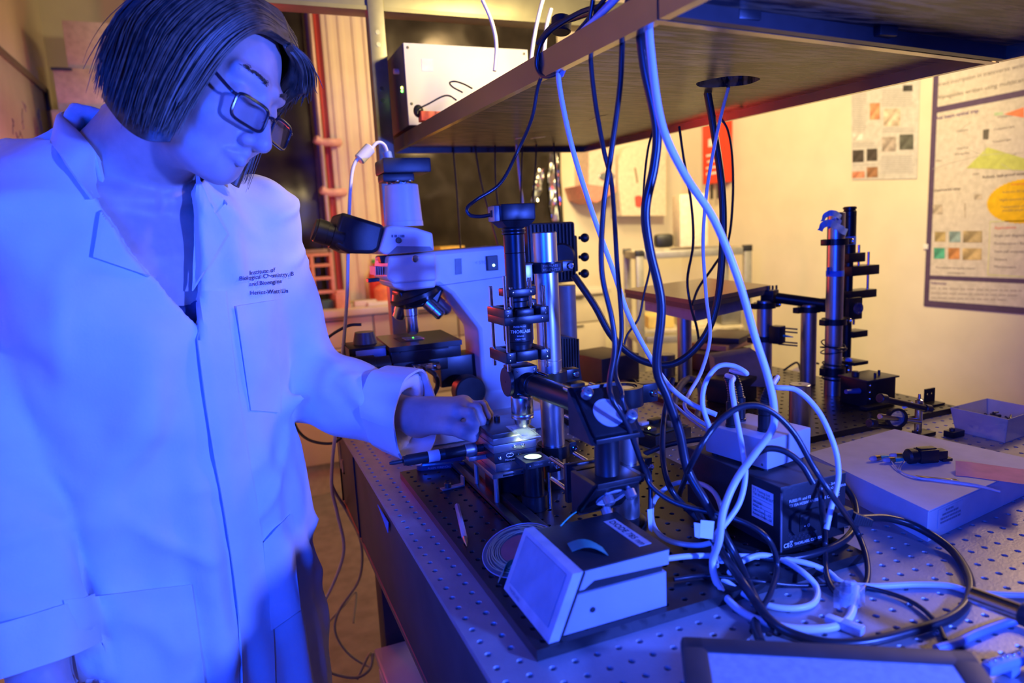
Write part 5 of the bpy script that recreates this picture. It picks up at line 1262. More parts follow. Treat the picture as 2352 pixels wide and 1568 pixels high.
MB().bb(tuple(S(1010, 830, .86)-np.array((0, 0, .06))), tuple(S(1085, 800, .93)+np.array((0, .0, 0))), .004).build('stage_bracket', black_an, mi)
# power panel on the arm
slab([(1052-7, 594), (1060, 593), (1061, 629), (1046, 631)], 'arm_slot', dark_metal, mi, YN+.0035, YN+.006)
pwp = slab([(1119, 588), (1143, 586), (1145, 620), (1121, 622)], 'power_switch', black_pl, mi, YN-.004, YN+.006, .001)
MB().sph(tuple(S(1134, 609, YN-.005)), .0026, 8).build('power_lamp', mat('pale_green_led', (.6, 1, .7), .4, 0, 0, 10, emit=(.5, 1, .6), estr=6), pwp)
slab([(1010, 655), (1160, 634), (1160, 635.5), (1010, 656.5)], 'arm_seam', mat('grey_recess', (.22, .22, .24), .6), mi, YN+.0042, YN+.006)
lettering(['< STOP'], S(1091, 607, YN+.0045), (1, 0, 0), (0, 0, 1), .010, mat('faint_grey_print', (.45, .45, .45), .6), mi)
# lamp housings at the back of the microscope
lh = thing('lamp_housing', 'black finned lamp housing behind the tall steel post', 'lamp housing', S(1268, 580, .80))
def LS(x, y, Y=.80): return Py(x, y, Y)
a, b = LS(1216, 655), LS(1320, 508)
MB().bb((a[0], .80, a[2]), (b[0], .92, b[2]), .006).build('housing', black_pl, lh)
for i in range(13): x_ = a[0]+.006+i*(b[0]-a[0]-.012)/12; MB().bb((x_-.0014, .794, a[2]+.006), (x_+.0014, .9, b[2]-.004)).build('fin', black_pl, lh)
MB().cyl(LS(1290, 590, .795), LS(1290, 590, .765), .030, n=32, b=.004).build('round_cover', black_pl, lh)
MB().bb((b[0]+.001, .82, LS(1330, 625)[2]), (LS(1338, 600)[0], .88, LS(1330, 540)[2]), .004).build('side_block', black_pl, lh)
for y in (546, 590, 628): MB().sph(tuple(LS(1343, y, .83)), .0105, 10).build('knob', black_pl, lh); MB().cyl(LS(1343, y, .83), LS(1330, y, .83), .004, n=10).build('knob_stem', black_pl, lh)
MB().cyl(LS(1300, 655, .86), (LS(1300, 655, .86)[0], .86, .9003), .022, n=24).build('support', mat('grey_column', (.28, .28, .28), .5, .4), lh)
ll = thing('lower_lamp_housing', 'small black ribbed lamp housing low behind the steel post', 'lamp housing', LS(1312, 870, .78))
MB().prism([LS(1288, 772, .72), LS(1322, 776, .72), LS(1337, 872, .72), LS(1288, 880, .72)], (0, .10, 0)).build('housing', black_pl, ll)
for i in range(7): x_ = 1291+i*6; MB().prism([LS(x_, 778, .716), LS(x_+3, 778, .716), LS(x_+5, 868, .716), LS(x_+2, 868, .716)], (0, .006, 0)).build('fin', black_pl, ll)
zq = LS(1312, 875, .77)[2]; MB().bb((LS(1296, 875, .77)[0], .74, .9003), (LS(1330, 875, .77)[0], .80, zq), .003).build('foot', black_pl, ll)
# ================================================================== optics on the far breadboard
fx, fy = 1.086, .621
fp_ = steel_post(fx, fy, BZ+.0003, 1.338, 'tall far steel post with blue tape at its top and middle', base=False)
tape = mat('blue_tape', (.10, .28, .75), .55); ptape = mat('pale_blue_tape', (.35, .60, .85), .5)
def zf_(y): return Pd(1915, y, 1.585)[2]
MB().ring((fx, fy, zf_(634)), (0, 0, 1), .0196, .0190, .013).build('tape_band', tape, fp_)
MB().box((fx-.027, fy-.006, zf_(620)), (.016, .001, .017), rz(.4)).build('tape_end', tape, fp_)
def tape_strip(keys, w_, m_):
    P_ = spline(keys, 6); rows = []
    for i, p in enumerate(P_):
        t = (P_[min(i+1, len(P_)-1)]-P_[max(i-1, 0)]).normalized(); side = t.cross(V((0, -1, 0))); side = side.normalized() if side.length > 1e-4 else V((0, 0, 1))
        rows.append([p+side*w_*(k/3-.5)+V((0, -.0015*math.sin(i*.9+k), 0)) for k in range(4)])
    MB().sheet(rows, .0004).build('tape_wrap', m_, fp_)
def tk(x, y, dy): c = Py(x, y, fy-.021+dy); return tuple(c)
tape_strip([tk(1889, 508, .01), tk(1897, 494, .002), tk(1910, 489, -.004), tk(1925, 494, -.002), tk(1932, 503, .006)], .013, ptape)
tape_strip([tk(1883, 530, .004), tk(1892, 516, -.002), tk(1905, 512, -.006), tk(1920, 518, -.006), tk(1938, 530, -.002), tk(1945, 534, .004)], .016, ptape)
tape_strip([tk(1900, 520, -.001), tk(1915, 510, -.002), tk(1928, 508, .002), tk(1938, 512, .008)], .016, tape)
for y in (555, 740): clamp(fp_, fx, fy, zf_(y), .014, ext=.018, ang=.0)
clamp(fp_, fx, fy, zf_(858), .018, ext=.014)
mb = MB(); zc = zf_(848)
mb.tube([(fx+.0228*math.cos(k*.35), fy+.0228*math.sin(k*.35), zc+.012-.00055*k*.9+.0) for k in range(90)], .0022, 6).build('coiled_cable', black_cable, fp_)
for k_, (y, r, tl_) in enumerate(((795, .026, .008), (803, .028, -.006), (810, .027, .005))):
    MB().tube([(fx+r*math.cos(a), fy+r*math.sin(a), zf_(y)+tl_*math.sin(a+k_)) for a in np.linspace(0, 6.4, 36)], .0016, 6).build('cable_loop', black_cable, fp_)
# black tube and cage beside it
tb_ = thing('second_camera_tube', 'black vertical lens tube with rods right of the taped post', 'lens tube', (1.15, .68, .9))
t0_ = Pd(1952, 474, 1.66); tx, ty = t0_[0], t0_[1]
def zg(y): return Pd(1952, y, 1.66)[2]
MB().lathe((tx, ty, zg(474)), (0, 0, -1), [(0, .012), (.002, .0155), (.006, .0155), (.0065, .0135), (.010, .0135), (.012, .0155), (.024, .0155), (.0245, .0148), (.025, .0155), (zg(474)-zg(600), .0155), (zg(474)-zg(601), .011), (zg(474)-zg(830), .011)], 32).build('tube', bt, tb_)
MB().ring((tx, ty, zg(562)), (0, 0, 1), .0160, .0154, .020).build('tape_band', tape, tb_)
for (xa, ya, xb, yb, dpt, w_) in ((1938, 612, 2000, 628, .03, .05), (1938, 668, 1996, 680, .03, .045), (1935, 582, 1972, 600, .03, .04), (1945, 760, 1978, 770, .02, .04)):
    a, b = Py(xa, ya, ty), Py(xb, yb, ty); MB().bb((min(a[0], b[0]), ty-w_/2, b[2]), (max(a[0], b[0]), ty+w_/2, a[2]), .0015).build('cage_plate', black_an, tb_)
for (x_, ya, yb, r) in ((1995, 578, 676, .003), (1973, 562, 612, .003), (1948, 580, 700, .0035), (1947, 760, 812, .0042), (1962, 690, 745, .003)):
    a, b = Py(x_, ya, ty), Py(x_, yb, ty); MB().cyl(a, (a[0], a[1], b[2]), r, n=12).build('cage_rod', steel, tb_)
a, b = Pd(1945, 735, 1.63), Pd(1984, 682, 1.63); MB().bb((a[0], a[1]-.006, a[2]), (b[0], a[1]+.006, b[2]), .002).build('square_mount', black_an, tb_); c = (Pd(1970, 708, 1.62)); MB().lathe(c, (0, -1, 0), [(0, .014), (.004, .014), (.004, .010), (.002, .009), (.002, 0)], 28, False).build('mount_lens', mat('coated_lens', (.05, .06, .12), .05), tb_)
sb_t = Pd(1945, 870, 1.64); MB().cyl((sb_t[0], sb_t[1], BZ+.0003), (sb_t[0], sb_t[1], Pd(1945, 832, 1.64)[2]), .011, n=24).build('short_post', steel_post_m, tb_)
MB().bb((sb_t[0]-.012, sb_t[1]-.03, Pd(1945, 834, 1.64)[2]), (sb_t[0]+.034, sb_t[1]+.03, Pd(1945, 826, 1.64)[2]), .001).build('platform', black_an, tb_)
MB().sph((sb_t[0]-.002, sb_t[1]-.006, Pd(1945, 826, 1.64)[2]), .008, 10).build('blue_cap', tape, tb_)
# two farther posts with clamps and a horizontal tube
pA = steel_post(1.040, .797, BZ+.0003, Pd(1755, 690, 1.73)[2], 'leftmost of the three far steel posts on the right', base=False)
pB = steel_post(1.126, .736, BZ+.0003, Pd(1855, 700, 1.70)[2], 'far steel post just left of the taped post', base=False)
def zA(y): return Pd(1755, y, 1.73)[2]
clamp(pA, 1.040, .797, zA(702), .014, ext=.018); clamp(pA, 1.040, .797, zA(780), .014, ext=.03); clamp(pB, 1.126, .736, Pd(1855, 712, 1.70)[2], .014, ext=.026)
hb = thing('horizontal_tube', 'black horizontal lens tube clamped between the far posts', 'lens tube', (1.09, .76, .9))
a, b = Pd(1772, 682, 1.74), Pd(1905, 700, 1.70)
MB().cyl(a, b, .0135, n=24).build('tube', bt, hb); MB().box(a+np.array((-.006, 0, .004)), (.034, .034, .030), rz(.4), .003).build('mount', black_an, hb); MB().box(b+np.array((-.006, 0, 0)), (.026, .034, .034), rz(.1), .003).build('mount', black_an, hb)
for k in (-.012, .0, .012): MB().cyl(a+np.array((k, -.004, .018)), a+np.array((k, -.004, .030)), .003, n=10).build('adjuster', chrome, hb)
fm = thing('fibre_mount', 'dark fibre mount with thin rods on the leftmost far post', 'mount', Pd(1785, 770, 1.72))
c = Pd(1785, 768, 1.72); MB().box(c, (.030, .03, .045), rz(.3), .003).build('block', black_an, fm)
for y in (752, 760, 784, 790): MB().cyl(Pd(1788, y, 1.72), Pd(1832, y+4, 1.70), .0020, n=8).build('rod', steel, fm)
MB().cyl(Pd(1795, 770, 1.715), Pd(1822, 774, 1.70), .004, .001, n=12).build('green_tip', mat('green_boot', (.05, .5, .38), .5), fm)
stub = steel_post(.836, .472, BZ+.0003, Pd(1836, 872, 1.42)[2], 'short thick steel post stub behind the grey junction box', r=.0205, base=False)
MB().cyl((.836, .472, Pd(1836, 872, 1.42)[2]), (.836, .472, Pd(1836, 872, 1.42)[2]+.0003), .003, n=12).build('tapped_hole', ink_black, stub)
# beam splitter box
bs = thing('beam_box', 'black cube shaped optics box with thumb screws on the far breadboard', 'optics box', (1.1, .53, BZ))
zc0 = Pz(1990, 935, BZ); X0_, Y0_ = 1.045, .492
zt2 = Py(2040, 862, .5)[2]
MB().bb((X0_, Y0_, BZ+.0003), (X0_+.088, Y0_+.07, zt2-.004), .0015).build('body_box', black_an, bs); MB().bb((X0_-.004, Y0_-.006, zt2-.0038), (X0_+.092, Y0_+.074, zt2), .0008).build('lid', dark_metal, bs)
MB().bb((X0_-.02, Y0_-.02, BZ+.0003), (X0_+.06, Y0_, BZ+.008), .001).build('foot_plate', black_an, bs)
for x, y, r in ((X0_+.012, Y0_+.04, .008), (X0_+.03, Y0_+.005, .003), (X0_+.06, Y0_+.02, .003)): MB().cyl((x, y, zt2), (x, y, zt2+.012), r, n=16, b=.001).build('thumb_screw', dark_metal, bs)
MB().cyl((X0_, Y0_+.02, BZ+.035), (X0_-.038, Y0_+.02, BZ+.038), .0065, .0050, n=16).build('side_plug', mat('blue_plug', (.08, .15, .35), .4), bs); MB().cyl((X0_+.088, Y0_+.03, BZ+.042), (X0_+.106, Y0_+.03, BZ+.044), .007, n=16, b=.002).build('side_knob', grey_al, bs)
for z in (.02, .035, .05): screw((X0_+.008, Y0_, BZ+z), (0, -1, 0), .003, .002, bs)
# lens holder on a thin post
lm = thing('lens_holder', 'black ring lens holder on crossed rods and a thin post', 'lens holder', (1.0, .336, .9))
lx, ly_ = 1.0016, .336; ztp = Py(2110, 905, ly_)[2]
MB().lathe((lx, ly_, .9003), (0, 0, 1), [(0, .0068), (ztp-.9-.012, .0068), (ztp-.9-.010, .0030), (ztp-.9, .0022)], 18).build('post', steel, lm)
rcn = Py(2055, 958, ly_-.01)
MB().ring(rcn, (-.35, -.94, 0), .0195, .0150, .010).build('lens_ring', black_an, lm)
MB().lathe(rcn+np.array((-.0015, -.004, 0)), (-.35, -.94, 0), [(0, .0150), (.002, .0150)], 28).build('lens', mat('blue_lens_glass', (.5, .6, .8), .05, 0, 0, 10, trans=.7, alpha=.4), lm)
for (xa, ya, xb, yb, r, m_) in ((2020, 914, 2135, 940, .006, black_an), (1995, 974, 2068, 984, .0045, black_an), (2020, 956, 2112, 968, .0055, steel), (2075, 935, 2095, 926, .0035, ink_white)):
    MB().cyl(Py(xa, ya, ly_-.012), Py(xb, yb, ly_-.012), r, n=14, b=.0006).build('cross_rod', m_, lm)
for (x_, y_, r) in ((2027, 915, .009), (2130, 938, .008), (2003, 972, .0085)): MB().cyl(Py(x_-7, y_-1, ly_-.012), Py(x_+7, y_+1, ly_-.012), r, n=16, b=.0015).build('thumb_knob', black_pl, lm)
MB().bb((lx-.030, ly_-.02, .9003), (lx+.024, ly_+.008, .9075), .001).build('foot', black_an, lm); screw((lx-.018, ly_-.008, .9075), (0, 0, 1), .006, .006, lm, dark_metal)
MB().bb((lx+.030, ly_-.05, .9003), (lx+.062, ly_-.030, .912), .001).build('stop_block', black_an, lm); screw((lx+.04, ly_-.04, .912), (0, 0, 1), .005, .005, lm, dark_metal)
# angle bracket
ab = thing('angle_bracket', 'black two hole angle bracket at the far breadboard corner', 'bracket', (1.2, .44, BZ))
pb = Pz(2168, 925, BZ); cxb, cyb = 1.185, .440
MB().bb((cxb-.03, cyb-.014, BZ+.0003), (cxb+.018, cyb+.014, BZ+.004), .0006).build('flat_leg', black_an, ab)
cdt_plate([(0, 0), (.030, 0), (.030, .030), (0, .030)], [[(cx_+.0035*math.cos(a), .018+.0035*math.sin(a)) for a in np.linspace(0, 2*math.pi, 13)[:-1]] for cx_ in (.0085, .0215)], 0, .004)
up_mb = cdt_plate([(0, 0), (.030, 0), (.030, .030), (0, .030)], [[(cx_+.0035*math.cos(a), .018+.0035*math.sin(a)) for a in np.linspace(0, 2*math.pi, 13)[:-1]] for cx_ in (.0085, .0215)], 0, .004)
up_mb.v = [(cxb-.012+x, cyb+.010+z, BZ+.003+y) for x, y, z in up_mb.v]; up_mb.build('upright_leg', black_an, ab)
# ================================================================== on and around the shelf
ins = thing('shelf_instrument', 'large white fronted instrument case standing on the far end of the shelf', 'instrument', (.4, 1.3, 1.61))
xr_ = Py(1211, 107, 1.195)[0]
MB().bb((.250, 1.197, 1.612), (xr_, 1.45, 1.812), .003).build('case', mat('dark_grey_case', (.09, .085, .08), .5), ins)
MB().bb((.252, 1.192, 1.613), (xr_-.001, 1.1968, 1.811), .001).build('front_panel', mat('white_panel_paint', (.80, .78, .70), .5, 0, .02, 10), ins)
MB().bb((.295, 1.1912, 1.745), (.325, 1.1922, 1.775)).build('panel_label', mat('lilac_label', (.72, .70, .78), .5), ins)
for x, z in ((.262, 1.800), (xr_-.012, 1.800), (.262, 1.665)): screw((x, 1.192, z), (0, -1, 0), .0035, .0012, ins, dark_metal)
for y, r, m_ in ((1.25, .007, mat('pink_knob', (.7, .4, .4), .5)),): MB().cyl((.250, y, 1.755), (.236, y, 1.755), r, n=14, b=.001).build('side_knob', m_, ins)
for z, col, nm in ((1.710, (.9, 1, .2), 'yellow_lamp'), (1.702, (.2, 1, .15), 'green_lamp')): MB().sph((.2485, 1.225, z), .0035, 8).build(nm, mat(nm+'_glow', col, .4, 0, 0, 10, emit=col, estr=5), ins)
tag(MB().bb((.265, 1.12, 1.612), (.325, 1.15, 1.635), .002).build('red_block', mat('red_plastic', (.7, .10, .05), .5)), 'small red plastic block on the shelf before the white instrument', 'block')
tag(MB().sph(tuple(Py(961, 255, 1.14)), .013, 8, (1, .8, 1.2)).build('black_plug', black_pl), 'small black plug hanging at the white instrument front', 'plug')
# ================================================================== left wall: whiteboard, cabinet, boxes
wb = thing('whiteboard', 'large whiteboard with faint scribbles on the left wall', 'whiteboard', (XL, 2.6, 1.6))
MB().bb((XL+.002, 1.7, 1.05), (XL+.014, 3.40, 2.11), .002).build('panel', mat('whiteboard_surface', (.72, .70, .60), .25, 0, .05, 5), wb)
for lo_, hi_ in (((XL+.002, 1.68, 2.10), (XL+.026, 3.41, 2.13)), ((XL+.002, 1.68, 1.03), (XL+.026, 3.41, 1.06)), ((XL+.002, 3.395, 1.03), (XL+.026, 3.42, 2.13)), ((XL+.002, 1.68, 1.03), (XL+.026, 1.70, 2.13))): MB().bb(lo_, hi_, .003).build('frame_bar', mat('dull_aluminium', (.32, .27, .22), .4, .6), wb)
MB().bb((XL+.002, 3.39, 2.02), (XL+.030, 3.425, 2.12), .003).build('corner_cap', black_pl, wb)
rg_ = random.Random(8); mb = MB()
for k in range(26):
    y, z = 2.35+rg_.random()*.95, 1.45+rg_.random()*.55; P_ = [np.array((XL+.0152, y, z))]
    for j in range(5): P_.append(P_[-1]+np.array((0, rg_.uniform(-.03, .03), rg_.uniform(-.035, .035))))
    mb.tube(spline(P_, 3), .0018, 4)
mb.build('scribbles', mat('faint_marker', (.30, .28, .26), .6), wb)['kind'] = 'stuff'
cb = thing('tall_cabinet', 'tall cream cabinet behind the person, carrying two boxes', 'cabinet', (-.7, 3.3, 0))
MB().bb((-.86, 3.06, 0), (-.54, 3.5, 1.965), .004).build('carcass', mat('cream_cabinet', (.6, .54, .42), .6), cb); MB().bb((-.855, 3.052, .1), (-.545, 3.06, 1.955), .002).build('door', mat('cream_cabinet', (.6, .54, .42), .6), cb)
a, b = Py(120, 155, 3.1), Py(290, 255, 3.1)
tag(MB().bb((a[0], 3.1, 1.967), (b[0], 3.42, a[2]), .003).build('cream_box', mat('cream_card', (.72, .66, .46), .6)), 'wide cream box on top of the tall cabinet', 'box')
a2, b2_ = Py(141, 46, 3.12), Py(268, 153, 3.12)
tag(MB().bb((a2[0], 3.12, a[2]+.0015), (b2_[0], 3.36, a2[2]), .003).build('pale_box', mat('pale_card', (.72, .66, .62), .6)), 'squarer pale box stacked on the wide cream box', 'box')
tag(MB().bb((a[0]-.005, 3.085, a[2]-.012), (a[0]+.075, 3.099, a[2]-.001), .002).build('dark_binder', mat('dark_blue_binder', (.05, .07, .12), .5)), 'thin dark strip clipped to the cream box edge', 'clip')
# ================================================================== bench at the back
bh = thing('back_bench', 'cream laboratory bench with drawers along the back wall', 'bench', (.6, 3.3, 0))
cream_b = mat('cream_bench_front', (.62, .56, .45), .55, 0, .03, 8); wtop = mat('pale_worktop', (.68, .62, .56), .4, 0, .04, 14)
MB().bb((-.5, 3.03, .950), (1.9, 3.63, .985), .004).build('worktop', wtop, bh); MB().bb((-.48, 3.075, .17), (1.88, 3.62, .949)).build('carcass', cream_b, bh); MB().bb((-.48, 3.09, 0), (1.88, 3.6, .17)).build('plinth', mat('plinth_grey', (.5, .45, .36), .6), bh)
for i in range(5):
    x_ = -.47+i*.47
    d1 = MB().bb((x_, 3.058, .785), (x_+.46, 3.074, .940), .003).build('drawer', cream_b, bh); MB().bb((x_+.15, 3.050, .925), (x_+.31, 3.058, .932), .002).build('pull', dark_metal, d1)
    d2 = MB().bb((x_, 3.058, .48), (x_+.46, 3.074, .778), .003).build('drawer', cream_b, bh); MB().bb((x_+.15, 3.050, .76), (x_+.31, 3.058, .767), .002).build('pull', dark_metal, d2)
    d3 = MB().bb((x_, 3.058, .175), (x_+.46, 3.074, .473), .003).build('drawer', cream_b, bh); MB().bb((x_+.15, 3.050, .455), (x_+.31, 3.058, .462), .002).build('pull', dark_metal, d3)
pk = mat('pink_rack_plastic', (.78, .42, .38), .45)
rk = thing('bench_rack', 'pink open rack of small compartments on the back bench', 'rack', (.2, 3.3, .985))
rx0, rx1 = Py(668, 600, 3.26)[0], Py(765, 600, 3.26)[0]
for x_ in (rx0, (rx0+rx1)/2-.01, rx1-.018): MB().bb((x_, 3.26, .9855), (x_+.018, 3.40, 1.275), .002).build('upright', pk, rk)
for z in (.9856, 1.06, 1.135, 1.205, 1.262): MB().bb((rx0, 3.262, z), (rx1, 3.40, z+.016), .002).build('tier', pk, rk)
tag(MB().bb((rx0+.03, 3.28, 1.2795), (rx1-.02, 3.38, 1.300), .002).build('lid_tray', mat('grey_lid_tray', (.35, .30, .28), .5)), 'flat grey tray on top of the pink rack', 'tray')
tag(MB().bb((rx1-.09, 3.16, .9855), (rx1-.03, 3.22, 1.03), .003).build('teal_box', mat('teal_plastic', (.05, .16, .18), .5)), 'small dark teal box in front of the pink rack', 'box')
tag(MB().bb((rx1-.02, 3.12, .9855), (rx1+.05, 3.19, 1.06), .004).build('pink_beaker_box', pk), 'low pink box on the bench right of the rack', 'box')
def bottle(px, py, Y, r, h, m_, label, cap=None):
    c = Py(px, py, Y); t = thing('bottle', label, 'bottle', (c[0], Y, .985))
    MB().lathe((c[0], Y, .9855), (0, 0, 1), [(0, r*.95), (.004, r), (h*.68, r), (h*.8, r*.75), (h*.88, r*.38), (h, r*.36)], 24).build('vessel', m_, t)
    MB().lathe((c[0], Y, .9855+h), (0, 0, 1), [(0, r*.42), (h*.08, r*.42), (h*.1, r*.3)], 18).build('cap', cap or red_light_and_cap, t)
bottle(865, 650, 3.30, .045, .22, mat('red_bottle', (.7, .06, .05), .4), 'red bottle with green cap on the bench beside the pillar', mat('green_cap', (.1, .5, .08), .5))
bottle(880, 660, 3.18, .050, .12, mat('orange_bottle', (.85, .25, .12), .4), 'squat orange red bottle in front of the red bottle')
bottle(905, 660, 3.24, .030, .10, mat('pale_bottle', (.75, .5, .4), .4), 'small pale bottle right of the orange red bottle', white_pl)
for (x_, y_, Y_, w_, d_, h_, m_, lb_) in ((840, 690, 3.14, .12, .06, .03, wtop, 'flat pale box on the bench left of the orange bottle'), (880, 695, 3.10, .16, .05, .02, white_pl, 'flat white tray near the bench edge'), (785, 690, 3.2, .05, .05, .09, pk, 'upright pink box on the bench beside the hanging cable')):
    c = Py(x_, y_, Y_); tag(MB().bb((c[0]-w_/2, Y_, .9855), (c[0]+w_/2, Y_+d_, .9855+h_), .003).build('bench_box', m_), lb_, 'box')
tag(MB().bb((Py(1000, 565, 3.3)[0], 3.2, .9855), (Py(1055, 565, 3.3)[0], 3.45, Py(1020, 566, 3.3)[2]), .004).build('yellow_carton', mat('yellow_card', (.75, .5, .12), .6)), 'yellow carton on the bench behind the microscope arm', 'carton')
# wall things
dp = thing('towel_dispenser', 'white wall dispenser with a red dot on the back wall', 'dispenser', (2.5, YB, 1.4))
YD = 3.50
def W(x, y, Y=YD): return Py(x, y, Y)
outl = [(1428, 495), (1420, 420), (1421, 370), (1432, 342), (1455, 332), (1530, 325), (1530, 495)]
MB().prism([W(x, y) for x, y in outl], (0, YB-YD-.001, 0)).build('cover', mat('white_dispenser', (.85, .78, .62), .45), dp)
MB().cyl(W(1466, 462, YD-.012), W(1466, 462, YD), .038, n=28, b=.003).build('red_dot', mat('bright_red', (.85, .06, .02), .45), dp)
MB().prism([W(1457, 385, YD-.002), W(1460, 385, YD-.002), W(1466, 420, YD-.002), W(1463, 420, YD-.002)], (0, .003, 0)).build('slit', mat('brown_slit', (.15, .1, .05), .6), dp)
sk_ = thing('soap_cupboard', 'pinkish wall cupboard with an oval badge left of the dispenser', 'cupboard', (2.2, YB, 1.5))
MB().prism([W(x, y, 3.45) for x, y in ((1352, 424), (1352, 330), (1414, 330), (1414, 430))], (0, .19, 0)).build('body_panel', mat('pinkish_panel', (.78, .62, .54), .5), sk_)
MB().sph(tuple(W(1394, 405, 3.445)), .06, 12, (1, .1, .45)).build('badge', mat('badge_metal', (.3, .35, .4), .3, .6), sk_)
MB().prism([W(x, y, 3.40) for x, y in ((1335, 425), (1415, 428), (1415, 440), (1370, 465), (1345, 455))], (0, .24, 0)).build('red_underside', mat('salmon_panel', (.75, .30, .25), .5), sk_)
fb = thing('fire_blanket', 'red fire blanket case with black straps on the right wall', 'fire blanket', (XR, 3.2, 1.7))
f0 = Px(1612, 300, XR-.07); f1 = Px(1664, 418, XR-.07)
MB().bb((XR-.07, f1[1], f1[2]), (XR-.001, f0[1], f0[2]+.1), .012).build('case', mat('fire_red', (.80, .05, .02), .4), fb)
for k in (.3, .6): MB().bb((XR-.066, f1[1]+(f0[1]-f1[1])*k-.012, f1[2]-.10), (XR-.060, f1[1]+(f0[1]-f1[1])*k+.012, f1[2]-.001)).build('strap', black_pl, fb)
for k, (z0_, z1_, w0, w1) in enumerate(((.06, .075, .2, .7), (.10, .112, .2, .75), (.14, .152, .25, .7), (.18, .192, .2, .6), (.24, .29, .3, .55))):
    MB().bb((XR-.0712, f1[1]+(f0[1]-f1[1])*(1-w1), f1[2]+z0_), (XR-.0700, f1[1]+(f0[1]-f1[1])*(1-w0), f1[2]+z1_)).build('print_line', ink_white, fb)
# ================================================================== posters on the right wall
XP = XR-.004
def T(x, y, X_=None): return Px(x, y, XP if X_ is None else X_)
def flat(parent, px, name, m, lift): return MB().prism([T(x, y, XP-lift) for x, y in px], (-.0006, 0, 0)).build(name, m, parent)
yL, yR_ = T(2122, 702)[1], 1.0; zB = T(2122, 702)[2]; zT_ = 2.25
po = thing('research_poster', 'large purple framed research poster with yellow oval on the right wall', 'poster', (XP, 1.4, 1.5))
MB().bb((XP-.003, yR_, zB), (XP+.003, yL, zT_), .001).build('purple_board', mat('purple_frame', (.10, .065, .16), .5), po)
sheet_m = mat('poster_white', (.62, .58, .54), .6); nz_ = -.0035
def pan(y0, y1, z0, z1, name, m, lift=.0036): return MB().bb((XP-lift-.0006, y0, z0), (XP-lift, y1, z1)).build(name, m, po)
k_ = lambda x, y: T(x, y)
eL = yL-.028
pan(yR_+.03, eL, k_(2140, 690)[2], k_(2140, 642)[2], 'references_panel', sheet_m); pan(yR_+.03, eL, k_(2140, 632)[2], k_(2140, 262)[2], 'main_panel', sheet_m); pan(yR_+.03, eL, k_(2142, 248)[2], zT_-.03, 'header_panel', sheet_m)
ink = mat('poster_ink', (.16, .13, .13), .7); inkp = mat('poster_purple_ink', (.16, .1, .24), .7); inkr = mat('poster_red_ink', (.7, .12, .06), .7)
def word(s_, x, y, size, m_=ink, al='LEFT', lift=.0048, bold=0.0): return lettering([s_], T(x, y, XP-lift), (0, -1, 0), (0, 0, 1), size, m_, po, align=al, off=.0, bold=bold)
word('Dual beam optical trap', 2146, 276, .022, inkp, bold=.0006)
for s_, x, y in (('in a regime below the ablation threshold', 2146, 170), ('direct inscription in transverse writing geometry', 2150, 200), ('Waveguides written using multiscan technique', 2150, 230)): word(s_, x, y, .026)
for s_, x, y in (('Waveguides', 2290, 272), ('Objective', 2196, 304), ('Collection lens', 2282, 300), ('Objective', 2196, 344), ('Coupled light', 2280, 328), ('Fibre', 2150, 372), ('Waveguides', 2192, 357), ('Capillary', 2284, 385), ('Microchannel', 2290, 362), ('Laser', 2234, 402)): word(s_, x, y, .014)
word('Robust, leak-proof assembly', 2256, 410, .018, bold=.0004); word('Experimental setup', 2146, 440, .016, bold=.0004)
pg = mat('poster_green', (.52, .58, .16), .6)
flat(po, [(2220, 386), (2268, 338), (2380, 372), (2380, 392)], 'green_wedge', pg, .0046); flat(po, [(2306, 262), (2352, 246), (2352, 270)], 'red_cone', mat('poster_red', (.85, .25, .12), .6), .0046)
flat(po, [(2284, 258), (2304, 257), (2304, 264), (2284, 266)], 'green_rod', mat('poster_pale_green', (.45, .6, .42), .6), .0046); flat(po, [(2258, 298), (2272, 296), (2270, 320), (2258, 320)], 'dark_lens', mat('poster_dark', (.12, .11, .1), .6), .0046)
mb = MB()
for pts in ([(2230, 280), (2205, 300), (2200, 325), (2230, 345), (2260, 355)], [(2142, 388), (2190, 372), (2262, 356), (2350, 350)], [(2262, 330), (2262, 356)], [(2300, 376), (2330, 392), (2380, 388)]): mb.tube(spline([T(x, y, XP-.0048) for x, y in pts], 5), .0012, 4)
mb.build('beam_lines', mat('poster_line', (.5, .5, .45), .6), po)
oc = T(2352, 462, XP-.0046); pts = []
for k in range(96):
    a = 2*math.pi*k/96; r_ = 1+(.02 if k % 2 else -.01); pts.append((XP-.0046, oc[1]+.150*r_*math.cos(a), oc[2]+.090*r_*math.sin(a)))
MB().prism(pts, (-.0006, 0, 0)).build('yellow_oval', mat('poster_yellow', (.80, .50, .01), .6), po)
for s_, x, y, m_ in (('Advantages', 2322, 426, inkr), ('Arbitrary 3D layouts', 2302, 444, ink), ('Highly accurate alignment', 2296, 462, ink), ('Transparency of the device', 2298, 478, ink), ('possible simple imaging', 2302, 486, ink)): word(s_, x, y, .014, m_, lift=.0056)
for (x0_, y0_, x1_, y1_, col, nm) in ((2147, 532, 2172, 555, (.45, .36, .18), 'photo'), (2180, 531, 2206, 556, (.25, .38, .42), 'photo'), (2212, 530, 2256, 557, (.42, .34, .2), 'photo'), (2145, 569, 2170, 594, (.08, .42, .30), 'photo'), (2178, 569, 2204, 595, (.55, .25, .10), 'photo'), (2211, 570, 2255, 597, (.55, .42, .22), 'photo')):
    flat(po, [(x0_, y0_), (x1_, y0_), (x1_, y1_), (x0_, y1_)], nm, mat('photo_%d_%d' % (x0_, y0_), col, .6, 0, .35, 18), .0046)
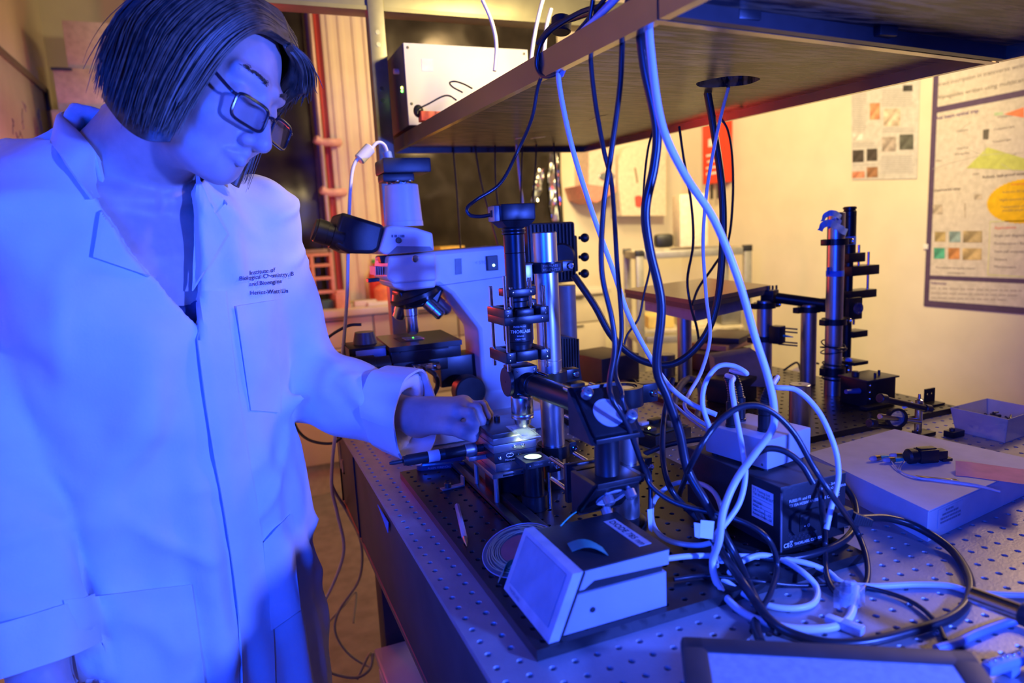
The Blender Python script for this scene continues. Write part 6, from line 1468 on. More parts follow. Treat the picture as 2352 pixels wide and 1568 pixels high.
for (x0_, y0_, x1_, y1_) in ((2143, 470, 2165, 492), (2238, 446, 2256, 458), (2215, 466, 2218, 500)): flat(po, [(x0_, y0_), (x1_, y0_), (x1_, y1_), (x0_, y1_)], 'diagram_mark', mat('poster_grey', (.5, .44, .38), .6, 0, .3, 30), .0046)
word('The embedded waveguides channel', 2148, 616, .013); word('and waveguides', 2176, 628, .013)
flat(po, [(2274, 508), (2380, 505), (2380, 507), (2275, 510), (2270, 630), (2268, 630)], 'green_rule', mat('poster_rule', (.65, .7, .3), .6), .0046); flat(po, [(2268, 630), (2380, 636), (2380, 638), (2268, 632)], 'green_rule', mat('poster_rule', (.65, .7, .3), .6), .0046)
word('Applications', 2284, 526, .018, inkr)
for s_, y in (('Single cell diagnosis', 544), ('Fluorescence / Raman', 562), ('Stem cell analyses', 580), ('Sensors', 598), ('Micromotors', 615)): word(s_, 2283, y, .017)
word('References', 2138, 652, .017, inkp, bold=.0004)
for i, y in enumerate((663, 674, 685)):
    mb = MB(); x_ = 2138
    while x_ < 2345-i*20: wd = rg_.uniform(6, 22); mb.prism([T(x_, y-3+.03*(x_-2138), XP-.0046), T(x_+wd, y-3+.03*(x_+wd-2138), XP-.0046), T(x_+wd, y+.03*(x_+wd-2138), XP-.0046), T(x_, y+.03*(x_-2138), XP-.0046)], (-.0003, 0, 0)); x_ += wd+4
    mb.build('reference_line', mat('poster_grey_text', (.42, .38, .36), .7), po)
tag(MB().bb((XP-.006, yL-.012, T(2130, 566)[2]-.012), (XP-.0032, yL+.012, T(2130, 566)[2]+.012), .001).build('white_pin', ink_white), 'white tack on the left edge of the large poster', 'tack')
# smaller pale blue poster
ps = thing('small_poster', 'smaller pale blue printed sheet left of the framed poster', 'poster', (XP, 2.0, 1.7))
MB().prism([T(1957, 413, XP), T(2106, 410, XP), T(2114, 150, XP), T(1955, 180, XP)], (-.001, 0, 0)).build('sheet', mat('pale_blue_sheet', (.60, .60, .60), .6), ps)
for (x0_, y0_, x1_, y1_, col) in ((1958, 345, 1984, 373, (.07, .06, .06)), (1991, 342, 2015, 370, (.07, .06, .06)), (2026, 315, 2058, 348, (.45, .40, .38)), (2066, 309, 2098, 344, (.12, .13, .12)), (1957, 394, 1986, 409, (.7, .28, .18)), (1991, 384, 2016, 408, (.35, .18, .10)), (1998, 237, 2021, 275, (.8, .35, .2)), (2074, 196, 2096, 210, (.05, .05, .06)), (2030, 250, 2068, 290, (.7, .6, .5)), (1960, 308, 1982, 322, (.85, .8, .8))):
    MB().prism([T(x_, y_, XP-.0014) for x_, y_ in ((x0_, y0_), (x1_, y0_-1), (x1_, y1_-1), (x0_, y1_))], (-.0004, 0, 0)).build('figure', mat('fig_%d_%d' % (x0_, y0_), col, .6, 0, .3, 25), ps)
mb = MB()
for x0_, x1_, ya, yb in ((1958, 1992, 215, 300), (1958, 2014, 328, 340), (2026, 2100, 205, 245), (2026, 2104, 294, 304), (2024, 2100, 358, 398), (1958, 2014, 378, 382)):
    y = ya
    while y < yb: mb.prism([T(x0_, y, XP-.0014), T(x1_-rg_.uniform(0, 8), y-1, XP-.0014), T(x1_-rg_.uniform(0, 8), y+.6, XP-.0014), T(x0_, y+1.6, XP-.0014)], (-.0003, 0, 0)); y += 4.2
mb.build('text_lines', mat('grey_text', (.42, .42, .44), .7), ps)
# ================================================================== trolley and laptop stand
tr_ = thing('trolley', 'aluminium profile trolley near the far right wall', 'trolley', (2.0, 2.4, 0))
Pa, Pb_ = Pd(1468, 582, 3.35), Pd(1716, 580, 3.35); ux_ = (Pb_-Pa)*np.array((1, 1, 0)); Lx = np.linalg.norm(ux_); ux_ = ux_/Lx; uy_ = np.array((-ux_[1], ux_[0], 0)); Lz = (Pa[2]+Pb_[2])/2; Rt_ = Matrix((V(ux_), V(uy_), ZA)).transposed()
alu = mat('aluminium_profile', (.52, .50, .42), .4, .5); O_ = np.array((Pa[0], Pa[1], 0)); Dd = .36
for i in (0, 1):
    for j in (0, 1): MB().box(O_+ux_*Lx*i+uy_*Dd*j+np.array((0, 0, Lz/2+.02)), (.036, .036, Lz-.04), Rt_, .003).build('upright', alu, tr_); MB().box(O_+ux_*Lx*i+uy_*Dd*j+np.array((0, 0, Lz+.012)), (.04, .04, .03), Rt_, .003).build('end_cap', dark_metal, tr_); MB().cyl(O_+ux_*Lx*i+uy_*Dd*j, O_+ux_*Lx*i+uy_*Dd*j+np.array((0, 0, .06)), .03, n=16).build('foot', black_pl, tr_)
for z in (Lz, Lz-.42, .35):
    for j in (0, 1): MB().box(O_+ux_*Lx/2+uy_*Dd*j+np.array((0, 0, z)), (Lx-.05, .036, .036), Rt_, .003).build('rail', alu, tr_)
    for i in (0, 1): MB().box(O_+ux_*Lx*i+uy_*Dd/2+np.array((0, 0, z)), (.036, Dd-.05, .036), Rt_, .003).build('rail', alu, tr_)
for z in (Lz-.40, .37): MB().box(O_+ux_*Lx/2+uy_*Dd/2+np.array((0, 0, z+.02)), (Lx-.01, Dd-.01, .014), Rt_, .002).build('shelf_board', mat('trolley_board', (.62, .55, .42), .6), tr_)
def on_tr(u, v, z, s, name, m_, label, cat, b=.004): return tag(MB().box(O_+ux_*Lx*u+uy_*Dd*v+np.array((0, 0, z+s[2]/2+.0005)), s, Rt_, b).build(name, m_), label, cat)
on_tr(.56, .5, Lz+.028, (.14, .16, .26), 'cream_unit', mat('cream_unit_paint', (.82, .76, .58), .5), 'tall cream box standing on the trolley top', 'box'); on_tr(.30, .5, Lz+.028, (.09, .09, .07), 'black_webcam', black_pl, 'small black device left of the tall cream box', 'device', .02)
on_tr(.56, .45, Lz-.372, (.18, .2, .14), 'cream_case', mat('cream_unit_paint', (.82, .76, .58), .5), 'cream case on the middle shelf of the trolley', 'case'); on_tr(.22, .45, Lz-.372, (.13, .2, .06), 'yellow_pack', mat('yellow_pack', (.8, .6, .2), .6), 'yellow pack on the left of the trolley shelf', 'pack'); on_tr(.89, .4, Lz-.372, (.10, .18, .10), 'grey_device', grey_al, 'grey device at the right of the trolley shelf', 'device')
lz = 1.165
lq = [Pz(x, y, lz) for x, y in ((1434, 664), (1592, 690), (1770, 655), (1622, 638))]
lt_ = thing('laptop', 'closed dark laptop on a small raised platform', 'laptop', tuple(lq[1]))
cen = sum(lq)/4
def shrink(k): return [cen+(p-cen)*k for p in lq]
MB().prism([p-np.array((0, 0, .022)) for p in shrink(.985)], (0, 0, .012)).build('base', mat('laptop_base', (.06, .055, .06), .4), lt_); MB().prism([p-np.array((0, 0, .0095)) for p in shrink(1.0)], (0, 0, .010)).build('lid', mat('laptop_lid', (.20, .155, .12), .3, .5), lt_)
ls_ = thing('laptop_stand', 'grey platform on a round post under the closed laptop', 'stand', (cen[0], cen[1], .9))
MB().prism([p-np.array((0, 0, .058)) for p in shrink(.72)], (0, 0, .035)).build('platform', mat('stand_platform', (.35, .32, .34), .5), ls_)
MB().cyl((cen[0]-.03, cen[1]+.02, BZ+.0005), (cen[0]-.03, cen[1]+.02, lz-.0585), .019, n=28).build('post', steel_post_m, ls_)
MB().cyl((cen[0]-.03, cen[1]+.02, .9130), (cen[0]-.03, cen[1]+.02, BZ+.008), .045, n=28).build('foot', black_an, ls_)
# ================================================================== clutter on the far part of the table
def tbox(px, py, s, a, m_, name, label, cat, z=TZ, b=.003):
    c = Pz(px, py, z)
    if c[0]+s[0]/2 > .735 and c[1]+s[1]/2 > .40: z = BZ
    return tag(MB().box((c[0], c[1], z+s[2]/2+.0006), s, rz(a), b).build(name, m_), label, cat)
brn = mat('brown_black_case', (.09, .06, .05), .5)
tbox(1385, 880, (.13, .16, .075), .15, brn, 'dark_case', 'dark brown instrument case right of the ribbed lamp housing', 'case')
cb_ = thing('circuit_module', 'open circuit board module with a yellow green indicator', 'circuit board', tuple(Pz(1500, 1005, TZ)))
c = Pz(1510, 1010, TZ); MB().box((c[0], c[1], TZ+.014), (.10, .09, .026), rz(.2), .002).build('housing', black_pl, cb_); MB().box((c[0], c[1], TZ+.0295), (.09, .08, .002), rz(.2)).build('board', mat('dark_pcb', (.05, .07, .05), .5), cb_)
for dx_, dy_, s, m_ in ((-.02, .02, (.02, .014, .006), paper), (.01, .02, (.03, .02, .008), black_pl), (.02, -.02, (.012, .012, .012), grey_al), (-.03, -.02, (.016, .02, .006), brn)): MB().box((c[0]+dx_, c[1]+dy_, TZ+.0305+s[2]/2), s, rz(.2), .001).build('chip', m_, cb_)
MB().sph((c[0]-.035, c[1]-.025, TZ+.036), .0028, 8).build('indicator', mat('yellow_green_led', (.7, 1, .1), .4, 0, 0, 10, emit=(.7, 1, .1), estr=8), cb_)
MB().cyl((c[0]+.03, c[1]-.01, TZ+.03), (c[0]+.03, c[1]-.01, TZ+.055), .016, n=20, b=.002).build('knob', black_pl, cb_)
tbox(1680, 930, (.09, .08, .055), .3, black_pl, 'black_box', 'black box behind the plugs of the junction box', 'box'); tbox(1715, 870, (.045, .04, .02), .2, black_pl, 'small_black_block', 'small black block before the tilted grey display', 'block', b=.002)
gd = thing('tilted_display', 'tilted grey display unit behind the black box', 'display', tuple(Pz(1700, 890, TZ)))
pts = [Pd(x, y, d) for x, y, d in ((1648, 880, 1.62), (1770, 890, 1.58), (1738, 808, 1.66), (1640, 822, 1.70))]
MB().prism(pts, (.03, .06, .0)).build('screen_case', mat('grey_violet_plastic', (.22, .20, .22), .5), gd)
zz0 = float(min(p[2] for p in pts)); MB().bb((pts[0][0]+.03, pts[0][1]+.02, .9130), (pts[1][0]-.005, pts[1][1]+.07, zz0+.005)).build('stand_block', black_pl, gd)
tbox(1640, 850, (.16, .12, .05), .3, brn, 'brown_box', 'dark brown box under the papers beyond the laptop post', 'box'); c_ = Pz(1700, 800, .955)
for i, (m_, lb_) in enumerate(((mat('tan_book', (.55, .33, .14), .6), 'tan book at the bottom of the small pile'), (black_pl, 'black notebook on top of the tan book'))): tag(MB().box((c_[0]-.05+.02*i, c_[1]+.02, .9735+.019*i), (.16, .12, .016), rz(.35+.2*i), .002).build('book', m_), lb_, 'book')
tag(MB().cyl((*Pz(1530, 870, TZ)[:2], .9005), (*Pz(1530, 870, TZ)[:2], .972), .026, n=28, b=.002).build('steel_cylinder', mat('dark_steel_can', (.2, .19, .2), .35, .7)), 'dark round can in front of the laptop post', 'can')
tag(MB().prism([Pz(x, y, TZ+.0006) for x, y in ((1380, 1010), (1475, 985), (1520, 1000), (1425, 1030))], (0, 0, .0006)).build('loose_paper', paper), 'small loose paper on the table behind the short steel post', 'paper')
tag(MB().prism([Pz(x, y, TZ+.0006) for x, y in ((1800, 860), (1840, 838), (1870, 860), (1830, 875))], (0, 0, .0006)).build('folded_sheet', paper), 'pale sheet beside the far steel post', 'paper')
# ================================================================== under the table
tu = thing('storage_tub', 'clear plastic storage tub with lid on the floor under the table', 'tub', (.17, .88, 0))
cl_ = mat('clear_tub_plastic', (.62, .56, .52), .3, 0, .05, 10, alpha=.55)
t0_ = Px(850, 1372, .03)
X0_, X1_, Y0_, Y1_, Z1_ = .03, .34, .66, .97, .335
for lo_, hi_ in (((X0_, Y0_, .004), (X0_+.004, Y1_, Z1_)), ((X1_-.004, Y0_, .004), (X1_, Y1_, Z1_)), ((X0_, Y0_, .004), (X1_, Y0_+.004, Z1_)), ((X0_, Y1_-.004, .004), (X1_, Y1_, Z1_)), ((X0_, Y0_, .001), (X1_, Y1_, .005))): MB().bb(lo_, hi_, .001).build('tub_wall', cl_, tu)
MB().bb((X0_-.012, Y0_-.012, Z1_), (X1_+.012, Y1_+.012, Z1_+.022), .006).build('lid', cl_, tu); MB().bb((X0_-.014, .80, Z1_-.06), (X0_-.001, .92, Z1_+.01), .004).build('latch', mat('pale_latch', (.6, .5, .48), .5), tu)
# ================================================================== cables
def CP_(pts):
    out = []
    for p in pts:
        if len(p) == 3: out.append(Pd(*p))                 # picture position and distance
        else: out.append(Pz(p[0], p[1], p[3]))             # picture position and height
    return out
Z = 'z'
def cable(name, label, pts, r, m_, n=7, cat='cable', parent=None, group=None):
    o = MB().tube(spline(CP_(pts), n), r, 10).build(name, m_, parent, 60)
    if parent is None: tag(o, label, cat, group)
    return o
T0 = TZ+.004; B0z = BZ+.004
# bundle over the left edge of the shelf
cable('usb_cable', 'thick pale cable crossing diagonally from the shelf down to the plugs', [(1500, -60, .74), (1490, 10, .735), (1495, 120, .735), (1520, 285, .74), (1572, 400, .75), (1640, 505, .76), (1695, 640, .775), (1733, 770, .79), (1762, 860, .80), (1777, 930, .805), (1774, 985, .81), (1735, 1040, .815), (1692, 1100, .82), (1662, 1170, .81), (1652, 1240, .805), (1637, 1290, Z, .930), (1650, 1345, Z, .912), (1705, 1405, Z, T0), (1800, 1440, Z, T0), (1895, 1443, Z, T0), (1945, 1424, Z, T0), (1962, 1385, Z, T0), (1968, 1350, Z, T0)], .0044, white_cable)
cable('thick_black_cable', 'thick black cable hanging from the shelf past the red dot dispenser', [(1462, -60, .77), (1467, 30, .765), (1480, 150, .77), (1508, 290, .78), (1503, 380, .79), (1483, 480, .80), (1492, 570, .81), (1519, 700, .82), (1508, 840, .83), (1532, 910, .835), (1560, 990, .84), (1580, 1080, .84), (1625, 1160, .83), (1690, 1280, Z, B0z+.01), (1742, 1390, Z, T0+.004), (1790, 1448, Z, T0+.002)], .0056, black_cable)
cable('blue_black_cable', 'dark cable swinging left above the mirror mounts', [(1450, -40, .785), (1432, 60, .79), (1424, 200, .80), (1404, 350, .81), (1386, 480, .82), (1382, 620, .82), (1405, 730, .82), (1412, 800, .82), (1400, 880, .81), (1408, 920, .80), (1440, 975, .81), (1480, 1080, .85), (1500, 1120, .85), (1560, 1158, .84), (1690, 1192, .82), (1762, 1235, .80), (1785, 1300, Z, .925), (1768, 1365, Z, .912), (1735, 1420, Z, T0), (1728, 1450, Z, T0)], .0033, black_cable)
cable('black_cable', 'dark cable with a kink hanging beside the diagonal white cable', [(1362, 0, .85), (1354, 60, .86), (1357, 140, .865), (1368, 240, .87), (1388, 350, .87), (1406, 430, .87), (1417, 600, .86), (1428, 760, .85), (1413, 850, .84), (1428, 900, .825), (1432, 930, .82), (1470, 1050, .84), (1492, 1095, .86), (1494, 1180, .855)], .0030, black_cable)
cable('white_cable', 'slim pale cable slanting from the shelf towards the table centre', [(1460, -50, .79), (1400, 15, .82), (1330, 80, .88), (1290, 150, .93), (1284, 190, .935), (1312, 330, .94), (1358, 480, .95), (1408, 620, .96), (1442, 720, .97), (1482, 800, .99), (1532, 880, .97), (1585, 925, .95), (1645, 952, .93)], .0036, white_cable)
cable('blue_cable', 'blue cable running close to the slanting white one over the shelf edge', [(1440, -60, .80), (1405, 0, .825), (1350, 60, .87), (1318, 110, .90), (1296, 150, .92), (1290, 172, .94), (1300, 150, .955), (1340, 85, .95)], .0034, mat('blue_cable_rubber', (.18, .28, .6), .4))
cable('camera_cable', 'dark cable looping into the side of the camera head', [(1420, -40, .83), (1350, 45, .87), (1280, 130, .94), (1240, 185, .975), (1222, 270, 1.0), (1190, 345, 1.03), (1150, 420, 1.02), (1095, 458, 1.01), (1073, 478, 1.0), (1080, 494, 1.0), (1105, 497, .995), (1132, 492, .99)], .0028, black_cable)
cable('shelf_loop_cable', 'black cable loop over the shelf edge near the top', [(1400, 10, .85), (1330, 30, .90), (1255, 80, .95), (1233, 140, .965), (1245, 172, .965), (1275, 170, .94), (1310, 140, .92)], .0036, black_cable)
cable('shelf_loop_cable', 'black cable bunch lying on the shelf edge at the top', [(1440, -20, .84), (1380, 20, .90), (1320, 42, .96), (1270, 60, 1.0), (1235, 100, 1.03)], .0040, black_cable)
for i, (x0, y0, x1, y1, lb) in enumerate(((1252, -20, 1222, 120, 'bright cable at the left of the pair above the shelf'), (1266, 20, 1252, 95, 'bright cable at the right of the pair above the shelf'), (1108, 0, 1140, 103, 'thin pale cable curving above the white instrument'))):
    cable('pale_cable', lb, [(x0, y0, 1.5), ((x0+x1)/2+(6 if i == 2 else -3), (y0+y1)/2, 1.5), (x1, y1, 1.5), (x1-4, y1+60, 1.5)], .0042, white_cable)
tag(MB().cyl(Pd(1288, 75, 1.08), Pd(1290, 40, 1.08), .016, n=20, b=.002).build('black_connector', black_pl), 'black round connector on the shelf edge among the cables', 'connector')
# through the cable hole
cable('thick_black_cable', 'thick black cable falling from the shelf hole and curving to the lamp housing', [(1610, 120, 1.25), (1622, 195, 1.25), (1640, 300, 1.27), (1658, 430, 1.29), (1660, 560, 1.31), (1646, 700, 1.33), (1610, 785, 1.34), (1545, 836, 1.35), (1470, 826, 1.36), (1408, 775, 1.36), (1365, 700, 1.36), (1318, 632, 1.36)], .0072, black_cable)
cable('white_cable', 'thin pale cable falling straight through the shelf hole', [(1694, 110, 1.2), (1683, 165, 1.2), (1660, 250, 1.2), (1640, 340, 1.19), (1622, 450, 1.18), (1615, 560, 1.17), (1622, 680, 1.15), (1631, 770, 1.13), (1612, 850, 1.1), (1582, 905, 1.06), (1573, 935, 1.03), (1600, 962, 1.0), (1640, 985, .98)], .0030, white_cable)
cable('black_cable', 'thin black cable behind the dispenser slit', [(1500, 300, 1.5), (1488, 345, 1.5), (1479, 430, 1.5), (1478, 530, 1.5), (1496, 590, 1.5), (1478, 680, 1.5), (1467, 730, 1.5), (1440, 770, 1.5), (1432, 800, 1.5)], .0026, black_cable)
cable('black_cable', 'thin black cable falling past the laptop corner', [(1560, 290, 1.45), (1570, 360, 1.45), (1588, 470, 1.45), (1592, 560, 1.44), (1579, 640, 1.42), (1586, 700, 1.42), (1600, 750, 1.45), (1606, 790, 1.5)], .0028, black_cable)
cable('black_cable', 'thin black cable bowing out beside the fire blanket', [(1655, 270, 1.5), (1672, 300, 1.5), (1682, 360, 1.5), (1683, 460, 1.5), (1672, 555, 1.5), (1640, 610, 1.48), (1605, 660, 1.46), (1590, 700, 1.44)], .0028, black_cable)
for x0, y0, x1, y1, x2, y2, lb, m_ in ((1040, 330, 1050, 450, 1058, 575, 'thin black cord hanging left of the camera loop', black_cable), (1090, 330, 1108, 430, 1150, 585, 'thin dark cord hanging behind the camera loop', black_cable), (1137, 330, 1139, 420, 1147, 500, 'straight dark cord hanging behind the camera head', black_cable), (1186, 330, 1195, 420, 1208, 520, 'pale cord hanging just right of the camera head', white_cable), (1200, 330, 1198, 400, 1196, 470, 'dark cord hanging next to the pale cord', black_cable), (1232, 330, 1228, 420, 1218, 520, 'dark cord slanting left behind the lamp housing', black_cable), (1272, 330, 1278, 420, 1287, 510, 'dark cord in front of the silver foil', black_cable)):
    cable('hanging_cord', lb, [(x0, y0-10, 2.02), (x0, y0, 2.02), (x1, y1, 2.0), (x2, y2, 1.98)], .0036 if m_ is white_cable else .0027, m_)
# microscope camera lead with ferrite
cl = thing('camera_lead', 'pale lead with a ferrite bead arching from the microscope camera', 'cable', Pd(800, 600, 1.42))
MB().tube(spline(CP_([(905, 400, 1.48), (895, 372, 1.48), (884, 335, 1.47), (866, 328, 1.46), (846, 350, 1.45), (816, 372, 1.44), (805, 430, 1.43), (800, 560, 1.42), (797, 680, 1.42), (790, 780, 1.42), (783, 850, 1.42), (775, 960, 1.43), (765, 1040, 1.45), (762, 1120, 1.5), (775, 1180, 1.55), (790, 1260, 1.6), (770, 1330, 1.7), (735, 1400, 1.75)]), 7), .0038, 10).build('lead', white_cable, cl, 60)
MB().cyl(Pd(852, 338, 1.455), Pd(824, 368, 1.445), .0125, n=18, b=.003).build('ferrite', white_cable, cl); MB().cyl(Pd(888, 348, 1.475), Pd(896, 376, 1.48), .0095, n=14, b=.002).build('usb_plug', mat('blue_cable_rubber', (.18, .28, .6), .4), cl)
cable('stage_lead', 'black lead curving from the silver plug of the microscope stage', [(985, 850, 1.34), (1000, 862, 1.33), (1005, 885, 1.34), (992, 915, 1.38), (985, 940, 1.42)], .0048, black_cable)
cable('black_cable', 'black cable arching left of the microscope stage', [(830, 745, 1.5), (800, 748, 1.5), (760, 770, 1.52), (730, 800, 1.55), (700, 850, 1.6), (672, 930, 1.6), (680, 980, 1.6), (710, 1010, 1.58), (760, 1018, 1.56), (790, 1000, 1.55)], .0034, black_cable)
cable('tan_loop', 'tan looped tube on the table behind the hand', [(880, 925, Z, T0+.006), (930, 912, Z, T0+.02), (985, 918, Z, T0+.03), (1020, 950, Z, T0+.012), (1040, 985, Z, T0+.004), (1090, 1000, Z, T0)], .0042, mat('tan_tube', (.42, .33, .2), .4))
# plugs on the junction box
def pcable(label, k, pts, r=.0034, m_=white_cable):
    o = MB().tube(spline([plug_pos[k]]+CP_(pts), 7), r, 10).build('plug_cable', m_, None, 60); return tag(o, label, 'cable')
pcable('white cable from the leftmost plug dropping in front of the black supply', 0, [(1684, 868, .905), (1680, 885, .88), (1690, 950, .865), (1705, 1030, .85), (1712, 1090, .835), (1700, 1150, .825), (1672, 1195, .815), (1648, 1222, .81), (1640, 1250, Z, .93), (1645, 1300, Z, .917)])
pcable('white cable arching back from the middle plug', 1, [(1715, 858, .93), (1685, 840, .935), (1648, 842, .94), (1620, 880, .94), (1614, 930, .935), (1630, 982, .93)])
pcable('white cable arching over the power supply from the right plug', 2, [(1778, 888, .88), (1830, 896, .87), (1880, 945, .86), (1915, 1020, .85), (1926, 1080, .845), (1921, 1125, .84), (1908, 1170, .835), (1898, 1215, .83)])
# loops in front
cable('white_loop', 'white cable ring between the laser driver and the supply', [(1655, 1240, Z, .935), (1600, 1252, Z, .925), (1535, 1240, Z, .922), (1500, 1205, Z, .925), (1502, 1150, Z, .940), (1545, 1112, Z, .955), (1600, 1108, Z, .96), (1640, 1130, Z, .965), (1660, 1180, Z, .955), (1660, 1235, Z, .94), (1657, 1290, Z, .925)], .0036, white_cable)
cable('long_white_cable', 'white cable from the driver box running to the right edge', [(1528, 1283, Z, .935), (1580, 1277, Z, .93), (1650, 1276, Z, .922), (1750, 1279, Z, B0z), (1840, 1290, Z, B0z), (1900, 1312, Z, T0+.004), (1935, 1338, Z, T0), (2000, 1346, Z, T0), (2100, 1342, Z, T0), (2180, 1345, Z, T0), (2250, 1362, Z, T0), (2400, 1368, Z, T0)], .0036, white_cable)
cable('white_loop', 'flat white cable loop lying right of the driver box', [(1676, 1315, Z, B0z), (1700, 1292, Z, B0z), (1745, 1275, Z, B0z+.004), (1795, 1285, Z, B0z), (1845, 1315, Z, B0z), (1876, 1350, Z, T0+.002), (1868, 1385, Z, T0), (1820, 1397, Z, T0), (1755, 1388, Z, T0), (1700, 1358, Z, T0+.004), (1660, 1330, Z, T0+.01)], .0036, white_cable)
cable('black_arch', 'black cable arching over the grey junction box', [(1560, 1135, Z, .945), (1590, 1060, .80), (1640, 980, .79), (1700, 935, .79), (1760, 938, .79), (1820, 990, .79), (1870, 1075, .79), (1920, 1150, .79), (1965, 1215, Z, .93), (1990, 1280, Z, .912), (1990, 1340, Z, T0), (1955, 1372, Z, T0), (1915, 1355, Z, T0), (1897, 1310, Z, T0+.006), (1895, 1240, Z, .925), (1888, 1160, .80), (1884, 1120, .80)], .0036, black_cable)
cable('dark_arch', 'short dark cable arching across the front of the grey junction box', [(1660, 1190, .81), (1680, 1125, .82), (1715, 1065, .83), (1755, 1032, .835), (1800, 1035, .83), (1840, 1065, .825), (1868, 1110, .82)], .0040, black_cable)
ml = thing('mains_lead', 'thick black mains lead with a ribbed plug at the supply', 'cable', tuple(Pz(2100, 1300, T0)))
MB().tube(spline(CP_([(1978, 1190, Z, .940), (2040, 1190, Z, .930), (2110, 1212, Z, .918), (2185, 1262, Z, T0+.003), (2226, 1325, Z, T0+.002), (2222, 1380, Z, T0+.002), (2180, 1420, Z, T0+.002), (2090, 1450, Z, T0+.002), (1990, 1474, Z, T0+.002), (1900, 1476, Z, T0+.002), (1820, 1455, Z, T0+.002), (1770, 1425, Z, T0+.008), (1735, 1380, Z, T0+.012), (1700, 1330, Z, B0z+.012), (1640, 1240, Z, B0z+.02), (1600, 1170, Z, B0z+.03)]), 8), .0050, 12).build('lead', black_cable, ml, 60)
a, b = np.array((.487, .0545, .9515)), Pz(1978, 1190, .940); d_ = (b-a)/np.linalg.norm(b-a); Lm = np.linalg.norm(b-a); a0_ = np.array((.478, .045, .9515))
Rm = Matrix((V(d_), V((-d_[1], d_[0], 0)).normalized(), V(np.cross(d_, (-d_[1], d_[0], 0))).normalized())).transposed()
MB().box((.478, .0445, .9515), (.028, .017, .022), None, .003).build('plug_head', black_pl, ml)
for i in range(8): MB().box(np.array((.488, .040, .951))+d_*(.004+Lm*.11*i), (.0042, .0155-.0008*i, .0155-.0008*i), Rm, .001).build('rib', black_pl, ml)
MB().tube([np.array((.486, .041, .951)), a+d_*Lm*.5+np.array((0, -.008, 0)), b], .0052, 10).build('boot_core', black_pl, ml)
cable('black_loop', 'dark cable loop round the right side of the power supply', [(1932, 1105, Z, .955), (1962, 1150, Z, .935), (1966, 1200, Z, .922), (1940, 1240, Z, B0z), (1880, 1268, Z, B0z), (1800, 1283, Z, B0z), (1720, 1272, Z, B0z), (1640, 1240, Z, B0z)], .0048, black_cable)
cable('thin_black_lead', 'thin black lead with a sprung end crossing to the lower right', [(1548, 1330, Z, B0z), (1620, 1322, Z, B0z), (1720, 1332, Z, B0z), (1830, 1344, Z, T0+.002), (1940, 1342, Z, T0), (2030, 1358, Z, T0), (2100, 1385, Z, T0), (2150, 1428, Z, T0), (2172, 1470, Z, T0)], .0026, black_cable)
cable('dark_lead', 'dark lead entering the junction box from the left', [(1480, 1042, Z, .985), (1530, 1022, Z, 1.0), (1580, 1012, Z, 1.01), (1638, 1005, Z, 1.02)], .0042, black_cable)
cable('black_lead', 'dark lead descending between the short post and the supply', [(1545, 870, 1.05), (1530, 930, 1.02), (1522, 1000, .98), (1525, 1070, .95), (1545, 1130, .92), (1600, 1190, Z, B0z+.01)], .0042, black_cable)
cable('blue_lead', 'blue lead curving in from the lower right edge', [(2400, 1415, Z, T0+.01), (2320, 1428, Z, T0), (2250, 1452, Z, T0), (2200, 1475, Z, T0), (2150, 1490, Z, T0)], .0044, mat('blue_cable_rubber', (.18, .28, .6), .4))
cable('driver_fibre_lead', 'thin dark fibre lead behind the short steel post', [(1470, 905, 1.15), (1510, 900, 1.14), (1550, 930, 1.12), (1590, 965, 1.08), (1640, 1000, 1.0)], .0024, grey_cable)
cable('grey_coil', 'grey corrugated hose bent on the table behind the cables', [(1545, 960, Z, T0+.01), (1555, 900, Z, T0+.05), (1580, 870, Z, T0+.06), (1605, 880, Z, T0+.055), (1610, 920, Z, T0+.03), (1600, 960, Z, T0+.006)], .0075, mat('grey_hose', (.22, .2, .2), .5))
rj = thing('network_plug', 'clear network plug at the end of the white cable loop', 'plug', tuple(Pz(1955, 1440, T0)))
c0, c1 = Pz(1935, 1432, T0+.002), Pz(1982, 1450, T0+.002); d_ = (c1-c0)/np.linalg.norm(c1-c0); Rj = Matrix((V(d_), V((-d_[1], d_[0], 0)), ZA)).transposed()
MB().box((c0+c1)/2, (np.linalg.norm(c1-c0), .0115, .0085), Rj, .001).build('plug_body', mat('clear_plug', (.55, .62, .75), .2, 0, .05, 30, alpha=.8), rj); MB().box(c0-d_*.008, (.018, .010, .008), Rj, .002).build('boot', white_cable, rj)
tg = thing('cable_flag', 'pale paper flag folded round the white cables', 'label', tuple(Pz(1615, 1215, .95)))
for q_, m_ in (([(1610, 1194), (1641, 1197), (1637, 1238), (1606, 1234)], paper), ([(1594, 1200), (1609, 1202), (1607, 1236), (1596, 1232)], mat('grey_flag', (.55, .56, .6), .6))): MB().prism([Pd(x, y, .798) for x, y in q_], tuple(_f*.0006)).build('flag_side', m_, tg)
tg2 = thing('cable_flag', 'narrow white flag on the cable above the driver box', 'label', tuple(Pd(1492, 1190, .85)))
MB().prism([Pd(x, y, .848) for x, y in ((1487, 1170), (1499, 1168), (1498, 1222), (1490, 1216))], tuple(_f*.0006)).build('flag_side', paper, tg2)
bag = []
for i in range(12):
    r_ = []
    for j in range(12):
        p = Pz(1915+j*6.5, 1340+i*5, T0+.002); r_.append(p+np.array((0, 0, .018*math.sin(math.pi*i/11)*math.sin(math.pi*j/11)+.004*mnoise.noise((i*.6, j*.6, 3)))))
    bag.append(r_)
tag(MB().sheet(bag, .0003).build('clear_bag', mat('clear_bag_film', (.7, .75, .85), .1, 0, 0, 10, alpha=.22)), 'crumpled clear plastic bag under the cable loops', 'bag')
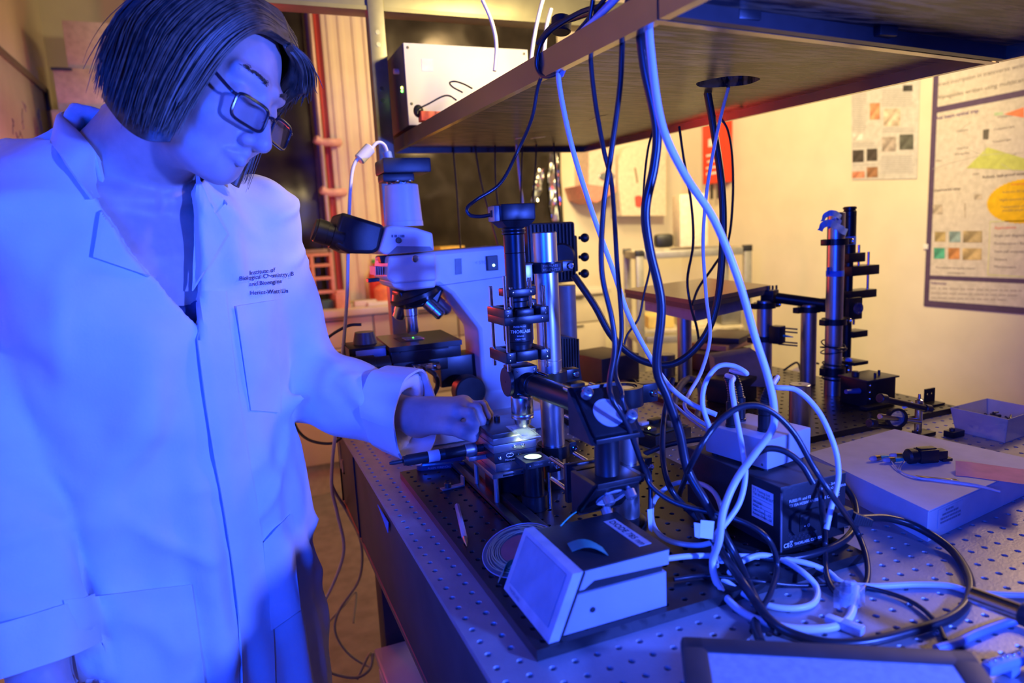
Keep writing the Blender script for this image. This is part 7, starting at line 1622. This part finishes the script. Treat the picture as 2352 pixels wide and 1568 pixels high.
cable('ribbed_connector_lead', 'dark connector lead standing up at the front framed panel', [(1735, 1430, Z, T0), (1740, 1455, Z, T0+.006), (1748, 1475, Z, T0+.01)], .0050, black_cable)
# floor and table-side leads
cable('floor_cable', 'grey cable looping on the floor beside the table leg', [(768, 1015, 1.45), (762, 1080, 1.5), (765, 1120, 1.55), (800, 1180, 1.65), (830, 1250, 1.75), (825, 1330, 1.85), (780, 1400, 1.9), (770, 1450, 1.9), (800, 1500, 1.9), (850, 1530, 1.9), (850, 1500, 1.85), (820, 1560, 1.8)], .0036, grey_cable)
cable('floor_cable', 'pale grey cable lying on the floor near the coat hem', [(735, 1530, 1.75), (770, 1548, 1.78), (820, 1555, 1.8), (850, 1535, 1.82), (858, 1500, 1.84)], .0040, grey_cable)
cable('floor_cable', 'thin grey cable crossing the floor from behind the coat', [(735, 1450, 1.95), (790, 1390, 2.0), (818, 1360, 2.05), (812, 1430, 1.98)], .0030, grey_cable)
for i, (x0, y0, x1, y1, lb) in enumerate(((1345, 905, 1420, 850, 'tangled dark wire beside the brown case'), (1420, 880, 1520, 905, 'tangled dark wire before the laptop post'), (1340, 850, 1480, 900, 'tangled brown wire crossing behind the mirror mount'), (1560, 915, 1680, 860, 'dark wire running to the black box'), (1800, 850, 1880, 835, 'dark wire bundle beside the far post'))):
    mx2, my2 = (x0+x1)/2, (y0+y1)/2; cable('loose_wire', lb, [(x0, y0, Z, T0+.012), ((x0+mx2)/2+10, (y0+my2)/2-14, Z, T0+.03), (mx2, my2+8, Z, T0+.014), ((x1+mx2)/2-12, (y1+my2)/2-12, Z, T0+.03), (x1, y1, Z, T0+.012)], .0030, black_cable if i != 2 else mat('brown_wire', (.16, .1, .07), .5))
cable('instrument_lead', 'thin black lead drooping from the plug on the white instrument', [(958, 262, 1.66), (962, 250, 1.66), (985, 238, 1.66), (1015, 222, 1.66), (1032, 220, 1.65), (1048, 230, 1.64)], .0020, black_cable)
cable('instrument_lead', 'thin black lead loop standing up before the white instrument', [(1062, 212, 1.6), (1040, 200, 1.62), (1033, 190, 1.63), (1045, 187, 1.63), (1065, 193, 1.62), (1084, 203, 1.6)], .0020, black_cable)
